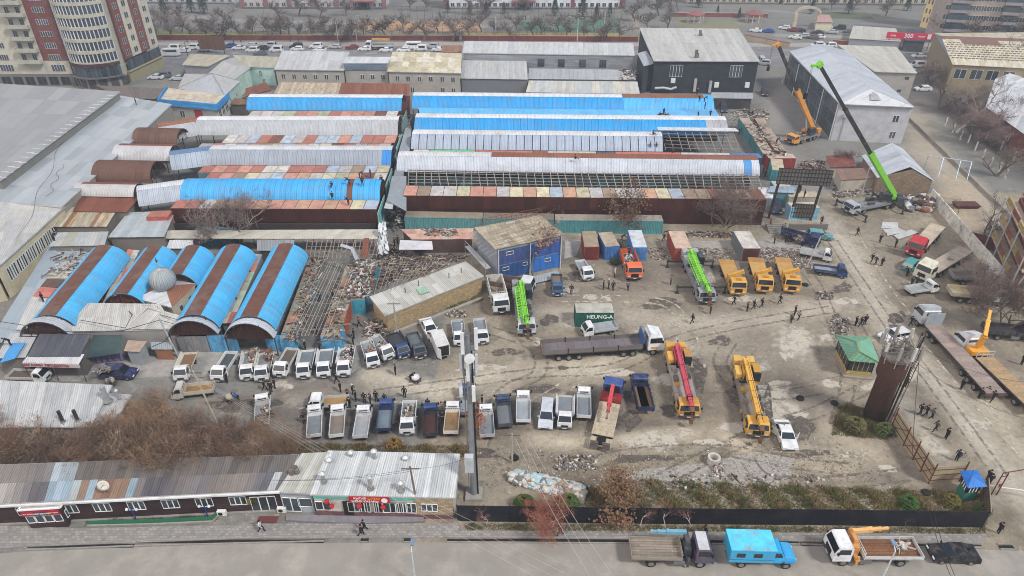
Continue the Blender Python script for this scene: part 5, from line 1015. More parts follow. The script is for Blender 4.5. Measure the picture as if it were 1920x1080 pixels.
# brown hoarding at the back left
t = thing('hoarding','brown slatted hoarding back standing over the parked cars, upper left','billboard',P(400,103),world=True); a,b = P(377,101),P(426,101)
for i in range(12): p,r = a.lerp(b,i/12),a.lerp(b,(i+.93)/12); m = MB(); m.beam((p.x,p.y,3.6),(r.x,r.y,3.6),.12,4.2); m.build('slat','wood',t,'6a4c3e')
for f in (.1,.9): p = a.lerp(b,f); m = MB(); m.tube([(p.x,p.y+.2,0),(p.x,p.y+.2,5)],.14,6); m.build('post','rusty',t,'4a3a34')
# ================================================================ yard structures
# gazebo
t = thing('gazebo','yellow and glass gazebo with a green sheet hip roof beside the water tower','gazebo',P(1607,700),world=True)
E = [P(x,y,3.0) for x,y in ((1592,676),(1650,681),(1631,631),(1567,628))]; r0,r1 = P(1611,659,4.3),P(1606,641,4.2)
for pts in ((E[0],E[1],r0),(E[1],E[2],r1,r0),(E[2],E[3],r1),(E[3],E[0],r0,r1)): face(t,list(pts),'6fa38a',uv=None)
m = MB()
for p,q in ((E[0],r0),(E[1],r0),(E[2],r1),(E[3],r1),(r0,r1)): m.beam(p+Vector((0,0,.08)),q+Vector((0,0,.08)),.18,.08)
m.build('ridge_cap','metal',t,'8f9c6c'); w = inset(E,.45); walls(t,[(p.x,p.y) for p in w],0,1.1,'a8925c','siding'); m = MB(); m.prism([(p.x,p.y) for p in inset(E,.1)],0,.25); m.build('base','concrete',t,'8b857c')
for i in range(4):
 a, b = w[i], w[(i+1) % 4]; n = 5
 m = MB(); p0,q0 = a.lerp(b,.02),a.lerp(b,.98); m.beam((p0.x,p0.y,1.8),(q0.x,q0.y,1.8),.04,1.5); m.build('glazing','glass',t)
 for k in range(n+1): p = a.lerp(b,k/n); m = MB(); m.box(p.x-.04,p.x+.04,p.y-.04,p.y+.04,.9,2.9); m.build('post','wood',t,'a39468')
# guard kiosk
t = thing('guard_kiosk','green guard kiosk with a bright blue hipped roof at the gate corner','kiosk',P(1825,935),world=True)
E = [P(x,y,2.6) for x,y in ((1815,915),(1852,912),(1832,881),(1800,883))]; c = P(1823,893,3.1); w = inset(E,.35); walls(t,[(p.x,p.y) for p in w],0,1.5,'2d6e5c'); walls(t,[(p.x,p.y) for p in w],2.1,2.5,'d0d0cc',name='upper_wall')
for i in range(4):
 a,b = w[i],w[(i+1) % 4]; m = MB(); m.beam((a.x,a.y,1.8),(b.x,b.y,1.8),.05,.6); m.build('glazing','glass',t)
 for k in range(5): p = a.lerp(b,k/4); m = MB(); m.box(p.x-.05,p.x+.05,p.y-.05,p.y+.05,1.45,2.2); m.build('window_post','plaster',t,'dcdcd8')
for i in range(4):
 a, b = E[i], E[(i+1) % 4]
 for k in range(5): face(t,[a.lerp(b,k/5),a.lerp(b,(k+.94)/5),c+Vector((0,0,.02))],'2374c8')
# black street fence
t = thing('street_fence','long black sheet fence between the yard and the pavement','fence',P(1400,980),world=True)
pts = [P(858, 977), P(1200, 982), P(1560, 985), P(1842, 989)]
for a, b in zip(pts, pts[1:]):
 n = int((b-a).length/2.4)
 for i in range(n):
  p,q = a.lerp(b,i/n),a.lerp(b,(i+.992)/n); m = MB(); m.beam((p.x,p.y,1.22),(q.x,q.y,1.22),.05,2.4); m.build('fence_panel','siding',t,'171b24'); m = MB(); m.box(p.x-.04,p.x+.04,p.y+.04,p.y+.12,0,2.45); m.build('post','rusty',t,'2c2c30')
# tan metal fence
t = thing('metal_fence','tan sheet-metal fence on rusty posts running from the water tower to the kiosk','fence',P(1700,850),world=True)
pts = [P(1672, 800), P(1694, 836), P(1712, 862), P(1726, 884), P(1740, 906)]
for a, b in zip(pts, pts[1:]):
 for i in range(2):
  p,q = a.lerp(b,i/2),a.lerp(b,(i+.98)/2); m = MB(); m.beam((p.x,p.y,1.3),(q.x,q.y,1.3),.05,2.5); m.build('fence_panel','sheet',t,'a3977e')
 m = MB(); m.box(a.x-.12,a.x-.02,a.y-.08,a.y+.02,0,3.0); m.build('post','rusty',t,'6a3a28'); m = MB()
 for z in (.5, 1.4, 2.2): m.beam((a.x-.06, a.y-.05, z), (b.x-.06, b.y-.05, z), .06)
 m.beam((a.x-.1,a.y-.08,.1),(b.x-.1,b.y-.08,2.4),.06); m.build('rail','rusty',t,'6a3a28')
a, b = P(1740, 906), P(1798, 902)
for i in range(3): p,q = a.lerp(b,i/3),a.lerp(b,(i+.98)/3); m = MB(); m.beam((p.x,p.y,1.3),(q.x,q.y,1.3),.05,2.5); m.build('fence_panel','sheet',t,'a59a82')
m = MB()
for z in (.5, 1.3, 2.1): m.beam((a.x, a.y-.06, z), (b.x, b.y-.06, z), .06)
m.build('rail', 'rusty', t, '6a3a28')
for p in (a,b): m = MB(); m.box(p.x-.05,p.x+.05,p.y-.12,p.y-.02,0,3.1); m.build('post','rusty',t,'6a3a28')
t = thing('lattice_fence','tan side fence with a rusty bar grid right of the guard kiosk','fence',P(1880,975),world=True); a,b = P(1842,989),P(1800,925)+Vector((2.2,0,0))
for i in range(4): p,q = a.lerp(b,i/4),a.lerp(b,(i+.98)/4); m = MB(); m.beam((p.x,p.y,1.25),(q.x,q.y,1.25),.05,2.4); m.build('fence_panel','sheet',t,'a89c86')
m = MB()
for i in range(17): p = a.lerp(b, i/16); m.box(p.x-.12, p.x-.08, p.y-.02, p.y+.02, 0, 2.5)
for z in (.4, 1.0, 1.6, 2.2): m.beam((a.x-.1, a.y, z), (b.x-.1, b.y, z), .04)
m.build('bar_grid', 'rusty', t, '4c3a30')
# concrete panel wall on the right
longwall('whitewashed concrete panel wall running down the right side of the yard',(1742,375),(1918,582),2.4,'d0ccc2',False,seg=2.6,th=.16,mat='whitewashed',jit=.03)
longwall('low grey kerb wall between the sports ground and the tree lane',(1668,190),(1905,420),.7,'8f8880',False,seg=4,mat='concrete')
# water tower
p0 = P(1637,783); t = thing('water_tower','rust-brown steel water tower crowded with white antennas and cables','water tower',p0); m = MB()
m.lathe([(1.25,0),(1.2,6.2),(1.55,6.9),(1.55,9.3),(1.45,9.6)],22); m.build('tank','rusty',t,'51392f',smooth=True)
m = MB(); m.lathe([(1.5,9.4),(1.62,9.5),(1.62,9.8),(.3,10.3)],22); m.build('cap','rusty',t,'77706c'); rg = random.Random(5)
for i in range(9):
 a = math.pi*2*i/9; x,y = 1.7*math.cos(a),1.7*math.sin(a); m = MB(); m.tube([(x,y,8.9),(x*1.1,y*1.1,12.4)],.05,5); m.beam((x*.85,y*.85,9.6),(x*1.1,y*1.1,9.6),.08); m.build('mast_pipe','metal',t,'b0aca6')
 m = MB(); m.box(x*1.25-.14,x*1.25+.14,y*1.25-.1,y*1.25+.1,9.9+rg.random(),11.9+rg.random()*.6); m.build('antenna_panel','plaster',t,'b8b7b2' if i % 2 else '8d8a86')
m = MB()
for i in range(9): a = math.pi*2*i/9; b = math.pi*2*(i+2)/9; m.beam((1.8*math.cos(a),1.8*math.sin(a),10.5),(1.8*math.cos(b),1.8*math.sin(b),11.6),.07)
for i in range(30): a,b = rg.uniform(0,6.28),rg.uniform(0,6.28); r = rg.uniform(.6,1.7); m.tube([(r*math.cos(a),r*math.sin(a),10),(r*math.cos(a)*.6,r*math.sin(b),10.8+rg.random()),(r*math.cos(b),r*math.sin(b),10.4)],.06,4)
m.build('brace', 'metal', t, '8d8781')
for k,(dx,dy) in enumerate(((1.6,-.6),(1.75,.1))): m = MB(); m.tube([(dx*.95,dy,0),(dx*1.1,dy,12.8)],.1,6); m.build('cable_duct','metal',t,'3c3632')
m = MB()
for s in (-.25, .25): m.beam((1.4, -1.0+s, 0), (1.8, -1.1+s, 11), .06)
for i in range(31): z = .3+i*.34; x = 1.4+.4*z/11; m.beam((x,-1.28,z),(x,-.78,z),.04)
m.build('ladder', 'rusty', t, '3e2c26')
# antenna mast
p0 = P(889,928); t = thing('antenna_mast','tall grey telecom mast with white panel antennas rising in front of the parked trucks','antenna mast',p0); m = MB()
m.tube([(0,0,0),(0,0,21.5)],[.36,.24],14); m.build('pole','metal',t,'83868a'); m = MB(); m.tube([(.42,.1,0),(.34,.1,20)],.09,6); m.tube([(.46,-.12,0),(.36,-.12,17)],.07,6); m.build('cable','rubber',t)
m = MB(); m.box(-.9,.9,-.9,.9,0,.35); m.build('footing','concrete',t,'9a968f'); m = MB(); m.box(-.75,.15,-1.0,-.4,4.5,6.7); m.build('equipment_box','plaster',t,'b9bdc1')
for z, off, h in ((21.0, 0, 2.4), (17.8, .5, 2.2), (15.0, 1.1, 1.9)):
 for i in range(3):
  a = off+i*2.1; x,y = .8*math.cos(a),.8*math.sin(a); m = MB(); m.box(x-.16,x+.16,y-.09,y+.09,z-h/2,z+h/2); m.build('panel_antenna','plaster',t,'d4d6d8'); m = MB(); m.beam((0,0,z-.6),(x,y,z-.6),.07); m.beam((0,0,z+.6),(x,y,z+.6),.07); m.tube([(x*.82,y*.82,z-h/2-.2),(x*.82,y*.82,z+h/2+.2)],.05,5); m.build('bracket','metal',t,'7c7e80')
  m = MB(); m.box(x*.55-.18,x*.55+.18,y*.55-.14,y*.55+.14,z-1.3,z-.7); m.build('radio_unit','metal',t,'85888a')
m = MB(); m.lathe([(.0,0),(.42,.12),(.5,.2),(.5,.34),(0,.36)],14); o = m.build('dish','plaster',t,'c9cbcc'); o.location = (.1,-.45,19.2); o.rotation_euler = (R(80),0,R(20))
m = MB()
for i in range(44): z = 1.5+i*.42; m.beam((-.5, -.2, z), (-.5, .2, z), .035)
m.beam((-.5,-.2,1),(-.42,-.2,20),.04); m.beam((-.5,.2,1),(-.42,.2,20),.04); m.build('ladder','metal',t,'77797b')
# billboard frame
a,b = P(1441,409),P(1519,413); t = thing('billboard_frame','rusty billboard frame seen from behind with gridded panels on three leaning posts','billboard',a,world=True)
for f in (0,.5,1): p = a.lerp(b,f); m = MB(); m.beam((p.x,p.y,0),(p.x+.5,p.y,9.6),.35); m.build('post','rusty',t,'33221f')
for i in range(8):
 p,q = a.lerp(b,-.08+i*.155),a.lerp(b,-.08+(i+.96)*.155); m = MB(); m.beam((p.x+.4,p.y-.25,8.6),(q.x+.4,q.y-.25,8.6),.08,2.9); m.build('board_panel','metal',t,'6f6f6c')
m = MB(); L0, L1 = a.lerp(b, -.08), a.lerp(b, 1.16)
for z in (7.1,7.8,8.6,9.4,10.1): m.beam((L0.x+.4,L0.y-.34,z),(L1.x+.4,L1.y-.34,z),.09)
for i in range(17): p = L0.lerp(L1,i/16); m.beam((p.x+.4,p.y-.34,7.1),(p.x+.4,p.y-.34,10.1),.08)
m.build('grid', 'rusty', t, '2f2422')
for i in range(5): p,q = a.lerp(b,.48+i*.1),a.lerp(b,.48+(i+.94)*.1); m = MB(); m.beam((p.x+.1,p.y-.3,2.0),(q.x+.1,q.y-.3,2.0),.08,2.8); m.build('lower_panel','metal',t,'6a675e')
m = MB()
for z in (.7,1.6,2.5,3.3): p,q = a.lerp(b,.48),a.lerp(b,.98); m.beam((p.x+.1,p.y-.38,z),(q.x+.1,q.y-.38,z),.08)
for i in range(9): p = a.lerp(b,.48+i*.0625); m.beam((p.x+.1,p.y-.38,.6),(p.x+.1,p.y-.38,3.4),.07)
m.build('lower_grid', 'rusty', t, '33241f')
# steps and platform under it
t = thing('steps','concrete steps up to the platform behind the billboard frame','steps',P(1455,425),world=True); p = P(1442,438)
for i in range(5): m = MB(); m.box(p.x,p.x+3.2,p.y+i*.5,p.y+i*.5+.5,0,.18+i*.18); m.build('step','concrete',t,'77746f')
m = MB(); q = P(1478,432); m.box(q.x,q.x+7,q.y,q.y+.3,0,1.2); m.build('retaining_wall','stone',t,'6f6963')
low('pale blue canopy roof behind the left billboard post',[(1440,360,3),(1492,362,3),(1492,350,3.1),(1444,349,3.1)],3,4,'93a3b3',wall='4f7f84')
# goal frame, ruined wall block, building on right edge
a,b = P(1732,318),P(1812,330); t = thing('goal_frame','pale blue steel goal and climbing frame on the sports ground','goal',a,world=True); m = MB(); H_ = 3.2
for p in (a, b): m.tube([(p.x, p.y, 0), (p.x, p.y, H_)], .09, 6)
m.tube([(a.x,a.y,H_),(b.x,b.y,H_)],.09,6); m.build('goal_mouth','metal',t,'b5bec6'); m = MB()
for f in (.35,.75,1): p = a.lerp(b,f); m.tube([(p.x,p.y,H_),(p.x-1.4,p.y-2.6,0)],.07,5)
m.build('stay', 'metal', t, '9fb8c9')
m = MB(); p = P(1810,385,.4); m.hexa([(p.x-1.8,p.y-.7,.05),(p.x+2,p.y-.8,.05),(p.x+2.1,p.y+.9,.05),(p.x-1.7,p.y+.9,.05),(p.x-2.2,p.y-1,.7),(p.x+2.4,p.y-1.1,.7),(p.x+2.5,p.y+1.2,.7),(p.x-2.1,p.y+1.2,.7)]); tag(m.build('skip','rusty',col='55332e'),'dark brown steel skip standing beyond the white wall','skip')
longwall('maroon sheet wall behind the whitewashed wall, right edge',(1812,455),(1862,470),2.2,'5a2f33',False,seg=2,th=.1,mat='siding')
t = thing('brick_block','red and yellow brick building with open balconies and steel poles at the right edge','building',P(1905,560),world=True)
a = P(1868,470); b = P(1905,575); q = [a,b,b+Vector((22,5,0)),a+Vector((22,6,0))]; walls(t,[(p.x,p.y) for p in q],0,3.2,'a08a50','bricks'); walls(t,[(p.x+.01,p.y) for p in q],3.2,10,'7a4238','bricks',name='upper_wall')
d = b-a
for z in (3.1, 6.2, 9.3):
 m = MB(); m.slab([a+Vector((-2,0,z)),b+Vector((-1.6,0,z)),b+Vector((0,0,z)),a+Vector((0,0,z))],.2); m.build('balcony_slab','concrete',t,'a08f80')
 for k in range(4): p,r = a.lerp(b,k/4),a.lerp(b,(k+.9)/4); m = MB(); m.beam((p.x-1.8,p.y,z+.55),(r.x-1.6,r.y,z+.55),.1,.9); m.build('balcony_front','bricks',t,'8c5040' if k % 2 else 'a8945a')
m = MB(); m.slab([a+Vector((1.8,2,9.9)),b+Vector((1.8,0,9.8)),b+Vector((20,0,11)),a+Vector((20,0,11))],.2); m.build('roof','sheet',t,'7f4c4a')
for k in (.0,.33,.66,1): p = a.lerp(b,k); m = MB(); m.tube([(p.x-2.3,p.y,0),(p.x-2.3,p.y,10)],.1,6); m.build('steel_pole','metal',t,'aab0b6')
for k in (.3,.7): window(t,(a.x-.1,a.y,0),(b.x-.1,b.y,0),(b-a).length*k,3.9,1.6,1.8,nx=2); window(t,(a.x-.1,a.y,0),(b.x-.1,b.y,0),(b-a).length*k,.8,1.6,1.6,nx=2)
# concrete ring, barrier, poles
p = P(1337,868); t = thing('concrete_ring','white concrete well ring standing beside the gravel','concrete ring',p); m = MB(); n = 20
V = []; [V.extend([(r*math.cos(2*math.pi*i/n),r*math.sin(2*math.pi*i/n),z)]) for r,z in ((.72,0),(.72,.95),(.45,.95),(.45,.05)) for i in range(n)]
m.add(V,[(k*n+i,k*n+(i+1) % n,(k+1)*n+(i+1) % n,(k+1)*n+i) for k in range(3) for i in range(n)]); m.build('ring','concrete',t,'b9b3aa'); m = MB(); m.lathe([(.44,.04),(.44,.1)],n); m.build('inside_water','glass',t)
# ================================================================ vehicles (local +x is forward)
def shell(m, prof, w0, w1, z0, z1, mat=0):
 hw = lambda z: lerp(w0, w1, max(0, min(1, (z-z0)/(z1-z0)))); n = len(prof)
 V = [(x, -hw(z), z) for x, z in prof] + [(x, hw(z), z) for x, z in prof]
 m.add(V,[(i,(i+1) % n,n+(i+1) % n,n+i) for i in range(n)] + [tuple(range(n-1,-1,-1)),tuple(range(n,2*n))],mat); return hw
def glasspane(m,p,q,w,i0=.08,off=.02):       # p, q: (x, z) bottom and top of a cross pane
 a,b = (lerp(p[0],q[0],i0),lerp(p[1],q[1],i0)),(lerp(p[0],q[0],1-i0),lerp(p[1],q[1],1-i0)); d = math.hypot(q[0]-p[0],q[1]-p[1]); nx,nz = (q[1]-p[1])/d*off,-(q[0]-p[0])/d*off
 wa,wb = w(a[1])*.9,w(b[1])*.88; o = [(a[0]+nx,-wa,a[1]+nz),(a[0]+nx,wa,a[1]+nz),(b[0]+nx,wb,b[1]+nz),(b[0]+nx,-wb,b[1]+nz)]
 m.add(o + [(x-2*nx,y,z-2*nz) for x,y,z in o],[(0,1,2,3),(7,6,5,4),(0,4,5,1),(1,5,6,2),(2,6,7,3),(3,7,4,0)])
def sidepane(m, pts, w, s):
 o = [(x,s*(w(z)+.015),z) for x,z in pts]; i = [(x,s*(w(z)-.02),z) for x,z in pts]; n = len(pts); m.add(o+i,[tuple(range(n)),tuple(range(2*n-1,n-1,-1))]+[(k,(k+1) % n,n+(k+1) % n,n+k) for k in range(n)])
WH = {}
def wheels(t, xs, y, r, w=.22, dual=()):
 if (r, w) not in WH:
  a = MB(); a.tube([(0,-w/2,0),(0,-w/2*.8,0),(0,w/2*.8,0),(0,w/2,0)],[r*.9,r,r,r*.9],16); b = MB(); b.tube([(0,-w/2-.015,0),(0,w/2+.015,0)],r*.58,10); WH[(r,w)] = (a.mesh('wheel','rubber',smooth=False),b.mesh('rim','rim'))
 for x in xs:
  for s in (-1,1): o = obj('wheel',WH[(r,w)][0],t,(x,s*y,r)); q = obj('rim',WH[(r,w)][1]); q.parent = o
def cabover(t,xf,l,w,z0,z1,col,slope=.35,roofcol=None,crew=False,nose=.1,zb=None,wt=.9,visor=False,bumpcol='4a4c4e',spoiler=False):
 zb = zb or lerp(z0, z1, .52); xb = xf-l; m = MB()
 prof = [(xb,z0),(xf-.03,z0),(xf,z0+.25),(xf-nose*.3,zb),(xf-nose-slope,z1-.1),(xf-nose-slope-.18,z1),(xb+.12,z1),(xb,z1-.12)]
 hw = shell(m, prof, w/2, w/2*wt, zb, z1); m.build('cab', 'paint', t, col)
 if roofcol: m = MB(); k = hw(z1)-.06; m.box(xb+.15,xf-nose-slope-.2,-k,k,z1-.01,z1+.03); m.build('cab_roof','paint',t,roofcol)
 g = MB(); glasspane(g, prof[3], prof[4], hw); g.build('windshield', 'glass', t)
 for s in (-1, 1):
  g = MB(); zt = z1-.22; xw = lambda z: lerp(xf-nose*.3,xf-nose-slope,(z-zb)/(z1-.1-zb)); xe = xb+(.95 if crew else .22)
  sidepane(g,[(xe,zb+.05),(xw(zb+.05)-.22,zb+.05),(xw(zt)-.15,zt),(xe,zt)],hw,s); g.build('side_window','glass',t)
  if crew: g = MB(); sidepane(g,[(xb+.15,zb+.05),(xe-.1,zb+.05),(xe-.1,zt),(xb+.15,zt)],hw,s); g.build('side_window','glass',t)
  h = MB(); h.box(xf-.08,xf+.02,s*w*.36-w*.07,s*w*.36+w*.07,z0+.18,z0+.36); h.build('headlight','lamp',t)
  h = MB(); h.box(xf-nose-.25,xf-nose-.12,s*(w/2+.02),s*(w/2+.22),zb+.1,zb+.42); h.build('mirror','dark',t,'2a2a2c')
 g = MB(); g.box(xb-.015,xb+.01,-w*.3,w*.3,lerp(z0,z1,.62),z1-.25); g.build('rear_window','glass',t)
 m = MB(); m.box(xf-.15,xf+.06,-w/2+.02,w/2-.02,z0-.12,z0+.12); m.build('bumper','paint',t,bumpcol)
 m = MB(); m.box(xf-.02,xf+.025,-w*.24,w*.24,z0+.2,z0+.42 if z1 < 2.3 else z0+.8); m.build('grille','dark',t,'3a3c3f')
 m = MB(); m.box(xf+.05,xf+.075,-.26,.26,z0-.06,z0+.06); m.build('number_plate','sign',t,'c4c6c4')
 if spoiler: m = MB(); k = w/2*wt; m.hexa([(xf-nose-slope-.3,-k,z1),(xf-nose-slope-.3,k,z1),(xb+.15,k,z1),(xb+.15,-k,z1),(xf-nose-slope-.7,-k*.9,z1+.25),(xf-nose-slope-.7,k*.9,z1+.25),(xb+.2,k*.9,z1+.55),(xb+.2,-k*.9,z1+.55)]); m.build('wind_deflector','paint',t,col)
 return xb
def bed(t,x0,x1,w,z,h,col,floor='8b9094',kind='closed',th=.05,floormat='metal',tailgate=True):
 m = MB(); m.box(x0, x1, -w/2, w/2, z-.08, z); m.build('bed_floor', floormat, t, floor)
 for s in (-1, 1):
  m = MB(); f = .28 if kind == 'flared' else 0; a, b = s*w/2, s*(w/2-th)
  m.hexa([(x0,min(a,b),z-.1),(x1,min(a,b),z-.1),(x1,max(a,b),z-.1),(x0,max(a,b),z-.1),(x0,min(a,b)+s*f,z+h),(x1,min(a,b)+s*f,z+h),(x1,max(a,b)+s*f,z+h),(x0,max(a,b)+s*f,z+h)]); m.build('side_board','paint',t,col)
 if tailgate:
  m = MB(); m.box(x0-th,x0,-w/2,w/2,z-.1,z+(h if kind != 'flared' else h*.5)); m.build('tailgate','paint',t,col)
  for s in (-1,1): m = MB(); m.box(x0-.05,x0-.01,s*w*.4-.07,s*w*.4+.07,z-.32,z-.18); m.build('tail_light','tail',t)
 m = MB(); m.box(x1, x1+.05, -w/2, w/2, z-.1, z+max(h, .45)*1.0);
 for k in range(-3, 4): m.box(x1, x1+.04, k*w/7-.02, k*w/7+.02, z+h, z+h+.35)
 m.box(x1, x1+.05, -w/2, w/2, z+h+.33, z+h+.38); m.build('head_board', 'paint', t, col)
def chassis(t,x0,x1,w,z0,z1,col='2e2d2d'): m = MB(); m.box(x0,x1,-w/2,w/2,z0,z1); m.build('chassis','dark',t,col)
SPEC = {}
LEN = {}
def place(t, label, end, at, to, L, group=None):
 "end 'F' or 'R': which end stands at survey px `at`; `to`: survey px of the other end"
 a, b = P(*at), P(*to); d, _ = V2(a, b); c = a + d*L/2; f = -d if end == 'F' else d
 t.location = (c.x,c.y,0); t.rotation_euler = (0,0,math.atan2(f.y,f.x)); t['label'] = label
 if group: t['group'] = group
 return t
PT = ('cab', 'side_board', 'tailgate', 'head_board', 'body', 'cab_roof', 'roof')
def pickup_proto(kind='closed', crew=False, h=.38, floor='8b9094', w=1.74):
 key = (kind, crew, h, floor)
 if key in SPEC: return SPEC[key], 1
 t = thing('pickup_truck','x','pickup truck'); L = 5.1; xb = cabover(t,2.5,1.85 if crew else 1.42,w,.42,1.95,'d2d3d3',slope=.38,crew=crew,nose=.22,wt=.86)
 bed(t,-2.5,xb-.12,w,.82,h,'d2d3d3',floor,kind); chassis(t,-2.4,2.2,.9,.4,.72); wheels(t,(1.75,),.74,.31,.2); wheels(t,(-1.45,),.7,.29,.3)
 m = MB(); m.box(-2.45,-2.4,-.7,.7,.35,.5); m.build('rear_bumper','dark',t,'333335'); SPEC[key] = t; return t,0
def pickup(label, end, at, to, col='d2d3d3', bedcol=None, **k):
 t, used = pickup_proto(**k)
 o = copy_tree(t) if used else t
 o = place(o, label, end, at, to, 5.1, 'small flatbed pickups in the yard')
 for c in o.children:
  n = c.name.split('.')[0]
  if n == 'cab': c.color = C(col)
  elif n in ('side_board', 'tailgate', 'head_board'): c.color = C(bedcol or col)
 return o
W_ = 'd2d3d3';
F_ = dict(kind='flared', h=.62);
pickup('white pickup with raised rust-stained side boards, leftmost of the market-side row','F',(341,719),(363,668),W_,'c9c4b8',floor='8a6f55',**F_)
pickup('white pickup with dark bed and opened side boards, second of the market-side row','F',(409,719),(441,668),W_,W_,floor='4a5054',kind='closed',h=.5)
pickup('white pickup loaded with boxes, third of the market-side row','F',(465,717),(476,664),W_,'c8c7c2',**F_)
pickup('white pickup with red and green goods in its bed, fourth of the market-side row','F',(492,719),(504,664),W_,'c9c6bd',**F_)
pickup('slanted white pickup with a brown bed, fifth of the market-side row','F',(525,711),(553,662),W_,'c7c8c8',floor='6a6055',kind='closed',h=.42)
pickup('white pickup with an empty grey bed, sixth of the market-side row','F',(570,714),(581,662),W_,'cfcfca',floor='79858b',**F_)
pickup('white pickup with an empty grey bed, seventh of the market-side row','F',(608,712),(615,660),W_,'d2d2d0',floor='80898e',**F_)
pickup('white pickup with a man standing in its loaded bed, last of the market-side row','F',(645,710),(655,656),W_,'d2d2d0',**F_)
pickup('white pickup carrying pipes and scrap, in front of the brick store','F',(732,678),(700,640),W_,'bfbfbb')
pickup('small white pickup with orange scrap piled in its bed, next to the market row','F',(702,693),(690,656),W_,'c5c5c0')
pickup('blue pickup with high side boards below the lamp pole','F',(760,675),(733,632),'27406a','2c3340',kind='flared',h=.62,floor='4b4c50')
pickup('dark grey pickup with an empty bed right of the blue one by the brick store','F',(790,676),(772,632),'3c424a','4a4f55',floor='6a7074')
pickup('white pickup with an empty grey bed left of the antenna mast top','F',(863,652),(857,607),W_,'b9bcbe',floor='767d82')
pickup('white pickup half hidden behind the antenna mast panels','F',(906,649),(898,607),W_,'c0c2c4')
pickup('white crew-cab pickup parked sideways with a wooden board in its bed','F',(577,766),(651,762),W_,'b5b8ba',crew=True,floor='a98a5c')
pickup('white pickup loaded with scrap, tail towards the tree thicket','F',(496,752),(494,800),W_,'c4c2bc')
g_ = 'closed'
pickup('white pickup with an empty ribbed bed, leftmost of the row behind the cafe','R',(591,828),(594,772),W_,'cfd1d1',floor='7f868a')
pickup('white pickup with a gravel-stained bed, second of the row behind the cafe','R',(633,828),(637,770),W_,'cfd1d1',floor='8f8276')
pickup('white pickup with an open rack and pale bed, third of the row behind the cafe','R',(677,830),(686,774),W_,'d0d1d1',floor='a9abac')
pickup('blue pickup with a grey bed and white-rimmed sides in the row behind the cafe','R',(720,817),(727,762),'2c4680','27375c',floor='76858c')
pickup('white pickup facing the street with household goods piled in its bed','F',(764,820),(770,762),W_,'d2d3d3')
pickup('dark blue pickup with a brown bed between the goods-laden and the plank-laden pickups','R',(808,826),(808,770),'2a3f6e','2c3340',floor='4a3330')
pickup('white pickup with a plank-brown bed left of the antenna mast','R',(846,822),(851,766),W_,'d2d0cc',floor='8f7352')
pickup('light blue-cabbed pickup with a snowy grey bed, partly behind the antenna mast','R',(876,786),(877,742),'33558c','5a6a80',floor='9ba1a6')
pickup('white-cabbed pickup just right of the antenna mast foot row','R',(914,828),(911,772),W_,'b4b7b9')
pickup('navy pickup with a grey bed, second vehicle right of the antenna mast','R',(948,808),(942,756),'22365c','3f4756',floor='75777a')
pickup('white pickup with a clean pale grey bed, third vehicle right of the antenna mast','R',(981,800),(981,748),W_,'c6c9cb',floor='9ea4a8')
pickup('white pickup with a white cupboard lying in its bed, facing the street','F',(1058,808),(1060,752),W_,'cfd0d0',kind='flared',h=.5)
pickup('white pickup with a rust-stained grey bed, last on the right of the row','R',(1094,792),(1094,738),W_,'d0d2d2',floor='7d8488')
pickup('white pickup standing between the green container and the long trailer','F',(1091,629),(1152,620),W_,'a9b0b4',floor='9aa0a4')
pickup('white crew-cab pickup with metal ladders in its bed, beside the blue container office','F',(1104,529),(1080,488),W_,'c4c5c5',crew=True)
pickup('small teal-blue pickup in front of the blue container office','F',(1045,558),(1043,522),'1f4f7c','33444c',floor='7d7468')
pickup('white pickup parked sideways by the rubble below the billboard','F',(1559,490),(1508,480),W_,'bfc1c0',floor='9aa0a2')
pickup('blue pickup parked sideways with a grey bed, right of the yellow trucks','F',(1586,519),(1533,512),'1c3c6c','23406c',floor='9da1a2')
pickup('white pickup between the cream truck and the white flatbed semi-trailer','F',(1751,545),(1698,553),'c8cac9','b9bdbd',floor='94999a')
pickup('white pickup at the left edge in front of the striped paving','F',(95,714),(28,712),W_,'b5b4b0',floor='6a5f57')
pickup('battered white pickup with an ochre-stained bed beside the tree thicket','F',(326,745),(390,738),'bdbab2','b3aca0',floor='9a7a4c',h=.5)
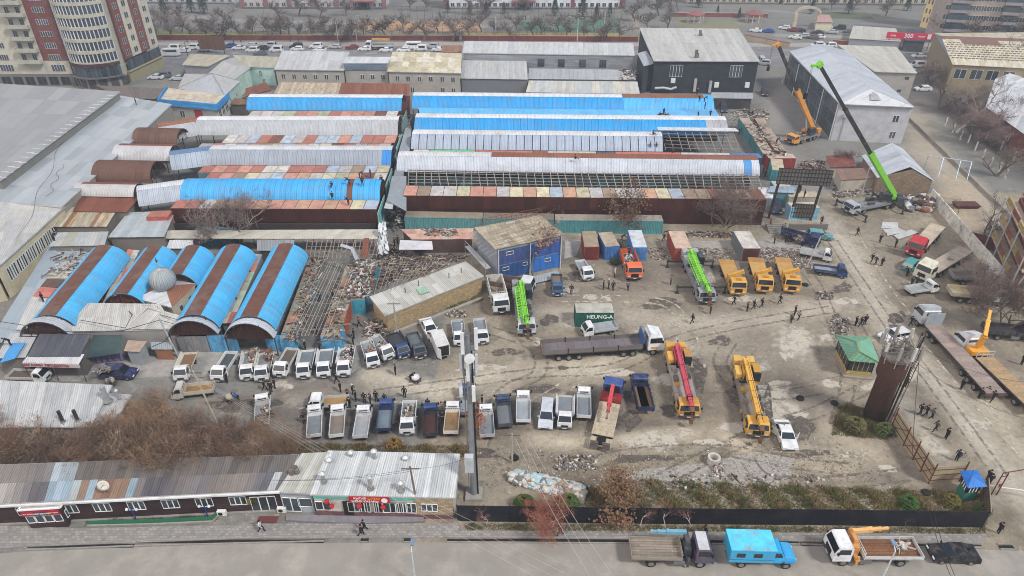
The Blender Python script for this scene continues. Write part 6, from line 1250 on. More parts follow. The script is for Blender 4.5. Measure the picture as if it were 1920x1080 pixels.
# ---------------------------------------------------------------- cars
def car(label, end, at, to, col, kind='sedan', L=4.5, group=None, small=False):
 key = ('car', kind, small)
 if key not in SPEC:
  t = thing('parked_car','x','car'); h = {'sedan': 1.45,'hatch': 1.5,'suv': 1.75,'van': 1.95}[kind]; w = 1.8; hl = 2.25
  lo = [(-hl,.3),(hl-.08,.28),(hl,.5),(hl-.12,.72),(hl-.95,.92),(-hl+.1,.98),(-hl,.7)]
  if kind == 'van': lo = [(-hl,.3),(hl-.05,.28),(hl,.6),(hl-.25,.95),(hl-.5,1.05),(-hl+.02,1.05),(-hl,.7)]
  m = MB(); shell(m, lo, w/2, w/2*.97, .6, 1.0); m.build('body', 'paint', t, col)
  gh = {'sedan': [(1.0,.9),(.35,h-.06),(.15,h),(-.75,h),(-.95,h-.05),(-1.75,.96)],'hatch': [(1.05,.9),(.4,h-.06),(.2,h),(-1.6,h),(-1.8,h-.1),(-2.15,.96)],'suv': [(1.15,.9),(.6,h-.08),(.4,h),(-1.8,h),(-2.0,h-.1),(-2.2,.96)],'van': [(1.75,1.02),(1.1,h-.1),(.85,h),(-2.05,h),(-2.18,h-.12),(-2.22,1.0)]}[kind]
  m = MB(); hw = shell(m,gh,w/2*.95,w/2*.76,.95,h); m.build('roof','paint',t,col); m = MB(); glasspane(m,gh[0],gh[1],hw,.04); m.build('windshield','glass',t); m = MB(); glasspane(m,gh[-2],gh[-1],hw,.06,-.02) if not small else glasspane(m,gh[-2],gh[-1],hw,.06,-.02); m.build('rear_window','glass',t)
  if not small:
   for s in (-1, 1):
    m = MB(); z0,z1 = .99,h-.12; k = (z1-gh[0][1])/(gh[1][1]-gh[0][1]); xf = lerp(gh[0][0],gh[1][0],k); k = (z1-gh[-1][1])/(gh[-2][1]-gh[-1][1]); xr = lerp(gh[-1][0],gh[-2][0],k)
    for a,b,c,d in (((gh[0][0]-.25),(xf-.12),0,0),): sidepane(m,[(-.02,z0),(a,z0),(b,z1),(-.02,z1)],hw,s)
    m.build('side_window','glass',t); m = MB(); sidepane(m,[(gh[-1][0]+.3,z0),(-.12,z0),(-.12,z1),(xr+.12,z1)],hw,s); m.build('side_window','glass',t)
    m = MB(); m.box(hl-.2,hl-.03,s*.62-.2,s*.62+.2,.55,.7); m.build('headlight','lamp',t); m = MB(); m.box(-hl-.01,-hl+.08,s*.68-.16,s*.68+.16,.68,.85); m.build('tail_light','tail',t); m = MB(); m.box(.75,.9,s*.92-.1,s*.92+.1,.95,1.08); m.build('mirror','paint',t,col)
   m = MB(); m.box(hl-.04,hl+.02,-.5,.5,.4,.52); m.build('grille','dark',t,'26282a')
  else:
   m = MB(); m.box(-1.6,.5,-hw(1.15)-.01,hw(1.15)+.01,1.0,h-.18); m.build('side_window','glass',t)
  wheels(t, (1.38, -1.35), .8, .32, .2); SPEC[key] = t; o = t
 else: o = copy_tree(SPEC[key])
 place(o, label, end, at, to, L, group)
 for c in o.children:
  if c.name.split('.')[0] in ('body', 'roof', 'mirror'): c.color = C(col)
 return o
car('white sedan by the brick store with a white box van behind it','F',(814,638),(797,605),'cfd0d0')
car('silver minivan with roof panels in the row right of the antenna mast','F',(1022,809),(1027,762),'b9bfc6','suv')
c_ = car('white sedan with open doors beside the yellow crane','F',(1481,849),(1463,803),'d0d2d3')
for s, x in ((1, .9), (-1, -.1)):
 m = MB(); m.hexa([(0,0,.35),(0,.04,.35),(-.75,.6,.35),(-.75,.56,.35),(0,0,1.3),(0,.04,1.3),(-.7,.58,1.3),(-.7,.54,1.3)]); o = m.build('open_door','paint',c_,'c4c6c8'); o.location = (x,s*.9,0); o.scale = (1,s,1)
car('black sedan parked at the kerb, rightmost vehicle on the street','F',(1739,1043),(1822,1046),'15161c')
car('teal hatchback under the billboard','F',(1561,449),(1531,446),'5a8f90','hatch'); car('small teal car behind the cream truck cab','R',(1697,510),(1716,492),'3c8c8c','hatch')
car('white hatchback behind the top of the water tower','F',(1650,640),(1684,634),'cfd0d0','hatch'); car('dark blue car under the canopy behind the billboard','F',(1456,404),(1453,384),'1f3350','suv')
car('dark blue estate car with bundles on its roof beside the purple screen','F',(258,706),(184,706),'1b2550','suv'); car('dark car behind the white hut at the back of the crane alley','F',(1358,213),(1352,200),'2a323c','suv'); car('dark red-tinted pickup-like car beside the black building','F',(1434,182),(1430,168),'2c2426','suv')
car('white car half hidden in the crane alley behind the black building','F',(1430,122),(1422,108),'b5b8ba','van')
# ---------------------------------------------------------------- trucks
def lorry(name,label,cat,end,at,to,L,cabcol,axles,w=2.45,cl=2.1,cz=2.85,cz0=.85,group=None,roofcol=None,r=.5,slope=.3,spoiler=False,bump='3c3e40'):
 t = thing(name,label,cat,group=group); place(t,label,end,at,to,L); xb = cabover(t,L/2,cl,w,cz0,cz,cabcol,slope=slope,nose=.08,wt=.93,roofcol=roofcol,spoiler=spoiler,bumpcol=bump); chassis(t,-L/2+.2,L/2-.5,1.0,.65,1.0); wheels(t,axles[:1],w/2-.2,r,.28); wheels(t,axles[1:],w/2-.28,r,.5)
 m = MB()
 for s in (-1, 1): m.box(axles[0]-2.6, axles[0]-1.5, s*.95-.25, s*.95+.25, .5, .95)
 m.build('fuel_tank', 'metal', t, '77797a'); return t, xb
def dumpbody(t, x0, x1, w, z, h, col, floor='8a8078', lip=.0):
 bed(t, x0, x1, w, z, h, col, floor, th=.1); m = MB()
 for i in range(6):
  x = lerp(x0+.2, x1-.2, i/5)
  for s in (-1, 1): m.box(x-.06, x+.06, s*(w/2+.04)-.05, s*(w/2+.04)+.05, z-.1, z+h)
 m.build('rib', 'paint', t, col)
 if lip: m = MB(); m.box(x1,x1+lip,-w/2,w/2,z+h,z+h+.1); m.build('canopy_lip','paint',t,col)
t,xb = lorry('dump_truck','white dump truck with a muddy tipper body beside the brick store','dump truck','F',(941,594),(925,533),7.8,'d0d1d0',(2.9,-1.2,-2.5)); dumpbody(t,-3.9,xb-.25,2.45,1.25,1.3,'c4c2bb','9c8b78',.5)
t,xb = lorry('dump_truck','orange dump truck filled with rubbish sacks between the small containers','dump truck','F',(1189,530),(1172,480),7.2,'d9673a',(2.6,-1.0,-2.2),cz=2.7); dumpbody(t,-3.6,xb-.2,2.4,1.2,.9,'c8552e','9c8f84',.3)
t,xb = lorry('dump_truck','white dump truck with brown tipper, half hidden behind the left lime crane','dump truck','F',(1001,553),(950,545),7.0,'c9cbcb',(2.5,-1.0,-2.2),cz=2.7); dumpbody(t,-3.5,xb-.2,2.4,1.2,.9,'6a5a54','3f3532')
t,xb = lorry('tipper_truck','dark blue tipper between the red-boomed truck and the pink crane','tipper truck','R',(1210,780),(1197,728),5.9,'22365f',(2.1,-1.6),w=2.0,cl=1.5,cz=2.2,cz0=.6,r=.4); dumpbody(t,-2.95,xb-.15,2.0,1.0,.55,'202c4c','8a6a50')
t,xb = lorry('flatbed_truck','dark blue truck with orange crates parked at a slant under the billboard','flatbed truck','F',(1535,464),(1487,451),6.4,'1e2f5c',(2.3,-1.6),w=2.1,cl=1.6,cz=2.2,cz0=.6,r=.4); dumpbody(t,-3.2,xb-.15,2.1,1.0,.6,'1e2f5c','4a4038')
t,xb = lorry('flatbed_truck','dark blue truck with a timber-sided bed at the right edge of the yard','flatbed truck','F',(1935,636),(1864,630),6.6,'27365c',(2.4,-1.8),w=2.2,cl=1.6,cz=2.3,cz0=.65,r=.42); dumpbody(t,-3.3,xb-.15,2.2,1.05,.55,'3a3c44','55504c')
t,xb = lorry('flatbed_truck','white-cabbed truck with an open cream tipper bed by the white wall','flatbed truck','F',(1881,569),(1783,560),8.0,'bfc5cc',(3.0,-1.3,-2.6),cz=2.7); dumpbody(t,-4.0,xb-.25,2.4,1.25,.6,'b5aa8c','b9ae94')
t,xb = lorry('flatbed_truck','white truck under bare branches beside the white wall','flatbed truck','F',(1862,532),(1800,528),6.6,'c4c8cc',(2.4,-1.8),cz=2.4,r=.42); dumpbody(t,-3.3,xb-.2,2.3,1.1,.5,'8c8a86','77706a')
# box van
t = thing('box_van','small white box van with its rear door hanging open','box van'); place(t,t['label'],'R',(833,677),(813,628),5.4); xb = cabover(t,2.65,1.5,1.75,.42,1.95,W_,slope=.4,nose=.25,wt=.86); m = MB(); m.box(-2.65,xb-.1,-.88,.88,.8,2.6); m.build('cargo_box','paint',t,'c9c9c5'); m = MB(); m.box(-2.68,-2.64,-.75,.75,.9,2.5); m.build('opening_shade_plate','dark',t,'24262a'); m = MB(); m.hexa([(-2.66,.85,.85),(-2.66,.89,.85),(-3.3,.5,.85),(-3.3,.46,.85),(-2.66,.85,2.5),(-2.66,.89,2.5),(-3.3,.5,2.5),(-3.3,.46,2.5)]); m.build('rear_door','paint',t,'d2d3d2'); chassis(t,-2.6,2.3,.9,.4,.75); wheels(t,(1.8,-1.6),.72,.31,.22)  # dark plate on the closed box, painted for the shade inside the open door
# trailers
def trailer(t,x0,x1,w,z,axles,col='8f8478',sides=0,floor=None,planks=0,sidecol=None):
 m = MB(); m.box(x0,x1,-w/2,w/2,z-.22,z-.05); m.box(x0,x1,-.5,.5,z-.6,z-.22); m.build('trailer_frame','metal',t,'55524f'); n = planks or 1
 for i in range(n): m = MB(); a,b = lerp(x0,x1,i/n),lerp(x0,x1,(i+1)/n)-.02; m.box(a,b,-w/2+.03,w/2-.03,z-.05,z+(i % 3)*.006); m.build('deck_plank' if planks else 'deck','wood',t,floor or col)
 if sides:
  for s in (-1, 1):
   for i in range(4): m = MB(); a,b = lerp(x0,x1,i/4)+.05,lerp(x0,x1,(i+1)/4)-.05; m.box(a,b,s*w/2-.03,s*w/2+.03,z-.05,z+sides); m.build('side_board','metal',t,sidecol or '77736f'); m = MB(); m.box(b-.02,b+.12,s*w/2-.06,s*w/2+.06,z-.1,z+sides+.12); m.build('stake','dark',t,'3a3838')
  m = MB(); m.box(x0-.04,x0,-w/2,w/2,z-.05,z+sides); m.build('tailgate','metal',t,'8a7468')
 wheels(t, axles, w/2-.28, .48, .5)
 m = MB(); m.box(x0-.02,x0+.1,-w/2,w/2,z-.5,z-.25); m.build('rear_bar','rusty',t,'6a4038')
def semi(label, cabcol, at, to, end='F', L=16.2, **k):
 t = thing('semi_truck',label,'articulated truck'); place(t,label,end,at,to,L); h = L/2
 xb = cabover(t,h,2.2,2.48,.95,k.pop('cz',3.1),cabcol,slope=.22,nose=.06,wt=.94,spoiler=True,bumpcol=k.pop('bump',cabcol)); chassis(t,h-6.2,h-.6,1.0,.6,.95); wheels(t,(h-1.4,),1.05,.5,.3); wheels(t,(h-4.2,h-5.5),.97,.5,.5)
 trailer(t, -h, k.pop('x1', h-2.9), 2.48, 1.4, (-h+2.2, -h+3.6, -h+5.0), **k); return t
t = semi('white semi-truck with a long grey dropside trailer in the middle of the yard','d2d4d5',(1238,655),(1036,668),L=16.6,sides=.65,floor='6a6468',planks=12)
h = 8.3; m = MB(); m.box(h-2.95,h-2.8,-1.2,1.2,1.4,3.4); m.build('head_board','paint',t,'3c5a8c'); m = MB(); m.box(h-1.8,h-.9,-1.25,-1.235,1.1,1.5); m.build('stripe','sign',t,'c99a3c')
t = semi('grey-white semi-truck with a long bare flatbed trailer pointing at the lower right','b5b9bd',(1722,600),(1815,703),L=17.5,floor='8f8078',planks=14,x1=5.6); m = MB(); m.box(5.6,5.75,-1.2,1.2,1.4,3.3); m.build('head_board','metal',t,'9aa2a8')
t = semi('red truck with a long plank-decked trailer near the rubble and white sheets','b02a34',(1707,486),(1768,420),L=13.5,floor='b3a792',planks=11,bump='8c2028'); m = MB(); m.box(3.7,3.85,-1.2,1.2,1.4,3.0); m.build('head_board','paint',t,'a82a34')
t = semi('cream truck with a long plank-decked trailer along the white wall','c9c8b5',(1722,530),(1822,470),L=14.5,floor='ab9f90',planks=12)
# crane trucks and knuckle booms
def boom(t, p, q, secs, name='boom'):
 "secs: (fraction, width, colour) from the pivot p to the tip q"
 p, q = Vector(p), Vector(q); s = 0
 for f, w, c in secs:
  m = MB(); a,b = p.lerp(q,s),p.lerp(q,s+f); m.beam(a,b,w,w*1.15); d = (b-a).normalized(); m.beam(b-d*.25,b,w*1.18,w*1.35); m.build(name+'_section','paint',t,c); s += f
def truck_crane(label,cab,at,to,end,L,bedz=1.2,bedcol='8a8078',floor='8f7a62',boomcol='d8a04a',mount=None,roofcol=None,bx=None,tip=None,w=2.35,**k):
 t,xb = lorry('crane_truck',label,'crane truck',end,at,to,L,cab,(L/2-1.2,-L/2+1.9),w=w,cl=1.75,cz=2.7,roofcol=roofcol,**k); bed(t,-L/2,xb-1.3,w,bedz,.4,bedcol,floor,floormat='plank_deck')
 m = MB(); m.box(xb-1.0,xb-.3,-.5,.5,.9,2.0); m.box(xb-.85,xb-.45,min(0,tip[1])-.2,max(0,tip[1])+.05,2.0,2.55); m.build('crane_column','paint',t,mount or boomcol); m = MB(); m.box(xb-.85,xb-.45,-w/2-.1,w/2+.1,.9,1.15)
 for s in (-1, 1): m.box(xb-.75, xb-.55, s*(w/2)-.08, s*(w/2)+.08, .3, 1.6)
 m.build('outrigger', 'paint', t, mount or boomcol)
 p = (xb-.65,tip[1]*.8,2.6); boom(t,p,tip,((.55,.34,boomcol),(.25,.26,boomcol),(.2,.2,boomcol))); return t
truck_crane('purple truck with a pale roof, plank bed and light blue crane boom, at the kerb','4c4258',(1330,1047),(1184,1044),'F',7.8,roofcol='b8b9bc',boomcol='6fa3b8',bedcol='8a8276',floor='8f8478',tip=(-1.9,1.25,2.3),mount='3a3c44')
truck_crane('white truck with orange crane boom and earth-brown bed, at the kerb','d4d5d6',(1547,1043),(1708,1044),'F',8.6,boomcol='dba869',bedcol='c4c6c6',floor='80593e',tip=(-1.6,-1.2,2.75),mount='c98d4c')
for i,(f,r,lab) in enumerate((((1382,559),(1355,494),'leftmost'),((1431,554),(1411,490),'middle'),((1482,554),(1460,486),'rightmost'))):
 t,xb = lorry('crane_truck',f'yellow truck with flat yellow bed and folded knuckle crane, {lab} of three','crane truck','F',f,r,9.2,'cc9840',(3.3,-1.7,-3.0),cl=1.9,cz=2.75,bump='b9802c',group='yellow knuckle crane trucks')
 m = MB(); m.box(-4.6,xb-1.4,-1.22,1.22,1.2,1.42); m.build('flat_deck','metal',t,'c49a5c'); m = MB(); m.box(-4.6,-3.2,-1.23,1.23,1.42,1.46); m.build('deck_ramp','metal',t,'b98e50')
 m = MB(); m.box(xb-1.2,xb-.3,-.6,.6,1.0,2.0); m.box(xb-1.2,xb-.6,-1.2,-.7,1.0,2.5); m.build('crane_base','paint',t,'b9802c'); boom(t,(xb-.8,-1.1,2.3),(xb-.7,1.1,3.3),((1,.42,'cc9a40'),)); boom(t,(xb-.95,1.0,3.2),(xb-1.0,-.6,2.4),((1,.34,'d3962f'),),'inner_boom'); m = MB(); m.box(3.3,3.9,-.4,.4,2.76,2.84); m.build('roof_hatch','paint',t,'9c6c22')
# white crane truck with yellow boom and trailer on the right
t = semi('white-cabbed truck with a raised yellow crane boom and a ribbed flat trailer','c9ccd0',(1797,645),(1893,737),L=14.5,floor='a08868',planks=14,cz=2.6,x1=2.6); boom(t,(4.2,0,2.0),(3.9,0,3.9),((1,.5,'d9982f'),)); boom(t,(3.9,0,3.9),(6.4,-1.6,6.2),((.6,.45,'e0a63c'),(.4,.34,'e0a63c')),'jib'); m = MB(); m.box(3.4,4.8,-1.2,1.2,1.0,1.7); m.build('crane_base','paint',t,'d3922f')
m = MB(); [m.beam((2.6,y,1.4),(2.6,y,2.3),.06) for y in (-1.2,-.4,.4,1.2)]; m.beam((2.6,-1.2,2.3),(2.6,1.2,2.3),.08); m.beam((2.6,-1.2,1.8),(2.6,1.2,1.8),.06); m.build('rack','metal',t,'c9ccce')
# lowloader with red crane
t,xb = lorry('lowloader_truck','blue-cabbed truck with a red crane boom over a bare steel ramp deck','lowloader truck','R',(1124,846),(1157,706),10.6,'35508c',(3.9,-1.5,-2.8),cl=1.9,cz=2.8)
m = MB(); m.box(xb-1.4,xb-.2,-1.3,1.3,1.0,1.7); m.build('crane_base','paint',t,'8c2a30'); m = MB(); m.box(xb-.9,xb-.3,-.35,.35,1.7,2.9); m.box(xb-.2,xb+.0,-.9,.9,1.2,2.4); m.build('engine_guard','dark',t,'2e2a30'); boom(t,(xb-.5,-.05,3.0),(xb-5.6,-.15,2.3),((.6,.45,'c24a50'),(.2,.34,'b84048'),(.2,.2,'7a6a60')))
n = 10
for i in range(n): a,b = lerp(-5.3,xb-1.5,i/n),lerp(-5.3,xb-1.5,(i+1)/n)-.02; m = MB(); z = 1.15 if a > -4.2 else .8; m.box(a,b,-1.27,1.27,z-.08,z); m.build('deck_plate','wood',t,'ada08a')
m = MB()
for s in (-1, 1):
 m.box(-5.35, -5.25, s*.7-.45, s*.7+.45, .35, 1.5)
 for k in range(4): m.box(-5.42, -5.35, s*.7-.45, s*.7+.45, .4+k*.28, .5+k*.28)
m.build('ramp', 'metal', t, '77706a')
# blue workshop van at the kerb
t = thing('workshop_van','bright sky-blue bonneted van with a boxy cabin, parked at the kerb','van'); place(t,t['label'],'R',(1358,1046),(1467,1049),6.4)
m = MB(); m.box(-3.2,1.0,-1.15,1.15,.95,2.75); m.build('cabin_box','paint',t,'2fa3d3'); m = MB(); m.box(-3.25,1.05,-1.2,1.2,2.72,2.86); m.build('box_roof','box_roof',t,'4fb4cf'); m = MB(); shell(m,[(1.0,.7),(3.1,.7),(3.2,1.2),(2.9,1.4),(2.1,1.5),(1.8,2.1),(1.0,2.15)],.95,.8,1.2,2.1); m.build('bonnet','paint',t,'2b9ad0')
m = MB(); hw = lambda z: .9; glasspane(m,(2.12,1.5),(1.82,2.1),hw); m.build('windshield','glass',t)
for s in (-1, 1):
 for x in (-2.2,-.6): m = MB(); m.box(x-.4,x+.4,s*1.15-.03,s*1.15+.03,1.75,2.3); m.build('side_window','glass',t)
 m = MB(); sidepane(m,[(1.15,1.5),(1.9,1.5),(1.7,2.0),(1.15,2.0)],hw,s); m.build('side_window','glass',t); m = MB(); m.box(2.95,3.3,s*.7-.12,s*.7+.12,.85,1.1); m.build('headlight','lamp',t); m = MB(); m.box(2.1,3.0,s*.95-.15,s*.95+.15,.9,1.1); m.build('fender','paint',t,'2484b8')
m = MB(); m.box(-3.2,1,-1.17,1.17,1.35,1.41); m.build('trim_line','paint',t,'1d5a80'); chassis(t,-3.1,3.1,.9,.5,.9); wheels(t,(2.35,-1.9),.95,.45,.28)
# ---------------------------------------------------------------- mobile cranes
def crane(label,at,to,end='F',L=12.5,body='c8c9c6',sup='3d4247',bc='7bd83a',tail='e0b05a',mode='travel',tip=None,jib=False,out=(),slew=0,blen=None,cabc=None,deck='8d9195',w=2.6,tipsec=None,carrier=True):
 t = thing('mobile_crane',label,'mobile crane'); place(t,label,end,at,to,L); h = L/2
 m = MB(); m.box(-h,h-2.2,-w/2,w/2,1.0,1.45); m.build('deck','metal',t,deck); chassis(t,-h+.3,h-.6,1.3,.55,1.0)
 for s in (-1,1): m = MB(); m.box(-h+.5,h-2.6,s*(w/2-.25)-.22,s*(w/2-.25)+.22,1.45,1.58); m.build('walkway','metal',t,deck)
 rg = random.Random(int(L*10))
 for k in range(7): s = rg.choice((-1,1)); x = rg.uniform(-h+3.5,h-3.4); m = MB(); l = rg.uniform(.2,.7); m.box(x-l,x+l,s*(w/2-.5)-.3,s*(w/2-.5)+.3,1.55,1.7+rg.random()*.5); m.build('deck_box','metal',t,rg.choice((deck,tail,'55524e','77736c')))
 cc = cabc or body; m = MB(); m.box(h-2.2,h-.1,-w/2,w/2,.6,1.25); m.build('front_apron','paint',t,cc); xb = cabover(t,h,1.9,w,.75,2.3,cc,slope=.3,nose=.1,wt=.92,bumpcol='3a3a3c')
 wheels(t, (h-1.7, h-3.2, -h+3.4, -h+2.0), w/2-.2, .55, .36)
 for x in out:
  m = MB()
  for s in (-1,1): m.box(x-.14,x+.14,s*(w/2) if s > 0 else -w/2-2.6,w/2+2.6 if s > 0 else -w/2,.95,1.2); m.box(x-.1,x+.1,s*(w/2+2.4)-.1,s*(w/2+2.4)+.1,.1,1.4); m.box(x-.3,x+.3,s*(w/2+2.4)-.3,s*(w/2+2.4)+.3,0,.1)
  m.build('outrigger', 'paint', t, '2b2c2e')
 if not out:
  for x in (h-3.9,-h+.7): m = MB(); m.box(x-.15,x+.15,-w/2-.12,w/2+.12,.6,1.1); m.build('outrigger','paint',t,tail)
 px = -h+3.0; ca,sa = math.cos(slew),math.sin(slew); rot = lambda x,y,z: (px+x*ca-y*sa,x*sa+y*ca,z)
 def rb(name, x0, x1, y0, y1, z0, z1, mat, col):
  m = MB(); m.hexa([rot(x0,y0,z0),rot(x1,y0,z0),rot(x1,y1,z0),rot(x0,y1,z0),rot(x0,y0,z1),rot(x1,y0,z1),rot(x1,y1,z1),rot(x0,y1,z1)]); return m.build(name,mat,t,col)
 rb('turntable',-1.2,1.4,-1.0,1.0,1.58,1.9,'dark','2a2a2c'); rb('counterweight',-2.9,-1.7,-1.3,-.4,1.7,2.6,'paint',tail); rb('counterweight',-2.9,-1.7,.4,1.3,1.7,2.6,'paint',tail); rb('counterweight',-3.0,-2.0,-.42,.42,1.75,2.4,'paint',tail)
 rb('winch',-1.7,-.7,-.35,.35,2.0,2.7,'dark','3c3226'); rb('side_frame',-1.6,1.0,-.55,-.4,1.9,2.8,'paint',bc); rb('side_frame',-1.6,1.0,.4,.55,1.9,2.8,'paint',bc)
 rb('operator_cab',-.6,1.4,.62,1.45,1.7,3.2,'glass','1b232b'); rb('cab_frame',-.62,1.42,.6,1.47,1.6,1.95,'paint',sup); rb('cab_roof',-.62,1.1,.6,1.47,3.18,3.25,'paint',sup); rb('engine_cover',-.9,.9,-1.4,-.65,1.7,2.5,'paint',tail)
 if mode == 'travel':
  bl = blen or L*.93; p = rot(-1.6,0,2.9); q = rot(bl-1.6,0,2.75); boom(t,p,q,((.84,.62,bc),(.07,.5,bc),(.09,.42,bc))); m = MB(); e = rot(bl-1.2,0,2.4); m.beam(q,e,.5); m.tube([e,(e[0]+.3,e[1],1.6)],.06,5); m.box(e[0]+.1,e[0]+.5,e[1]-.18,e[1]+.18,.9,1.6); m.build('hook_block','rusty',t,'6c4a30')
  m = MB(); m.beam(rot(.6,0,1.9),rot(3.6,0,2.55),.3); m.build('lift_cylinder','metal',t,'a5a6a6')
  m = MB(); m.tube([rot(-1.0,.1,3.35),rot(bl*.5,.1,3.4),rot(bl-1.7,.1,3.3)],.03,4); m.build('hoist_rope','dark',t); m = MB()
  for k in range(4): f = k/4+.12; c = Vector(p).lerp(Vector(q),f); m.box(c.x-.03,c.x+.03,c.y-.34,c.y+.34,c.z-.4,c.z+.37)
  m.tube([rot(-1,.42,2.7),rot(bl*.2,.46,2.5),rot(bl*.45,.42,2.7),rot(bl*.7,.46,2.4)],.05,4); m.build('hose_and_clamps','dark',t,'33302c'); m = MB(); m.tube([rot(-.9,-.5,2.6),rot(.2,-1.0,2.1),rot(1.2,-.7,2.0)],.06,4); m.tube([rot(-1.4,.2,2.8),rot(-2.2,.5,2.6),rot(-2.4,.9,1.9)],.05,4); m.build('hose','rubber',t)
 else:
  W = Matrix.Rotation(t.rotation_euler.z,4,'Z'); loc = Vector(t.location); q = W.inverted() @ (Vector(tip)-loc); p = rot(-1.2,0,2.7)
  boom(t,p,q,tipsec); d = (Vector(q)-Vector(p)).normalized(); m = MB(); m.beam(rot(.9,0,1.9),Vector(p)+d*5,.3); m.build('lift_cylinder','metal',t,'a5a6a6')
  m = MB(); e = Vector(q); m.beam(e-d*.3,e+d*.5,.7,.9); m.beam(e,e+Vector((d.x,d.y,0)).normalized()*1.6,.4); m.build('boom_head','paint',t,bc); e2 = e+Vector((d.x,d.y,0)).normalized()*1.4; m = MB()
  for k in (-.12, .12): m.tube([(e2.x+k, e2.y, e2.z), (e2.x+k, e2.y, e2.z-4.5)], .025, 4)
  m.build('hoist_rope','dark',t); m = MB(); m.box(e2.x-.25,e2.x+.25,e2.y-.2,e2.y+.2,e2.z-5.3,e2.z-4.4); m.build('hook_block','dark',t,'2c2c2e')
 if jib:
  m = MB(); y0 = -.75; n = 12; l = 8.2; x0 = .3
  for i in range(n):
   a, b = x0+l*i/n, x0+l*(i+1)/n
   for ya,za in ((y0-.35,2.7),(y0+.3,2.7),(y0-.35,3.35),(y0+.3,3.35)): m.beam(rot(a,ya,za),rot(b,ya,za),.1)
   m.beam(rot(a,y0-.35,3.35),rot(b,y0+.3,3.35),.07); m.beam(rot(a,y0-.35,2.7),rot(b,y0-.35,3.35),.07); m.beam(rot(a,y0-.35,3.35),rot(a,y0+.3,3.35),.07)
  m.build('lattice_jib', 'paint', t, bc)
 return t
G_ = '7ecb3a'
crane('lime green crane with a lattice jib in the middle left of the yard',(988,634),(975,548),L=11.6,body='b9bcbc',bc=G_,tail='8c9094',jib=True)
crane('lime green crane with outriggers spread behind the yellow trucks row',(1324,574),(1287,487),L=13.2,body='8f9396',bc=G_,tail='9aa0a4',jib=True,out=(3.0,-4.8))
crane('pink-boomed yellow crane standing in the lower yard',(1290,790),(1265,684),L=12.6,body='c99644',bc='be4a58',tail='c99a48',sup='b5853c',deck='a9a49c')
crane('all-yellow crane in the lower yard beside the white sedan',(1418,826),(1390,708),L=12.8,body='cb9a42',bc='cf9e44',tail='cba250',sup='b88c3c',deck='8f877c')
crane('lime green crane with its black boom raised high beside the little house',(1585,402),(1668,385),L=12.2,body='a9adb0',bc=G_,tail='3c4044',mode='up',tip=P(1537,122,29),tipsec=((.36,.8,G_),(.34,.5,'23272b'),(.3,.4,'23272b')),out=(5.0,-4.0),slew=-.6)
crane('orange crane with raised boom in the alley beside the glazed building',(1478,272),(1512,262),L=9.5,body='c98a3c',bc='d8923c',tail='c98a3c',mode='up',tip=P(1459,84,23),tipsec=((.48,.85,'d8923c'),(.52,.5,'23262a')))
# ---------------------------------------------------------------- traffic on the avenue and parked cars at the back
rg = random.Random(21)
CC = {'white': 'd0d2d3','silver': 'a9adb0','black': '1f2226','grey': '5c6066','blue': '2a4a86','dark red': '6e2630'}
rowc = [(327,94,'white','van'),(345,98,'white','sedan'),(362,92,'white','suv'),(385,96,'silver','sedan'),(396,89,'grey','sedan'),(408,93,'white','hatch'),(432,89,'blue','sedan'),(448,93,'white','sedan'),(471,88,'silver','hatch'),(474,97,'white','suv'),(492,93,'black','sedan'),(489,103,'grey','sedan'),(507,88,'silver','suv'),(519,97,'white','van'),(556,90,'black','suv'),(558,95,'white','hatch'),(593,90,'white','suv'),(628,91,'silver','hatch'),(661,92,'dark red','sedan'),(684,95,'white','sedan'),(724,97,'white','sedan'),(757,97,'white','hatch'),(789,95,'white','van'),(811,90,'silver','suv'),(822,96,'white','sedan'),(600,97,'white','sedan')]
for i,(x,y,c,k) in enumerate(rowc): car(f'{c} {("hatchback" if k == "hatch" else k)} in the avenue jam, {ORD[i]} from the left behind the market','R',(x+12,y),(x-12,y),CC[c],k,group='cars in the avenue jam',small=True)
rowr = [(1417,60,'white','sedan'),(1441,61,'blue','sedan'),(1471,55,'white','hatch'),(1487,59,'dark red','hatch'),(1500,60,'black','sedan'),(1550,54,'white','sedan'),(1560,63,'silver','sedan'),(1492,73,'white','sedan'),(1507,70,'silver','hatch'),(1524,73,'grey','hatch'),(1533,64,'black','sedan'),(1536,72,'white','sedan'),(1575,55,'black','suv'),(1593,62,'grey','sedan'),(1434,122,'silver','suv')]
for i,(x,y,c,k) in enumerate(rowr): car(f'{c} {("hatchback" if k == "hatch" else k)} in the far car park, {ORD[i]} counted from the left','R',(x+11,y+1),(x-11,y-1),CC[c],k,group='cars in the far car park',small=True)
for x,y,c,k,l in ((1533,88,'white','suv','white SUV passing behind the glazed building roof'),(1556,89,'white','suv','second white SUV passing behind the glazed building roof'),(1724,108,'white','sedan','white sedan on the avenue left of the ochre building'),(1722,126,'white','van','white van on the avenue below the white sedan'),(1712,138,'silver','sedan','silver car at the corner of the tan-roofed grey building'),(1733,170,'white','hatch','pale car under the trees beside the ochre building'),(1770,26,'white','sedan','white car far behind the yellow stair tower'),(296,148,'white','sedan','white car at the foot of the apartment tower'),(338,150,'silver','sedan','silver car beside the hip-roofed house'),(310,145,'grey','suv','dark car at the corner of the apartment tower')): car(l,'R',(x+11,y),(x-11,y),CC[c],k,small=True)
t,xb = lorry('crane_truck','white truck with a yellow crane boom in the avenue jam','crane truck','F',(686,93),(742,93),9.5,'d0d2d3',(3.4,-2,-3.3)); bed(t,-4.75,xb-.4,2.4,1.2,.6,'a9adae'); boom(t,(xb-.3,0,3.4),(-3.6,0,3.3),((1,.5,'c9a04a'),))
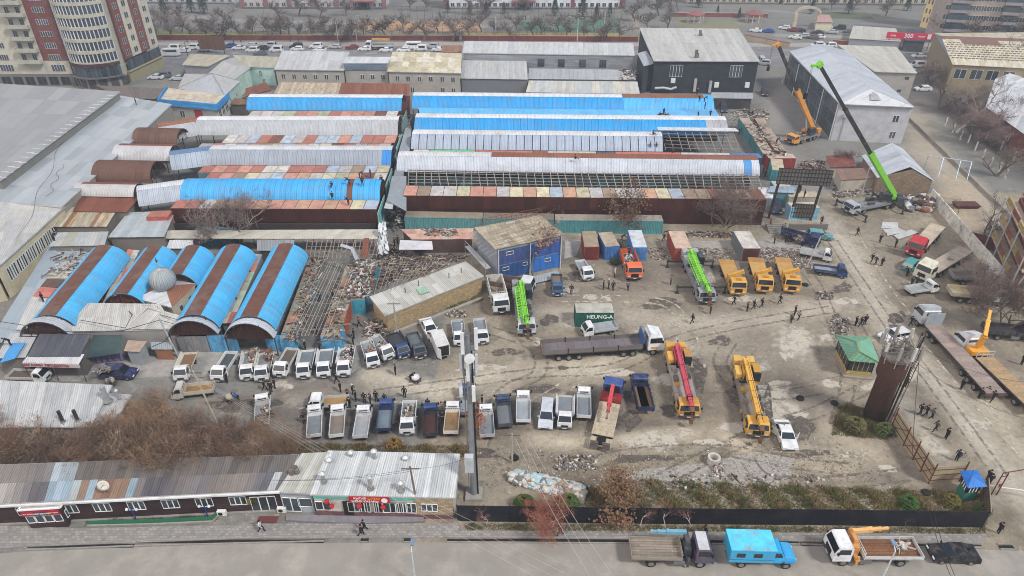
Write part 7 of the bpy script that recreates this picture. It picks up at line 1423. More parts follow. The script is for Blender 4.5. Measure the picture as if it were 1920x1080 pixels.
def minibus(label, x, y):
 t = thing('minibus',label,'minibus'); place(t,label,'F',(x-16,y),(x+16,y),6.2); m = MB(); hw = shell(m,[(-3.1,.4),(3.0,.4),(3.1,.9),(2.7,1.3),(2.0,2.4),(-3.0,2.5),(-3.1,2.3)],1.0,.88,1.2,2.5); m.build('body','paint',t,'d3d4d5'); m = MB(); glasspane(m,(2.7,1.3),(2.0,2.4),hw); m.build('windshield','glass',t); m = MB(); m.box(-2.8,1.6,-hw(1.9)-.02,hw(1.9)+.02,1.5,2.1); m.build('side_window','glass',t); wheels(t,(2,-1.9),.85,.36,.25)
minibus('white minibus in the avenue jam beside the crane truck',772,92); minibus('large white van at the left end of the avenue jam beside the tower',318,105)
# ================================================================ people
mk('trousers',.95,0,col='1e1f24',var=.1,da=0,rnd=.3); mk('shoe',.7,0,col='161515',var=.05,da=0); mk('hair',.9,0,var=.1,da=0)
def body_mesh(pose):
 hipz, lean = .93, 0.0
 L = dict(sh=(0,.2,1.45),el=(-.03,.27,1.18),wr=(.06,.27,.93),kn=(.02,.1,.5),an=(-.02,.1,.08)); Rr = dict(sh=(0,-.2,1.45),el=(-.03,-.27,1.18),wr=(.06,-.27,.93),kn=(.02,-.1,.5),an=(-.02,-.1,.08))
 head = (.03, 0, 1.63); tors = (0, 0, 1.2); chest = (0, 0, 1.42); neck = (.01, 0, 1.53)
 if pose == 'walk': L.update(kn=(.2,.09,.53),an=(.24,.09,.08),el=(-.14,.26,1.2),wr=(-.1,.25,.96)); Rr.update(kn=(-.08,-.09,.5),an=(-.36,-.09,.14),el=(.06,-.27,1.2),wr=(.22,-.24,1.02))
 if pose == 'pocket': L.update(el=(-.1,.33,1.2),wr=(.04,.2,.98)); Rr.update(el=(-.1,-.33,1.2),wr=(.04,-.2,.98))
 if pose == 'arms': L.update(el=(.08,.3,1.2),wr=(.3,.16,1.2)); Rr.update(el=(.05,-.3,1.22),wr=(.32,-.12,1.28))
 if pose == 'bend':
  f = lambda p: (p[0]+(p[2]-.93)*.85,p[1],.93+(p[2]-.93)*.55); tors,chest,neck,head = map(f,(tors,chest,neck,head))
  for D in (L,Rr): D['sh'] = f(D['sh']); D['el'] = (D['sh'][0]+.1,D['sh'][1],D['sh'][2]-.26); D['wr'] = (D['sh'][0]+.3,D['sh'][1]*.8,D['sh'][2]-.38); D['kn'] = (.1,D['kn'][1],.5)
 if pose == 'sit':
  f = lambda p: (p[0],p[1],p[2]-.78); tors,chest,neck,head = map(f,(tors,chest,neck,head)); hipz = .15
  for D in (L,Rr): D['sh'] = f(D['sh']); D['el'] = (.05,D['el'][1],.42); D['wr'] = (.26,D['wr'][1]*.7,.36); D['kn'] = (.42,D['kn'][1]*1.2,.34); D['an'] = (.62,D['an'][1]*1.1,.05)
 V = [(0,0,hipz),tors,chest,neck,head,(head[0]+.01,0,head[2]+.1)]; Rd = [(.15,.12),(.155,.12),(.17,.125),(.06,.06),(.085,.095),(.075,.09)]; E = [(0,1),(1,2),(2,3),(3,4),(4,5)]; K = ['t','j','j','s','s','s']
 for D in (L, Rr):
  s = 1 if D['sh'][1] > 0 else -1; i = len(V); w,e = Vector(D['wr']),Vector(D['el']); h = w+(w-e).normalized()*.12
  V += [D['sh'],D['el'],D['wr'],tuple(h)]; Rd += [(.075,.075),(.055,.055),(.042,.042),(.04,.025)]; E += [(2,i),(i,i+1),(i+1,i+2),(i+2,i+3)]; K += ['j','j','j','s']
  i = len(V); an = D['an']; V += [(0,s*.09,hipz-.06),D['kn'],an,(an[0]+.14,an[1],an[2]-.04)]; Rd += [(.105,.105),(.075,.075),(.055,.055),(.05,.035)]; E += [(0,i),(i,i+1),(i+1,i+2),(i+2,i+3)]; K += ['t','t','t','b']
 me = bpy.data.meshes.new('tmp'); me.from_pydata(V,E,[]); o = bpy.data.objects.new('tmp',me); S.collection.objects.link(o)
 m = o.modifiers.new('s', 'SKIN'); m.use_smooth_shade = True
 for i,r in enumerate(Rd): me.skin_vertices[0].data[i].radius = (r[0],r[1]); me.skin_vertices[0].data[i].use_root = i == 0
 m2 = o.modifiers.new('d','SUBSURF'); m2.levels = 1; dg = bpy.context.evaluated_depsgraph_get(); out = bpy.data.meshes.new_from_object(o.evaluated_get(dg)); out.name = 'body'; bpy.data.objects.remove(o)
 out.materials.clear()
 for n in ('cloth', 'trousers', 'skin', 'shoe'): out.materials.append(MATS[n])
 segs = [(Vector(V[a]),Vector(V[b]),K[b] if K[b] != 's' or K[a] == 's' else ('s' if b in (4,5) else K[b]),K[a]) for a,b in E]; idx = {'j': 0,'t': 1,'s': 2,'b': 3}
 for p in out.polygons:
  c = p.center; best = 9
  for a, b, kb, ka in segs:
   d = b-a; t_ = max(0, min(1, (c-a).dot(d)/d.length_squared)); q = (c-a-d*t_).length
   if q < best: best = q; k = kb if t_ > .45 else ka
  p.material_index = idx[k]
 return out, head
BM = {p: body_mesh(p) for p in ('stand', 'walk', 'pocket', 'arms', 'bend', 'sit')}
m = MB(); m.lathe([(.1,-.02),(.108,.05),(.09,.1),(.04,.13),(0,.135)],10); HAIR = m.mesh('hair','hair',smooth=True); m = MB(); m.lathe([(.11,.0),(.115,.06),(.1,.12),(0,.14)],10); m.box(.06,.19,-.06,.06,.02,.035); CAP = m.mesh('cap','cloth',smooth=True)
JK = {'black': '1b1c20','dark': '24252b','navy': '202a44','grey': '5c5f63','olive': '4a4a3c','brown': '4a382e','red': '8c2430','blue': '2c4f8c','white': 'b5b5b2','tan': '8c8070','green': '2f4f3c'}
def person(px, py, jk, pose, deg, label, z=0.0, group=None, cap=None):
 p = P(px,py,z); t = thing('person',label,'person',p,R(deg),group); me,hd = BM[pose]; s = .97+.07*((px*7+py) % 10)/10; t.scale = (s*1.06,s*1.06,s)
 obj('body',me,t,col=JK[jk]); o = obj('cap' if cap else 'hair',CAP if cap else HAIR,t,col=JK.get(cap,'1a1716')); o.location = (hd[0],0,hd[2]+.035); return t
PPL = [  # px, py, jacket, pose, facing, label, z
 (256,197,'black','stand',40,'roofer standing near the far end of the lower grey roof',6.2),(102,452,'black','bend',80,'roofer bending at the low white roof beside the cream wall',4.0),(82,566,'black','stand',10,'worker standing by the salmon roof patch',3.2),(22,648,'dark','bend',200,'roofer bending over the loose blue sheets',3.3),
 (622,349,'black','sit',-90,'leftmost worker on the ridge of the front blue vault',7.3),(656,347,'black','bend',180,'second worker on the ridge of the front blue vault',7.3),(680,348,'dark','stand',-60,'third worker on the ridge of the front blue vault',7.3),(674,334,'black','bend',0,'worker crouching on the container tops behind the front blue vault',5.3),(695,333,'black','pocket',180,'worker standing on the container tops behind the front blue vault',5.3),(716,346,'dark','stand',90,'worker at the right end of the front blue vault',6.5),
 (624,376,'black','stand',90,'worker standing at the foot of the front blue vault',5.3),(654,384,'black','bend',150,'worker below the front blue vault near the cream container roof',5.3),
 (1308,222,'black','stand',0,'worker standing on the light blue flat roof at its right end',5.6),(1321,205,'navy','stand',180,'worker on the slope of the rearmost blue vault',6.5),(1331,220,'black','walk',60,'worker walking off the right end of the light blue roof',5.6),(1311,191,'black','bend',90,'left one of two roofers on the rusty end of the rear ridge',8.2),(1320,191,'dark','bend',0,'right one of two roofers on the rusty end of the rear ridge',8.2),(1307,178,'black','pocket',90,'man standing behind the rearmost blue vault',7.9),
 (1218,281,'navy','stand',0,'left one of two men at the right end of the seamed grey-blue vault',5.3),(1230,281,'navy','pocket',180,'right one of two men at the right end of the seamed grey-blue vault',5.3),(1243,273,'dark','bend',0,'man at the cut edge of the seamed grey-blue vault',5.6),(1261,284,'dark','sit',-90,'man crouching on the long red container top',5.3),(1078,298,'black','sit',0,'lone man sitting on the rust ridge of the silver vault',7.8),(1224,252,'black','sit',0,'man sitting on the white ridge above the seamed vault',7.7),
 (1376,250,'black','stand',0,'left one of three men beside the teal container',0),(1385,253,'dark','pocket',180,'middle one of three men beside the teal container',0),(1391,250,'black','stand',90,'right one of three men beside the teal container',0),(1403,218,'black','stand',0,'left one of two men at the far end of the teal containers',0),(1410,219,'dark','walk',0,'right one of two men at the far end of the teal containers',0),(1455,270,'dark','bend',30,'man clearing boards on the far teal container',2.7),
 (1430,326,'black','stand',0,'left one of two men below the red crosswise container',0),(1434,332,'black','walk',180,'right one of two men below the red crosswise container',0),(1499,362,'navy','stand',0,'left one of two men on the beige roof behind the billboard',2.7),(1507,371,'black','pocket',180,'right one of two men on the beige roof behind the billboard',2.7),
 (1606,442,'black','walk',180,'man walking alone up the track towards the lime crane',0),(1649,455,'dark','pocket',90,'man standing above the pair near the white sheets',0),(1678,464,'black','stand',180,'man standing beside the fallen white sheets',0),(1633,492,'black','walk',30,'left one of three men crossing the track',0),(1640,497,'dark','walk',10,'middle one of three men crossing the track',0,'white'),(1652,499,'black','stand',90,'right one of three men crossing the track',0),
 (1700,518,'black','bend',90,'man leaning beside the small teal car',0),(1707,537,'black','stand',0,'left one of two men in front of the cream truck',0),(1717,536,'dark','stand',180,'right one of two men in front of the cream truck',0),
 (1451,457,'grey','stand',0,'grey-coated person below the platform steps',0),(1472,455,'black','stand',0,'left one of two people by the steps and the dark blue truck',0),(1480,454,'black','walk',0,'right one of two people by the steps and the dark blue truck',0),(1502,466,'black','stand',90,'man below the dark blue truck',0),(1465,434,'grey','bend',30,'person climbing the steps behind the billboard frame',.6),(1539,421,'black','stand',60,'person in black at the corner of the pale blue container',0),(1443,427,'red','stand',0,'person in red at the foot of the billboard frame',0),
 (1244,452,'black','walk',180,'man walking left of the rust-red container',0),(1165,452,'dark','bend',0,'man stooping behind the small blue container',0),(1164,466,'grey','stand',0,'man standing beside the small blue container',0),(1179,480,'dark','bend',90,'man standing in the orange dump truck',2.2),
 (1152,520,'white','stand',0,'man in a white top near the orange dump truck',0,'white'),(1131,543,'black','stand',0,'leftmost of three people below the white ladder pickup',0),(1141,541,'grey','arms',180,'middle of three people below the white ladder pickup',0,'white'),(1149,545,'black','stand',90,'rightmost of three people below the white ladder pickup',0),(1177,545,'grey','stand',90,'man in front of the orange dump truck cab',0),(1071,552,'black','pocket',-90,'man in black beside the small teal-blue pickup',0),(1257,534,'grey','stand',0,'man beside the outrigger of the lime crane',0),
 (1297,607,'black','walk',190,'man walking alone below the lime crane',0),(1268,658,'black','stand',90,'man standing behind the pink crane',0),(1252,680,'black','stand',0,'man beside the rear wheels of the pink crane',0),(1331,589,'brown','stand',0,'man under the hook of the lime crane',0),(1375,572,'dark','walk',180,'man in front of the leftmost yellow truck',0),(1400,584,'olive','stand',0,'olive-jacketed man, left of three walking before the yellow trucks',0),(1412,580,'black','walk',0,'middle of three men walking before the yellow trucks',0),(1427,577,'black','walk',0,'right of three men walking before the yellow trucks',0),(1461,570,'black','walk',180,'man walking in front of the rightmost yellow truck',0),
 (1489,591,'dark','stand',0,'back one of three people left of the rubble mounds',0),(1482,606,'olive','stand',30,'olive-clad one of three people left of the rubble mounds',0),(1496,601,'tan','walk',30,'tan-clad one of three people left of the rubble mounds',0),(1603,611,'black','stand',0,'left of three men between rubble mound and track',0),(1612,613,'black','walk',180,'middle of three men between rubble mound and track',0),(1620,609,'black','stand',90,'right of three men between rubble mound and track',0),(1706,611,'black','walk',180,'man beside the grey-white semi-truck cab',0),(1696,725,'black','stand',0,'man standing behind the water tower',0),
 (1801,730,'black','stand',180,'man between the two flatbed trailers',0),(1834,747,'black','stand',0,'left of three men behind the ribbed trailer',0),(1847,744,'dark','walk',30,'middle of three men behind the ribbed trailer',0),(1858,753,'black','walk',200,'right of three men behind the ribbed trailer',0),(1914,684,'black','stand',0,'man at the right edge of the yard',0),(1723,778,'black','walk',0,'left of three men walking right of the water tower',0),(1734,780,'dark','walk',0,'middle of three men walking right of the water tower',0),(1745,785,'grey','walk',0,'right of three men walking right of the water tower',0),(1752,809,'olive','walk',180,'man in an olive jacket near the puddles by the tan fence',0),(1772,823,'black','stand',0,'man in black near the puddles by the tan fence',0),(1792,864,'navy','stand',200,'man in navy beside a bicycle on the track',0),(1849,902,'black','stand',0,'left one of two men behind the guard kiosk',0),(1853,909,'dark','stand',90,'right one of two men behind the guard kiosk',0),(1870,1000,'black','stand',0,'man at the right end of the black street fence',0),(1457,816,'black','bend',20,'man leaning into the white sedan by the yellow crane',0),
 (491,997,'white','walk',0,'person in a light top walking on the pavement by the maroon doormat',.12),(684,996,'black','walk',200,'back one of two people walking before the cafe',.12),(678,1004,'black','walk',0,'front one of two people walking before the cafe',.12),(1050,1004,'black','walk',180,'man in black walking on the pavement below the reddish tree',.12),(1320,1006,'black','walk',180,'man in black walking on the pavement behind the blue van',.12),
 (211,727,'grey','arms',180,'person pushing a cart below the dark blue estate car',0),(449,753,'blue','bend',180,'man in a blue top pulling a loaded cart by the thicket',0),(427,718,'black','stand',180,'man beside the second pickup of the market-side row',0),(497,732,'black','walk',0,'left of three people in front of the market-side pickups',0),(509,735,'black','stand',90,'middle of three people in front of the market-side pickups',0),(516,728,'dark','stand',0,'right of three people in front of the market-side pickups',0),(632,719,'black','walk',180,'man striding in front of the empty-bed pickups',0),(661,668,'black','stand',0,'man standing in the bed of the last market-side pickup',.95),
 (573,657,'dark','stand',0,'man with a white cap at the market passage mouth',0,'white'),(600,657,'green','stand',30,'man in dark green at the market passage mouth',0),(595,628,'navy','arms',90,'man in navy walking in the market passage',0),(600,566,'dark','stand',90,'left shopper deep in the stripped passage',0),(625,560,'dark','walk',90,'right shopper deep in the stripped passage',0),(674,613,'red','walk',180,'woman in red beside the brick store end',0),(664,634,'black','stand',0,'man in black behind the scrap-laden pickup',0),(663,647,'dark','stand',180,'man beside the loaded market-side pickup',0),(709,630,'black','stand',90,'man by the scrap heap next to the brick store',0),(740,462,'black','stand',0,'left of two figures in the dark central passage',0),(746,458,'dark','walk',90,'right of two figures in the dark central passage',0),(733,478,'black','bend',0,'figure bending in the rubble of the central passage',0),
 (639,735,'black','stand',0,'man in black behind the sideways pickup, back left of the crowd',0),(662,740,'dark','arms',0,'man carrying a red bundle with a white cap in the crowd',0,'white'),(653,750,'black','stand',30,'man leaning on the tail of the sideways pickup',0),(668,752,'black','stand',180,'man in black right of the bundle carrier',0),(656,765,'black','stand',60,'man below the tail of the sideways pickup',0),(684,756,'black','pocket',-90,'first of the row of men facing the trucks, right of the sideways pickup',0),(695,758,'dark','pocket',180,'second of the row of men facing the trucks',0),(706,753,'black','stand',-90,'third of the row of men facing the trucks',0),(722,757,'black','stand',-60,'fourth of the row of men facing the trucks',0),(571,794,'black','pocket',-60,'man standing left of the leftmost ribbed-bed pickup',0),(742,703,'black','stand',180,'man standing alone in the dusty middle of the lane',0),(769,715,'black','bend',0,'man pushing a white sack on a handcart',0),(759,745,'black','stand',-90,'man behind the goods-laden pickup',0),(803,768,'black','stand',-90,'man behind the dark blue brown-bed pickup',0),(838,770,'tan','bend',180,'person in tan beside the plank-bed pickup',0),(830,790,'black','pocket',-90,'man between two pickups left of the mast',0),(904,761,'black','stand',0,'man right of the antenna mast in the lane',0),(1352,224,'dark','stand',0,'man in front of the dark car behind the white hut',0),
]
for r in PPL:
 if r: person(*r[:5],r[5],r[6],'people in the market and yard',r[7] if len(r) > 7 else None)
for i,(dx,dy) in enumerate(((-9,0),(-6,-2),(-3,1),(0,-3),(3,0),(6,1),(9,0))): person(1244+dx,219+dy,['black','navy','brown','black','dark','black','grey'][i],'sit' if i != 3 else 'stand',-90+i*9,f'worker resting on the light blue roof, {ORD[i]} from the left of seven',5.6,'roofers resting on the light blue roof')
rg = random.Random(9)
for i in range(14): x = [352,395,438,452,545,560,640,985,724,745,792,1196,1201,1206][i]; y = [80,79,81,80,79,80,78,37,55,54,55,37,37,38][i]; person(x,y,['black','dark','grey','brown'][i % 4],'walk' if i % 2 else 'stand',rg.uniform(0,360),f'distant pedestrian, {ORD[i]} counted among those on the far pavement and courts',0,'distant pedestrians')
# ================================================================ trees
def tree_mesh(seed,H,spread,lv=4,trunk=.16,first=.3,up=.5,nsub=3,stems=1,droop=0.0,twigs=5,twl=.7,twr=.012,wig=.25):
 rg = random.Random(seed); T = MB(); Q = MB(); tips = []
 def br(p, d, l, r, k):
  n = 3 if k < 2 else 2; pts = [p]; q = p; dd = d
  for i in range(n): dd = (dd+Vector((rg.gauss(0,wig),rg.gauss(0,wig),rg.gauss(0,wig*.5)-droop*k*.2))).normalized(); q = q+dd*(l/n); pts.append(q)
  (T if k <= 1 else Q).tube(pts,[lerp(r,r*.6,i/n) for i in range(n+1)],6 if k == 0 else 4 if k < 2 else 3,cap=False)
  if k >= lv-1:
   tips.append(q)
   for j in range(twigs):
    a = pts[rg.randrange(1,len(pts))]; e = (dd+Vector((rg.gauss(0,.7),rg.gauss(0,.7),rg.gauss(.1,.5)-droop))).normalized(); b = a+e*twl*rg.uniform(.5,1.2); s = e.cross(Vector((rg.random(),rg.random(),1))).normalized()*twr
    Q.add([a-s, a+s, b], [(0, 1, 2)])
   return
  for j in range(nsub+rg.randrange(2)):
   f = rg.uniform(first if k == 0 else .35,1); a = pts[min(n,int(f*n)+ (1 if rg.random() < .5 else 0))]; az = rg.uniform(0,6.28)
   e = (dd*up+Vector((math.cos(az),math.sin(az),rg.uniform(.1,.6)))*spread).normalized(); br(a,e,l*rg.uniform(.55,.8),r*.55,k+1)
 for s in range(stems): az = 6.28*s/stems; br(Vector((.25*math.cos(az)*(stems > 1),.25*math.sin(az)*(stems > 1),0)),Vector((.35*math.cos(az)*(stems > 1),.35*math.sin(az)*(stems > 1),1)).normalized(),H*.42,trunk,0)
 return T.mesh('trunk', 'bark'), Q.mesh('crown', 'twig'), tips
def leaf_mesh(tips, n, sz, rad, seed=1, mat='leaf'):
 rg = random.Random(seed); m = MB()
 for p in tips:
  for i in range(n):
   c = p+Vector((rg.gauss(0,rad),rg.gauss(0,rad),rg.gauss(0,rad*.8))); a = Vector((rg.gauss(0,1),rg.gauss(0,1),rg.gauss(0,.6))).normalized()*sz*rg.uniform(.6,1.3); b = a.cross(Vector((rg.random()-.5,rg.random()-.5,1))).normalized()*sz*.6
   m.add([c-a, c-b, c+a, c+b], [(0, 1, 2, 3)])
 return m.mesh('leaves', mat)
def ptree(label,proto,px,py,s,rz,tc='6e6259',cc='6b5a50',leaf=None,lc='7a5030',cat='tree',name='bare_tree',sz=None,group=None,z=0):
 p = P(px,py,z); t = thing(name,label,cat,p,rz,group); t.scale = (s,s,sz or s); obj('trunk',proto[0],t,col=tc); obj('crown',proto[1],t,col=cc)
 if leaf: obj('leaves', leaf, t, col=lc)
 return t
TA = tree_mesh(1,7,.8,lv=5,nsub=3,trunk=.2,twigs=4,twr=.016); TB = tree_mesh(2,7,.5,lv=5,nsub=3,trunk=.17,twigs=4,twr=.016); TC = tree_mesh(5,6,1.0,lv=5,stems=4,nsub=3,trunk=.1,twigs=6,twr=.016,twl=.9); TD = tree_mesh(9,4,.7,lv=4,nsub=3,trunk=.06,twigs=5,twl=.5,twr=.012); TF = tree_mesh(12,7,.7,lv=4,nsub=4,trunk=.18,twigs=9,twl=1.1,twr=.03)
LA = leaf_mesh(TA[2],7,.17,.45); LB = leaf_mesh(TB[2],6,.17,.5,2); LF = leaf_mesh(TF[2],8,.24,.6,3); LFs = leaf_mesh(TF[2],3,.2,.6,4)
LAs = leaf_mesh(TA[2], 2, .16, .5, 5)
LTHICK = leaf_mesh(TC[2], 2, .09, .55, 6)
ptree('grey bare tree in front of the left block brown containers',TC,448,458,1.9,1.0,cc='857672',tc='857872')
ptree('tree with rust-brown leaves before the long brown container row',TB,1148,436,1.35,.5,leaf=LB,lc='6f5640',cc='6a574c',name='leafy_tree'); ptree('bare spreading tree near the right end of the long brown row',TC,1362,425,1.75,2.0,cc='6f6059'); ptree('bare grey tree beside the right end of the brown row',TA,1408,420,1.15,3.0,cc='6f6059'); ptree('slender bare tree just left of the spreading bare one',TD,1335,425,1.5,1.0)
for i,x in enumerate((1003,1033,1060,1192)): ptree(f'thin bare sapling before the brown row, {ORD[i]} from the left',TD,x,420,1.25,i,group='saplings before the brown row',name='sapling')
ptree('autumn-leaved tree in front of the blue container office',TD,1000,520,2.6,.3,leaf=leaf_mesh(TD[2],3,.12,.3,8),lc='8a6450',name='leafy_tree'); ptree('bare reddish tree beside the half-collapsed walls',TC,1582,312,.75,.4,cc='7a6460')
ptree('big rust-leaved tree over the black street fence',TA,1158,968,.98,.7,leaf=LA,lc='765a42',cc='6b5040',name='leafy_tree'); ptree('reddish weeping tree beside the pavement',TC,1030,990,.82,1.7,cc='96604e',tc='a88e80',name='weeping_tree'); ptree('rust-leaved tree behind the antenna mast',TD,880,838,1.3,.7,leaf=leaf_mesh(TD[2],7,.13,.3,9),lc='8a4f2c',name='leafy_tree')
for i,(x,y,s) in enumerate(((1202,990,.85),(1247,990,.85),(1293,991,.85),(912,985,.8))): ptree(['thin pale-trunked tree right of the big rust-leaved tree','thin pale-trunked tree, middle of three at the street fence','thin pale-trunked tree, right of three at the street fence','small pale-trunked tree at the left end of the black fence'][i],TD,x,y,s,i*1.3,tc='b5aaa0',cc='7d5a52',name='bare_tree')
ptree('dry bush at the foot of the black fence behind the white crane truck',TD,1697,990,.45,1,cc='6a5a48',name='bush')
# thickets lower left
rg = random.Random(4); k = 0
for x,y,s in ((30,884,1.35),(90,884,1.2),(0,840,1.1),(215,872,1.3),(262,878,1.5),(312,874,1.55),(300,820,1.2),(345,874,1.35),(235,815,.9),(402,878,1.25),(452,876,1.2),(505,870,1.1),(545,862,.85),(425,835,.9),(490,830,.8),(180,876,1.05),(132,880,.8)):
 ptree(f'brown leafless shrub of the thicket behind the long dark building, {ORD[k]} counted by size',TC,x,y,s*.86,rg.uniform(0,6),leaf=LTHICK if k % 3 == 0 else None,lc=['80664f','705c4e','846c54','745f50'][k % 4],cc=['7f6654','6a5649','8a7058'][k % 3],name='thicket_shrub',group='thicket shrubs',cat='shrub'); k += 1
for i,(x,y,s,l) in enumerate(((60,870,1.0,'pale-branched bare tree at the left end of the thicket'),(285,860,1.1,'tall pale-branched bare tree in the middle of the thicket'),(215,862,.8,'pale-branched bare tree beside the fat grey flue'),(380,868,.8,'pale-branched bare tree in the thicket below the wire pole'),(480,862,.9,'pale-branched bare tree at the right part of the thicket'),(335,868,.9,'forked pale bare tree rising over the dark building roof'))): ptree(l,(TA,TC)[i % 2],x,y,s,i*1.1,'b5a794','a8937e')
# right side trees
for i,(x,y,s,rz,lab,pr,tc,cc) in enumerate(((1412/4+1440,249,2.1,0,'pale-barked bare tree between the ochre and the brick building',TB,'b5ada4','8f857d'),(1762,205,1.7,1,'dark bare tree before the ochre gable wall',TA,'5b4c44','6a5a52'),(1880,215,1.9,2,'bare tree before the shiny metal roof',TA,'6a5a54','75655f'),(1915,250,1.7,3,'bare tree at the right edge beside the brick building',TC,'6a5a54','705d58'),(1830,270,1.7,4,'bare tree in the lane below the brick building',TC,'63554e','6f5c57'),(1740,160,1.4,5,'bare tree behind the tan-roofed grey building',TC,'63554e','77685e'),(1905,160,1.9,2,'tall bare tree behind the shiny metal roof',TB,'8a7f76','7d726a'),(1800,215,1.6,4,'bare tree behind the tall pale-barked one',TC,'63554e','77685e'),(1868,330,1.5,5,'bare tree at the lower end of the tree lane',TA,'63554e','6f625a'),(1640,132,.8,1,'bare tree poking over the tan roof',TA,'5b4c44','5f534c'),(1795,402,.95,2,'slender bare tree behind the brown skip',TD,'6e6058','6f5f5a'),(1838,455,1.2,1,'bare tree with clumped twigs beyond the white wall',TB,'4f443e','57483f'),(1878,620,1.6,0,'bare tree spreading over the white trucks by the wall',TC,'6a5c55','6f5f58'),(1840,560,1.2,3,'bare tree between the two white trucks by the wall',TC,'6a5c55','6f5f58'),(1780,500,.6,3,'bare shrub at the foot of the whitewashed wall',TD,'6a5c55','6f5f58'))): ptree(lab,pr,x,y,s,rz,tc,cc)
# white-painted trunks in the lane
for i in range(12):
 x,y = [(1772,235),(1786,248),(1800,262),(1815,268),(1828,282),(1842,296),(1856,312),(1872,322),(1884,334),(1848,262),(1876,280),(1900,300)][i]; t = ptree(f'small lane tree with a whitewashed trunk, {ORD[i]} from the back',TD,x,y,1.7,i,cc='5f534e',group='lane trees',name='lane_tree'); m = MB(); m.lathe([(.12,0),(.1,1.2)],6); o = m.build('whitewash','plaster',None,'c4beb4'); o.parent = t
# avenue trees
k = 0
for x in list(range(268, 860, 23))+list(range(876, 1180, 24)):
 y = 72+rg.uniform(-3,6) if k % 3 else 62+rg.uniform(-3,3); lf = LF if rg.random() < .3 else LFs if rg.random() < .5 else None
 ptree(f'hazy roadside tree along the avenue, {ORD[k]} from the left',TF,x+rg.uniform(-6,6),y,rg.uniform(1.1,1.6),rg.uniform(0,6),leaf=lf,lc=['6f5e54','68605b','6c6058'][k % 3],cc='6a605c',group='roadside trees along the avenue',name='roadside_tree'); k += 1
k = 0
for x,y in ((300,52),(340,40),(420,48),(520,38),(560,30),(600,34),(650,30),(770,20),(800,22),(880,28),(920,24),(985,20),(1190,40),(1215,55),(1235,30),(1250,55),(1255,15),(1270,12),(1560,20),(1600,18),(1660,30),(1785,70),(1820,84),(1860,84),(1900,88),(1840,76),(1765,78)):
 ptree(f'distant bare tree in the school and park grounds, {ORD[k]} from the left',TF,x,y,rg.uniform(1.2,1.8),rg.uniform(0,6),leaf=LFs if k % 2 == 0 else None,lc='6a6058',cc='6a6260',group='distant bare trees',name='distant_tree'); k += 1
m = MB(); rg2 = random.Random(6)
for i in range(900): a = rg2.uniform(0,6.28); z = rg2.random()**.8; r = (1-z)*1.6*rg2.uniform(.5,1); c = Vector((r*math.cos(a),r*math.sin(a),.8+z*6)); d = Vector((math.cos(a),math.sin(a),-.5))*.35; s = Vector((-math.sin(a),math.cos(a),0))*.2; m.add([c-s,c+s,c+d],[(0,1,2)])
CON = m.mesh('needles','leaf'); m = MB(); m.tube([(0,0,0),(0,0,6.5)],[.15,.04],6); CT = m.mesh('trunk','bark'); k = 0
for x,y,s in ((311,33,1.3),(383,26,1.3),(360,24,1.2),(840,24,.7),(880,26,.7),(912,27,.8),(945,26,.7),(1040,30,1.1),(1092,32,1.3),(1118,33,.8),(1143,32,.8),(1309,14,1.0),(1590,26,1.1),(1520,26,.9),(1700,20,1.0),(1768,64,1.3),(1800,72,1.1),(1880,78,1.2),(1345,26,.5),(1385,34,.6)):
 t = thing('conifer',f'dark green conifer near the far buildings, {ORD[k]} from the left','conifer',P(x,y),k,'conifers near the far buildings'); t.scale = (s*1.2,s*1.2,s); obj('needles',CON,t,col='2f4034'); obj('trunk',CT,t,col='4a3d34'); k += 1
# shrubs and weeds
def tuft_field(name, label, region, n, cols, h, seed, r=.03, kind='stuff'):
 rg = random.Random(seed); B = [MB() for _ in cols]; q = [P(*p) for p in region]
 for i in range(n):
  u,v = rg.random(),rg.random(); p = q[0].lerp(q[1],u).lerp(q[3].lerp(q[2],u),v); hh = h*rg.uniform(.4,1.3)*(.6+.4*math.sin(p.x*1.7+p.y)); b = B[(int(p.x*.35+math.sin(p.x*.9)*1.5) + rg.randrange(2)) % len(cols)]
  for j in range(5): a = rg.uniform(0,6.28); d = Vector((math.cos(a)*.5,math.sin(a)*.5,1))*max(.1,hh); s = Vector((-math.sin(a),math.cos(a),0))*r; o = p+Vector((rg.gauss(0,.12),rg.gauss(0,.12),0)); b.add([o-s,o+s,o+d+s*.4,o+d-s*.2],[(0,1,2,3)])
 for i, (b, c) in enumerate(zip(B, cols)):
  if b.v: o = b.build(name,'leaf',None,c,kind); o['label'] = label.split('|')[i % len(label.split('|'))]; o['category'] = 'weeds'
tuft_field('weeds','green weeds along the inside of the black fence|dry brown weeds along the inside of the black fence|olive weeds along the inside of the black fence',[(860,975),(1850,985),(1830,925),(1180,900)],7000,['55602f','84704e','6a6340'],.5,1,.04)
tuft_field('weeds','verge grass between the black fence and the pavement|dry verge stalks between the black fence and the pavement',[(870,994),(1850,1001),(1845,991),(870,982)],2200,['4f5f38','6f6048'],.22,2)
tuft_field('weeds','green weeds behind the cafe roof edge|dry weeds behind the cafe roof edge',[(540,850),(900,858),(900,838),(560,832)],1500,['66603a','7d6648'],.45,3)
tuft_field('weeds','olive weeds around the foot of the water tower|dry weeds around the foot of the water tower',[(1560,815),(1665,825),(1660,770),(1570,762)],1600,['565a34','6f6244'],.6,4)
tuft_field('weeds','green weeds beside the plinth of the brick store|dark weeds in the strip garden',[(840,585),(905,565),(895,555),(830,575)],300,['56642f'],.3,5)
tuft_field('weeds','sparse dry grass on the lower yard edge',[(900,905),(1700,905),(1600,850),(950,850)],900,['7a6f52'],.15,6)
tuft_field('weeds','green strip garden before the dark building',[(160,986),(405,976),(410,966),(165,974)],700,['3d5a38'],.3,7)
SH = MB(); rg = random.Random(8)
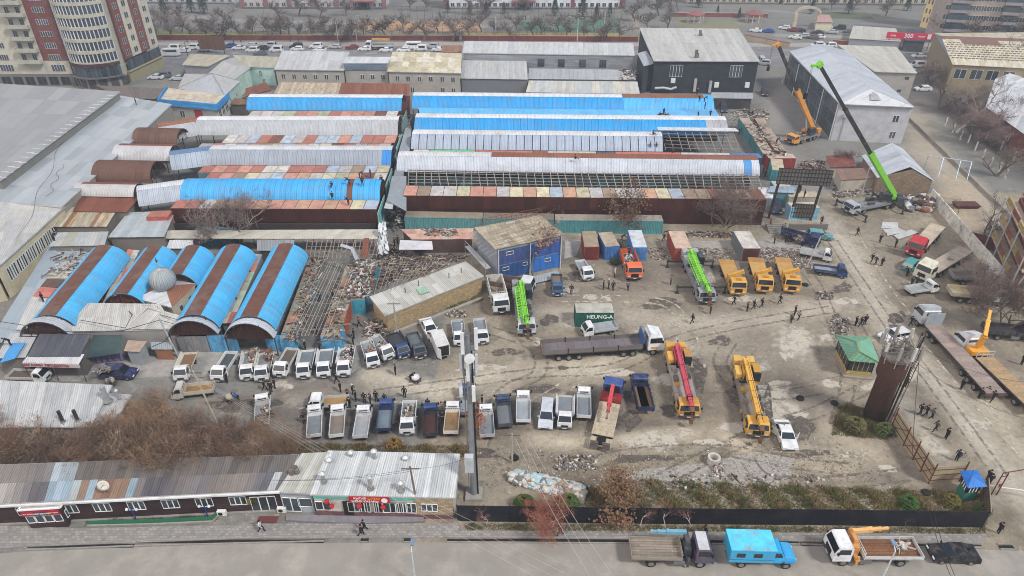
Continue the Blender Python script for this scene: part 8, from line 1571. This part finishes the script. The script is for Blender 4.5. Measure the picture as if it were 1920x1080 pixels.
for i in range(700): a = rg.uniform(0,6.28); z = rg.random(); r = math.sqrt(1-(z-.4)**2*2 if abs(z-.4) < .7 else .02)*rg.uniform(.5,1); c = Vector((r*math.cos(a),r*math.sin(a),z*1.8)); d = Vector((rg.gauss(0,1),rg.gauss(0,1),rg.gauss(0,1))).normalized()*.16; s = d.cross(Vector((0,0,1))).normalized()*.1; SH.add([c-d,c-s,c+d,c+s],[(0,1,2,3)])
SHM = SH.mesh('foliage', 'leaf')
for x,y,s,c,l in ((982,950,.95,'3f5a28','round green bush left of the reddish weeping tree'),(1066,948,.9,'4a6230','round green bush right of the reddish weeping tree'),(1700,950,.9,'3f5c2a','green bush in the weeds behind the black fence near the kiosk'),(1780,945,.8,'66602f','yellowish bush left of the guard kiosk'),(1838,962,.8,'4a5c34','green bush below the guard kiosk'),(1152,495,.7,'39492c','dark green bush beside the orange dump truck'),(740,838,.8,'8a6c3c','ochre bush behind the cafe'),(1600,805,1.1,'5c5838','scrubby olive bush left of the water tower'),(1655,812,.9,'4f5a34','scrubby bush at the water tower foot')): t = thing('bush',l,'bush',P(x,y)); t.scale = (s*1.2,s,s*.8); obj('foliage',SHM,t,col=c)
# ================================================================ loads, scrap, rubble
DC = [('white','b9b6b0'),('tan','8f8270'),('brown','5e4a3e'),('red','7d4c42'),('blue','566a80'),('grey','6f6c6a'),('dark','34302e'),('mint','9db8bc')]
for n, c in DC: mk('debris_'+n, .95, 0, col=c, var=.25, da=.3, rnd=0)
DM = ['debris_'+n for n, _ in DC]
def heap(name,label,cat,pts,n,h,sz=.4,flat=.4,w=(3,3,2,1,1,3,2),seed=None,planks=.25,z0=0,kind='stuff',mound=True):
 q = [P(x,y,z0) for x,y in pts]; rg = random.Random(seed or len(S.objects)); m = MB(); pool = [i for i,k in enumerate(w) for _ in range(k)]
 for i in range(n):
  u,v = rg.random(),rg.random(); p = q[0].lerp(q[1],u).lerp(q[3].lerp(q[2],u),v); g = (math.sin(math.pi*u)*math.sin(math.pi*v)) if mound else 1; z = z0+rg.random()*h*g; a = rg.uniform(0,6.28); l = sz*rg.uniform(.3,1.2)*(4 if rg.random() < planks else 1); b = sz*rg.uniform(.2,.8)*(.35 if l > sz*1.3 else 1); t_ = sz*rg.uniform(.1,1)*flat; d = Vector((math.cos(a),math.sin(a),rg.gauss(0,.25)*g))*l/2; c = Vector((p.x,p.y,z+t_/2))
  s = Vector((-math.sin(a),math.cos(a),rg.gauss(0,.2)))*b/2; k = Vector((0,0,t_/2)); m.hexa([c-d-s-k,c+d-s-k,c+d+s-k,c-d+s-k,c-d-s+k,c+d-s*.7+k,c+d+s*.8+k,c-d+s+k],pool[rg.randrange(len(pool))])
 o = m.build(name, DM, None, kind=kind); o['label'] = label; o['category'] = cat; return o
def near(px,py,rx,ry): return [(px-rx,py+ry),(px+rx,py+ry),(px+rx,py-ry),(px-rx,py-ry)]
# scrap on stripped stalls
heap('scrap','scrap and broken boards strewn right of the last blue vault','scrap',[(540,640),(566,640),(612,480),(585,478)],280,.25,.5,w=(2,5,3,0,0,4,1),z0=2.6,mound=False,planks=.5); heap('scrap','torn roofing scrap on the stall row left of the orange container','scrap',[(606,640),(640,640),(655,540),(628,540)],130,.25,.5,w=(2,5,3,0,0,4,1),planks=.5,z0=2.6,mound=False)
heap('scrap','heap of rags and rubble above the small turquoise container','rubble',[(652,560),(695,562),(706,492),(655,490)],360,.5,.55,w=(5,4,2,1,1,5,2),z0=2.5,mound=False); heap('rubble','brown timber debris field between the rag heap and the brick store','rubble',[(695,540),(800,512),(880,480),(700,478)],700,.9,.5,w=(2,5,5,1,0,4,5),planks=.5)
heap('rubble','debris on the torn pink stall roof','rubble',near(828,436,30,7),160,.3,.4,z0=2.75); heap('rubble','dark rubble on the floor of the central passage','rubble',near(742,478,22,18),260,.6,.4,w=(2,2,2,1,0,3,5))
heap('rubble','broken brick rubble behind the small yard containers','rubble',[(1215,488),(1370,488),(1375,466),(1215,464)],650,.3,.28,w=(3,3,2,1,0,4,2)); heap('rubble','pale rubble strip right of the grey and maroon container','rubble',[(1425,490),(1530,510),(1520,468),(1425,462)],750,.35,.3,w=(5,3,2,1,0,4,1)); heap('rubble','rubble along the foot of the brown container row','rubble',[(1245,445),(1400,447),(1400,436),(1245,434)],500,.3,.4,w=(2,3,2,1,0,4,3))
for l,x,y,rx,ry in (('small mound of broken concrete right of the yellow trucks',1546,555,16,7),('mound of grey demolition rubble left of the green gazebo',1575,612,17,14),('rubble patch at the top left corner of the gazebo',1580,628,10,8),('scattered stones beside the brick store plinth',855,590,18,6),('stones and litter by the lower yard edge',1080,868,40,14),('stones scattered in the weeds behind the fence',1400,905,150,14)): heap('rubble',l,'rubble',near(x,y,rx,ry),160,.8 if rx < 20 else .1,.35,w=(3,2,1,0,0,5,1),planks=.03,flat=.8)
heap('stone_heap','heap of pale stones beside the concrete ring','stone heap',near(1346,882,11,12),260,.9,.26,w=(5,3,0,1,0,2,0),planks=0,flat=.9)
def bags(label, pts, n, sz, cols, z0=0, hh=.8):
 q = [P(x, y, z0) for x, y in pts]; rg = random.Random(5); m = MB()
 for i in range(n):
  u,v = rg.random(),rg.random(); p = q[0].lerp(q[1],u).lerp(q[3].lerp(q[2],u),v); z = z0+rg.random()*hh*math.sin(math.pi*v); r = sz*rg.uniform(.5,1.2); e = rg.uniform(.7,1.5); o = len(m.v)
  m.lathe([(r*.3,z),(r,z+r*.3),(r*.9,z+r*.8),(r*.2,z+r*1.1)],7,(p.x,p.y),cols[rg.randrange(len(cols))])
  for k in range(o,len(m.v)): a = m.v[k]; m.v[k] = (p.x+(a[0]-p.x)*e+rg.gauss(0,r*.1),a[1]+rg.gauss(0,r*.1),a[2]+rg.gauss(0,r*.06))
 o = m.build('bag_pile',DM,None,kind='stuff',smooth=False); o['label'] = label; o['category'] = 'rubbish bags'
bags('long pile of white, grey and turquoise rubbish bags behind the black fence',[(958,905),(1092,942),(1096,915),(965,885)],620,.36,[0,0,0,0,4,5,7,1,0,7]); bags('pile of colourful rubbish bags at the corner of the whitewashed wall',near(1722,384,26,13),130,.6,[0,0,1,3,4,5,6,2],0,1.5)
heap('litter','pebbles and litter scattered over the open yard','litter',[(560,800),(1760,880),(1600,480),(900,500)],1700,.02,.13,w=(4,4,1,0,0,3,0),planks=.02,mound=False,flat=.5); heap('litter','pebbles and stones on the lower yard edge','litter',[(900,915),(1700,925),(1560,820),(900,840)],1100,.03,.16,w=(4,4,1,0,0,3,0),planks=.03,mound=False,flat=.6)
heap('scrap','dark scrap machinery beside the lime crane on the right','scrap',near(1660,372,26,7),240,1.6,.6,w=(2,2,1,0,0,4,5)); heap('scrap','scrap heap at the end of the brick store','scrap',near(708,618,22,14),420,1.1,.5,w=(3,2,2,2,0,3,3)); heap('rubble','debris around the far end of the crane alley containers','rubble',[(1372,236),(1440,236),(1440,205),(1372,205)],420,.7,.5,w=(4,3,2,1,0,4,2),planks=.35); heap('rubble','boards and litter on the alley containers roofs','rubble',[(1440,292),(1476,292),(1425,232),(1392,232)],160,.2,.6,z0=2.7,w=(4,4,2,1,0,3,1),mound=False); heap('scrap','planks and scrap between the red container and the low shed','scrap',[(1500,345),(1560,335),(1545,300),(1500,305)],420,.5,.6,planks=.6,w=(2,3,3,1,0,4,2)); heap('rubble','rubble below the lime crane on the right side','rubble',[(1560,372),(1640,366),(1640,345),(1560,345)],260,.3,.5,planks=.4)
heap('rubble','litter on the roofs left of the leftmost diagonal vault','rubble',[(88,520),(150,520),(178,470),(110,462)],90,.4,.5,z0=3.1,w=(4,3,2,1,1,4,2),mound=False); heap('rubble','boards and sheets in the narrow lane between the market blocks','rubble',[(722,430),(755,430),(770,230),(758,230)],700,2.6,1.2,w=(4,1,1,0,1,6,2),planks=.2,flat=.1,mound=False); heap('rubble','brown junk beside the blue-trimmed house','rubble',near(448,205,16,8),220,1.4,.9,w=(2,3,4,1,0,2,3)); heap('broken_sheet_pile','broken siding hanging at the right end of the long shed','debris',near(1178,140,12,9),140,1.6,.8,w=(6,0,0,0,0,5,1),z0=4.4)
# loads on trucks
for l,x,y,rx,ry,z,h,ww in (('cardboard boxes in the third market-side pickup',474,668,8,14,.85,.6,(2,5,2,1,1,1,0)),('red and green goods in the fourth market-side pickup',503,668,8,13,.85,.5,(1,1,2,4,1,2,2)),('fittings in the last market-side pickup',653,666,8,16,.85,.5,(4,2,1,1,0,3,2)),('pipes and scrap on the pickup by the brick store',712,655,10,10,.85,.5,(3,2,2,1,0,3,2)),('orange scrap in the small white pickup',694,664,6,10,.85,.5,(1,3,2,4,0,0,0)),('household goods on the street-facing pickup',768,775,9,18,.85,.7,(5,3,2,1,0,3,1)),('scrap in the pickup beside the thicket',496,775,9,12,.85,.3,(2,2,3,1,0,3,2)),('rubbish sacks in the orange dump truck',1178,488,9,13,1.9,.7,(5,1,1,1,0,3,2)),('goods on the slanted dark blue truck',1500,448,12,4,1.1,.7,(1,2,1,4,1,2,2)),('bundles on the dark blue estate car',197,694,14,5,1.6,.6,(1,3,1,0,3,1,2)),('litter on the earth-brown bed of the kerbside crane truck',1690,1024,8,4,1.3,.1,(5,1,1,0,0,1,0)),('rubbish in the white dump truck body',929,551,7,10,1.4,.4,(2,3,2,0,0,3,1))):
 heap('load', l, 'load', near(x, y, rx*.8, ry*.8), 70, h, .45, w=ww, z0=z, flat=.6)
heap('orange_sack','orange sack at the end of the rubbish bags','sack',near(1048,930,4,4),14,.5,.6,w=(0,0,0,1,0,0,0),planks=0)
for x,y,l in ((1510,535,'tyre lying in the mud below the yellow trucks'),(1500,748,'tyre left of the weeds at mid yard'),(1564,757,'stack of dark tyres before the water tower weeds'),(1736,925,'tyre lying in the weeds left of the kiosk'),(1007,893,'big tyre on the rubbish bags'),(965,860,'half-buried tyre at the lower yard edge')):
 m = MB(); m.lathe([(.22,0),(.45,.02),(.5,.12),(.45,.24),(.24,.25)],14); o = m.build('tyre','rubber',None,smooth=True); o.location = P(x,y); o['label'] = l; o['category'] = 'tyre'
# fallen white sheets
for i,(pts,l) in enumerate((([(1652,428),(1684,428),(1684,417),(1655,416)],'upper fallen white sheet'),([(1660,436),(1690,431),(1686,427),(1655,430)],'second fallen white sheet'),([(1664,442),(1700,434),(1692,430),(1662,436)],'third fallen white sheet'),([(1684,449),(1722,436),(1708,430),(1676,441)],'lowest and longest fallen white sheet'))): q = [P(x,y,.1+.05*i) for x,y in pts]; m = MB(); m.slab(q,.04); tag(m.build('sheet','sheet',col='b9b9b8'),l+' near the red truck','sheet')
for pts,l in (([(985,535),(1055,519),(1045,507),(1000,518)],'bent grey roof sheet lying before the blue container office'),([(1262,1003),(1263,1003),(1263,1002),(1262,1002)],'') ):
 if l: q = [P(x,y,.35) for x,y in pts]; m = MB(); m.slab(q,.05); tag(m.build('sheet','sheet',col='9aa2a6'),l,'sheet')
m = MB(); a = P(718,455,5.0); tag(heap('tarpaulin_drape','x','x',near(716,452,9,18),4,.1),'scrap under the white drape at the passage corner','scrap')
m = MB(); n = 12; q = [P(708,478,1.2),P(728,474,.9),P(722,420,5.2),P(712,420,5.2)]; rg = random.Random(2)
def bump(i,j): return Vector((.25*math.sin(i*2.1+j),.3*math.sin(j*1.7+i*1.3)+.5*math.sin(math.pi*i/n),.3*math.sin(i*1.1+j*2.3)))
for i in range(n):
 for j in range(n): f = lambda u,v: q[0].lerp(q[1],u/n).lerp(q[3].lerp(q[2],u/n),v/n)+bump(u,v); m.quad(f(i,j),f(i+1,j),f(i+1,j+1),f(i,j+1))
tag(m.build('tarpaulin','tarp',None,'c4c6c8',smooth=True),'crumpled white tarpaulin hanging at the right corner of the left block','tarpaulin')
m = MB(); q = [P(726,376,6.0),P(762,396,4.6),P(762,330,5.2),P(735,330,6)]; m.slab(q,.06,0,(.1,1)); tag(m.build('sheet_roof','sheet',None,'8d9499'),'grey sheet roof over the narrow lane between the blocks','sheet roof')
for k,(pts,z,c,l) in enumerate((([(738,330),(756,332),(764,285),(748,285)],5.4,'7f868b','middle grey sheet over the lane between the blocks'),([(748,283),(768,283),(772,240),(760,240)],5.2,'8f979c','far grey sheet over the lane between the blocks'),([(720,390),(736,392),(742,355),(732,352)],5.4,'b9bcbe','pale roofing strip along the lane between the blocks'))): m = MB(); m.slab([P(x,y,z) for x,y in pts],.06,0,(.1,1)); tag(m.build('sheet_roof','sheet',None,c),l,'sheet roof')
# turquoise end walls of the left block
for y0,y1,x,c,l in ((105.6,113,-23.1,'7fb8b8','turquoise end wall of the left block front row'),(117,125.2,-23.5,'86b4b4','turquoise end wall beside the colourful container tops'),(134,144,-24.2,'84aca8','turquoise end wall beside the third left vault'),(151,160,-25.2,'8db0a8','turquoise end wall beside the rear left vault')): m = MB(); m.box(x-.1,x,y0,y1,0,5.3); tag(m.build('end_wall','container',None,c),l,'wall')
# container rows of the stripped stalls
def crow(lab, pts, cols, n, side=None):
 a, b, c, d = [P(x, y, 0) for x, y in pts]
 for i in range(n): p0,p1,p2,p3 = a.lerp(d,i/n),b.lerp(c,i/n),b.lerp(c,(i+.985)/n),a.lerp(d,(i+.985)/n); t = thing('market_container',f'{lab}, {ORD[i]} from the front','container',p0,world=True,group=lab); m = MB(); m.prism([p0[:2],p1[:2],p2[:2],p3[:2]],0,2.5); m.build('body','container',t,cols[i % len(cols)]); m = MB(); m.prism([p[:2] for p in inset([p0,p1,p2,p3],.06)],2.5,2.56); m.build('roof','box_roof',t,['8c8474','9c7a66','8a8a7c','958a78'][i % 4])
crow('debris-roofed stall container right of the last vault',[(530,662),(556,662),(608,508),(586,505)],['58a0c8','7d8a8c','8c8c84','6f8488'],7); crow('orange-sided stall container before the market passage',[(606,660),(642,658),(662,588),(634,586)],['58a6cf','a8583c','9c523c'],3); crow('grey stall container deep in the stripped row',[(636,582),(656,582),(668,530),(650,528)],['77776f','82746a'],3); crow('turquoise stall container beside the brick store',[(659,590),(687,588),(712,520),(668,518)],['3f9cb5','5c7d84','6f6c66'],4)
lattice('bare rafters over the passage right of the last blue vault',P(540,628,3.4),P(610,630,3.4),P(660,500,3.6),P(612,488,3.6),9,6,r=.055,sag=.25,col='a3978a'); lattice('sagging bare rafters over the debris field by the brick store',P(700,560,3.2),P(800,520,3.2),P(850,490,3.4),P(718,490,3.4),13,3,r=.06,sag=.3,col='94867a'); lattice('bare rafters behind the stripped stalls under the pale awning',P(572,486,3.4),P(705,482,3.4),P(712,450,3.6),P(580,450,3.6),16,4,r=.1,col='8f8276')
m = MB(); m.slab([P(676,482,3.7),P(690,482,3.7),P(692,446,3.9),P(682,446,3.9)],.06); tag(m.build('rusty_strip','sheet_rusty',None,'7a4a38'),'rust-brown roofing strip lying over the bare rafters','roof strip')
m = MB(); a = P(640,460,5); b = P(670,487,3.6); m.tube([a,a.lerp(b,.5)+Vector((.6,0,.7)),b],.35,4); tag(m.build('curved_sheet','sheet',None,'a3aab0'),'curled strip of grey roofing above the rag heap','roof strip')
# ================================================================ poles, lamps, wires
def pole(label,px,py,h,lean=(0,0),col='9a9792',arms=0,r=.14,name='utility_pole',lamp=False):
 p = P(px,py); t = thing(name,label,'pole',p); m = MB(); m.tube([(0,0,0),(lean[0],lean[1],h)],[r,r*.6],8); m.build('post','concrete',t,col)
 for k in range(arms): m = MB(); z = h-.3-k*.7; f = z/h; m.beam((lean[0]*f-.9,lean[1]*f,z),(lean[0]*f+.9,lean[1]*f,z),.1); m.build('cross_arm','wood',t,'6a5a4c');
 if lamp: m = MB(); m.tube([(lean[0],lean[1],h),(lean[0]+.6,lean[1],h+.4),(lean[0]+1.3,lean[1],h+.4)],.05,6); m.build('lamp_arm','metal',t,'9aa0a6'); m = MB(); m.box(lean[0]+1.2,lean[0]+1.9,lean[1]-.15,lean[1]+.15,h+.3,h+.45); m.build('lamp_head','metal',t,'8fa3b5')
 return p+Vector((lean[0], lean[1], h-.3))
A1 = pole('tall concrete pole with many wires rising from the thicket',410,800,8.5,(-1.0,.2),'b0a494',2); A2 = pole('wooden pole standing on the cafe front wall',786,968,7.2,(-.4,.2),'6f6257',1); A3 = pole('pale leaning pole with a lamp beside the open arch',335,670,6.5,(-.9,.1),'a5a8a8',0,lamp=False); A4 = pole('concrete pole with a lamp beside the brick store corner',745,632,6.0,(0,0),'9c9a94',1)
A5 = pole('leaning grey pole right of the yellow trucks',1513,500,5.5,(1.0,.2),'b0b0ac',0,lamp=True); A6 = pole('slim pole with lamp left of the small grey-roofed house',1614,368,6.5,(0,0),'9a9a96',0); A7 = pole('pale pole in front of the parked pickups right of the mast',960,868,4.6,(0,0),'a39c90',1); A8 = pole('leaning concrete pole at the right edge near the white wall',1868,590,9,(2.2,.3),'a8a098',0); A9 = pole('second leaning concrete pole at the right edge',1905,545,9,(1.8,.3),'a8a098',0)
for x,y,l in ((780,1079,'street lamp with a blue head at the bottom edge left of the mast'),(1647,1079,'street lamp in front of the kerbside crane truck')): t = thing('street_lamp',l,'street lamp',P(x,y+20)); m = MB(); m.tube([(0,0,0),(0,0,5.2)],[.1,.06],8); m.build('post','metal',t,'c4c8cc'); m = MB(); m.tube([(0,0,5.2),(0,.5,5.6)],.05,6); m.build('arm','metal',t,'c4c8cc'); m = MB(); m.box(-.15,.15,.3,1.0,5.55,5.7); m.build('lamp_head','metal',t,'7f9cb5')
for i,(x,y) in enumerate(((358,128),(635,84),(669,76),(1082,80),(1132,66),(930,74))): p = pole(f'distant street lamp pole on the avenue, {ORD[i]} from the left' if x not in (358,) else 'dark lamp pole beside the hip-roofed house',x,y,8,(0,0),'c0c2c4' if i else '4a4846',0,r=.12,lamp=True)
def wire(label, a, b, sag=.8, r=.018, col='b5b5b2', n=10, name='overhead_wire'):
 m = MB(); pts = [a.lerp(b,i/n)-Vector((0,0,sag*4*(i/n)*(1-i/n))) for i in range(n+1)]; m.tube(pts,r,4); tag(m.build(name,'metal',None,col),label,'wire')
def PW(px, py, z): return P(px, py, z)
E1 = Vector((-12, 33, 9)); E2 = Vector((3, 33, 8.5))
for k in range(4): wire(f'pale overhead wire from the thicket pole across the cafe, {ORD[k]} from the top',A1+Vector((.3*k-.6,0,-.2*k)),PW(1000+34*k,1079,6),.9,r=.012,col='a3a3a0')
for k in range(3): wire(f'pale overhead wire crossing the street right of the mast, {ORD[k]} from the left',PW(965+12*k,820,6),PW(1105+22*k,1079,6),.6)
for k in range(2): wire(['upper','lower'][k]+' dark wire along the front of the cafe roof',A2-Vector((0,0,.1+k*.3)),PW(500,900,5-k*.3),.5,.02,'2b2b2b')
wire('dark wire from the cafe pole to the antenna mast',A2,P(889,928)+Vector((0,0,6)),.5,.02,'2b2b2b'); wire('dark wire from the water tower to the right yard edge',P(1637,783)+Vector((2,0,11)),PW(1990,720,4),1.5,.025,'3a3836'); wire('second dark wire from the water tower to the right edge',P(1637,783)+Vector((2,0,9)),PW(1990,800,4),1.5,.025,'3a3836'); wire('long dark wire sagging from the water tower over the yard',P(1637,783)+Vector((-2,0,8)),PW(1240,735,4),1.5,.02,'3a3836'); wire('dark wire from the water tower down to the tan fence',P(1637,783)+Vector((2.2,0,11)),PW(1710,860,1),.3,.03,'2b2b2b')
wire('black cable crossing the street before the black sedan',PW(1742,955,3),PW(1782,1079,2),.3,.03,'2b2b2b'); wire('second black cable crossing the street before the sedan',PW(1750,955,3),PW(1790,1079,2),.3,.03,'2b2b2b')
for k,(p,q) in enumerate((((130,238,6.2),(35,448,5.8)),((470/4,270+150/4,6.2),(90,368,6.2)))):
 m = MB(); a,b = P(*p[:2],6.5),P(*q[:2],6.3); pts = [a.lerp(b,i/24)+Vector((.5*math.sin(i*.7),0,.0)) for i in range(25)]; m.tube(pts,.03,4); tag(m.build('cable','rubber'),['black cable snaking across the lower grey roof','second black cable on the lower grey roof'][k],'cable')
for k,pts in enumerate(([(0,603),(60,612),(130,622),(230,620),(300,600),(335,610)],[(230,572),(248,590),(235,615),(150,600)],[(300,590),(335,600),(310,640),(285,650)])): m = MB(); m.tube([P(x,y,4.6) for x,y in pts],.05,4); tag(m.build('cable','rubber'),['black cable draped along the lower left roofs','black cable looping over the wide pale roof','black cables hanging to the low rusty kiosk'][k],'cable')
# barrier at the gate, satellite dish, signs
t = thing('gate_frame','rusty gate frame with a triangular sign and a long white barrier pole','gate frame',P(1866,925),world=True); a,b = P(1858,928),P(1868,928); m = MB()
for p in (a, b): m.tube([p, (p.x, p.y, 3.4)], .06, 6)
m.tube([(a.x,a.y,3.4),(a.x+6,a.y+1,3.6)],.06,6); m.tube([(a.x,a.y,2.9),(b.x,b.y,2.9)],.05,6); m.build('frame','rusty',t,'5c342a'); m = MB(); m.add([(a.x+.1,a.y-.1,1.8),(b.x-.1,a.y-.1,1.8),((a.x+b.x)/2,a.y-.1,1.2),(a.x+.1,a.y-.06,1.8),(b.x-.1,a.y-.06,1.8),((a.x+b.x)/2,a.y-.06,1.2)],[(0,1,2),(5,4,3),(0,3,4,1),(1,4,5,2),(2,5,3,0)]); m.build('triangular_sign','sign',t,'7a2f2a')
m = MB(); m.tube([P(1853,910,1.1),P(1960,925,1.3)],.06,6); m.build('barrier_pole','plaster',t,'d0cfca')
t = thing('satellite_dish','white satellite dish on the patchwork roof of the dark building','satellite dish',P(201,923,3.4)); m = MB(); m.lathe([(0,0),(.34,.04),(.58,.15),(.6,.18),(.34,.08),(0,.03)],16); o = m.build('dish','plaster',t,'cfccc2',smooth=True); o.location = (0,0,1.1); o.rotation_euler = (R(70),R(30),0); m = MB(); m.tube([(0,0,0),(0,.05,1.1)],.06,6); m.tube([(0,.0,1.1),(.2,-.7,1.5)],.03,5); m.build('mount','rusty',t,'5c4a40')
for x,y,l in ((257,978,'blue double garden lamp, left of two in the strip garden'),(391,972,'blue double garden lamp, right of two in the strip garden')): t = thing('garden_lamp',l,'lamp',P(x,y)); m = MB(); m.tube([(0,0,0),(0,0,1.9)],.06,6); m.beam((-.5,0,1.7),(.5,0,1.7),.06); m.build('post','metal',t,'23408c'); [obj('globe',(lambda q: (q.lathe([(0,0),(.14,.1),(.16,.2),(.1,.32),(0,.34)],8),q.mesh('globe','lamp'))[1])(MB()),t,(s*.5,0,1.7)) for s in (-1,1)]
t = thing('garden_netting','low green netting fence around the strip garden','netting',P(280,985),world=True); pts = [P(165,985),P(290,982),P(400,977),P(410,966)]; m = MB()
for a, b in zip(pts, pts[1:]): m.beam((a.x, a.y, .35), (b.x, b.y, .35), .03, .7)
m.build('net', 'cloth', t, '2c6b50'); m = MB()
for a, b in zip(pts, pts[1:]): m.beam((a.x, a.y-.15, .12), (b.x, b.y-.15, .12), .15, .2)
m.build('edging', 'concrete', t, '8b8780')
m = MB(); a = P(505,968); m.box(a.x-1,a.x+1,a.y-.9,a.y-.1,.12,.15); tag(m.build('doormat','cloth',None,'5c3234'),'maroon doormat in front of the double doors','doormat')
for x,y,l in ((418,966,'white air conditioner at the end of the strip garden'),(530,960,'white air conditioner left of the white annex doors'),(805,962,'white air conditioner on the cafe annex front')): t = thing('air_conditioner',l,'air conditioner',P(x,y)); m = MB(); m.box(-.45,.45,-.2,.15,.1,.75); m.build('casing','plaster',t,'d0d0cc'); m = MB(); m.lathe([(.24,0),(.24,.02)],12); o = m.build('fan_grille','dark',None,'77777a'); o.parent = t; o.location = (-.1,-.2,.42); o.rotation_euler = (R(90),0,0)
for px,py,l in ((775,716,'handcart with a bulging white sack in the dusty lane'),(428,752,'handcart loaded with pale bundles by the thicket'),(205,722,'small dark handcart below the blue estate car')):
 t = thing('handcart',l,'handcart',P(px+5,py)); m = MB(); m.box(-.7,.7,-.4,.4,.35,.42); m.tube([(-.7,-.3,.4),(-1.3,-.3,.9)],.03,5); m.tube([(-.7,.3,.4),(-1.3,.3,.9)],.03,5); m.build('tray','rusty',t,'4a4440'); wheels(t,(.1,),.45,.25,.06); m = MB(); m.lathe([(.3,0),(.55,.25),(.5,.6),(.15,.8)],9); o = m.build('sack','cloth',None,'c4c4c4' if px > 700 else '9c8f80',smooth=True); o.parent = t; o.location = (0,0,.42)
t = thing('bicycle','bicycle standing beside the man in navy on the track','bicycle',P(1800,860),.3); m = MB(); m.tube([(-.5,0,.33),(-.1,0,.3),(.45,0,.75),(-.2,0,.75),(-.1,0,.3)],.025,5); m.tube([(.5,0,.33),(.42,0,.95),(.42,.25,.95)],.025,5); m.build('frame','metal',t,'3c3c40')
for x in (-.5,.5): m = MB(); m.tube([(x+.33*math.cos(a*.524),0,.33+.33*math.sin(a*.524)) for a in range(13)],.02,4); m.build('wheel','rubber',t)
m = MB(); a = P(700,478); tag(heap('loose_pipes','x','x',[(855,648),(862,648),(862,640),(855,640)],6,.1),'bits of litter near the pickups left of the mast','litter')
# air: light haze over the whole place
hz = bpy.data.materials.new('air'); hz.use_nodes = True; t = hz.node_tree; t.nodes.clear()
o_ = t.nodes.new('ShaderNodeOutputMaterial'); pv = t.nodes.new('ShaderNodeVolumePrincipled'); pv.inputs['Density'].default_value = .00058
pv.inputs['Color'].default_value = (.86,.92,1,1); pv.inputs['Anisotropy'].default_value = .2; t.links.new(pv.outputs[0],o_.inputs['Volume'])
m = MB(); m.box(-880, 880, -55, 980, -1, 62); hb = m.build('haze', [hz], kind='stuff')
print('OBJECTS', len(bpy.data.objects), 'meshes', len(bpy.data.meshes))
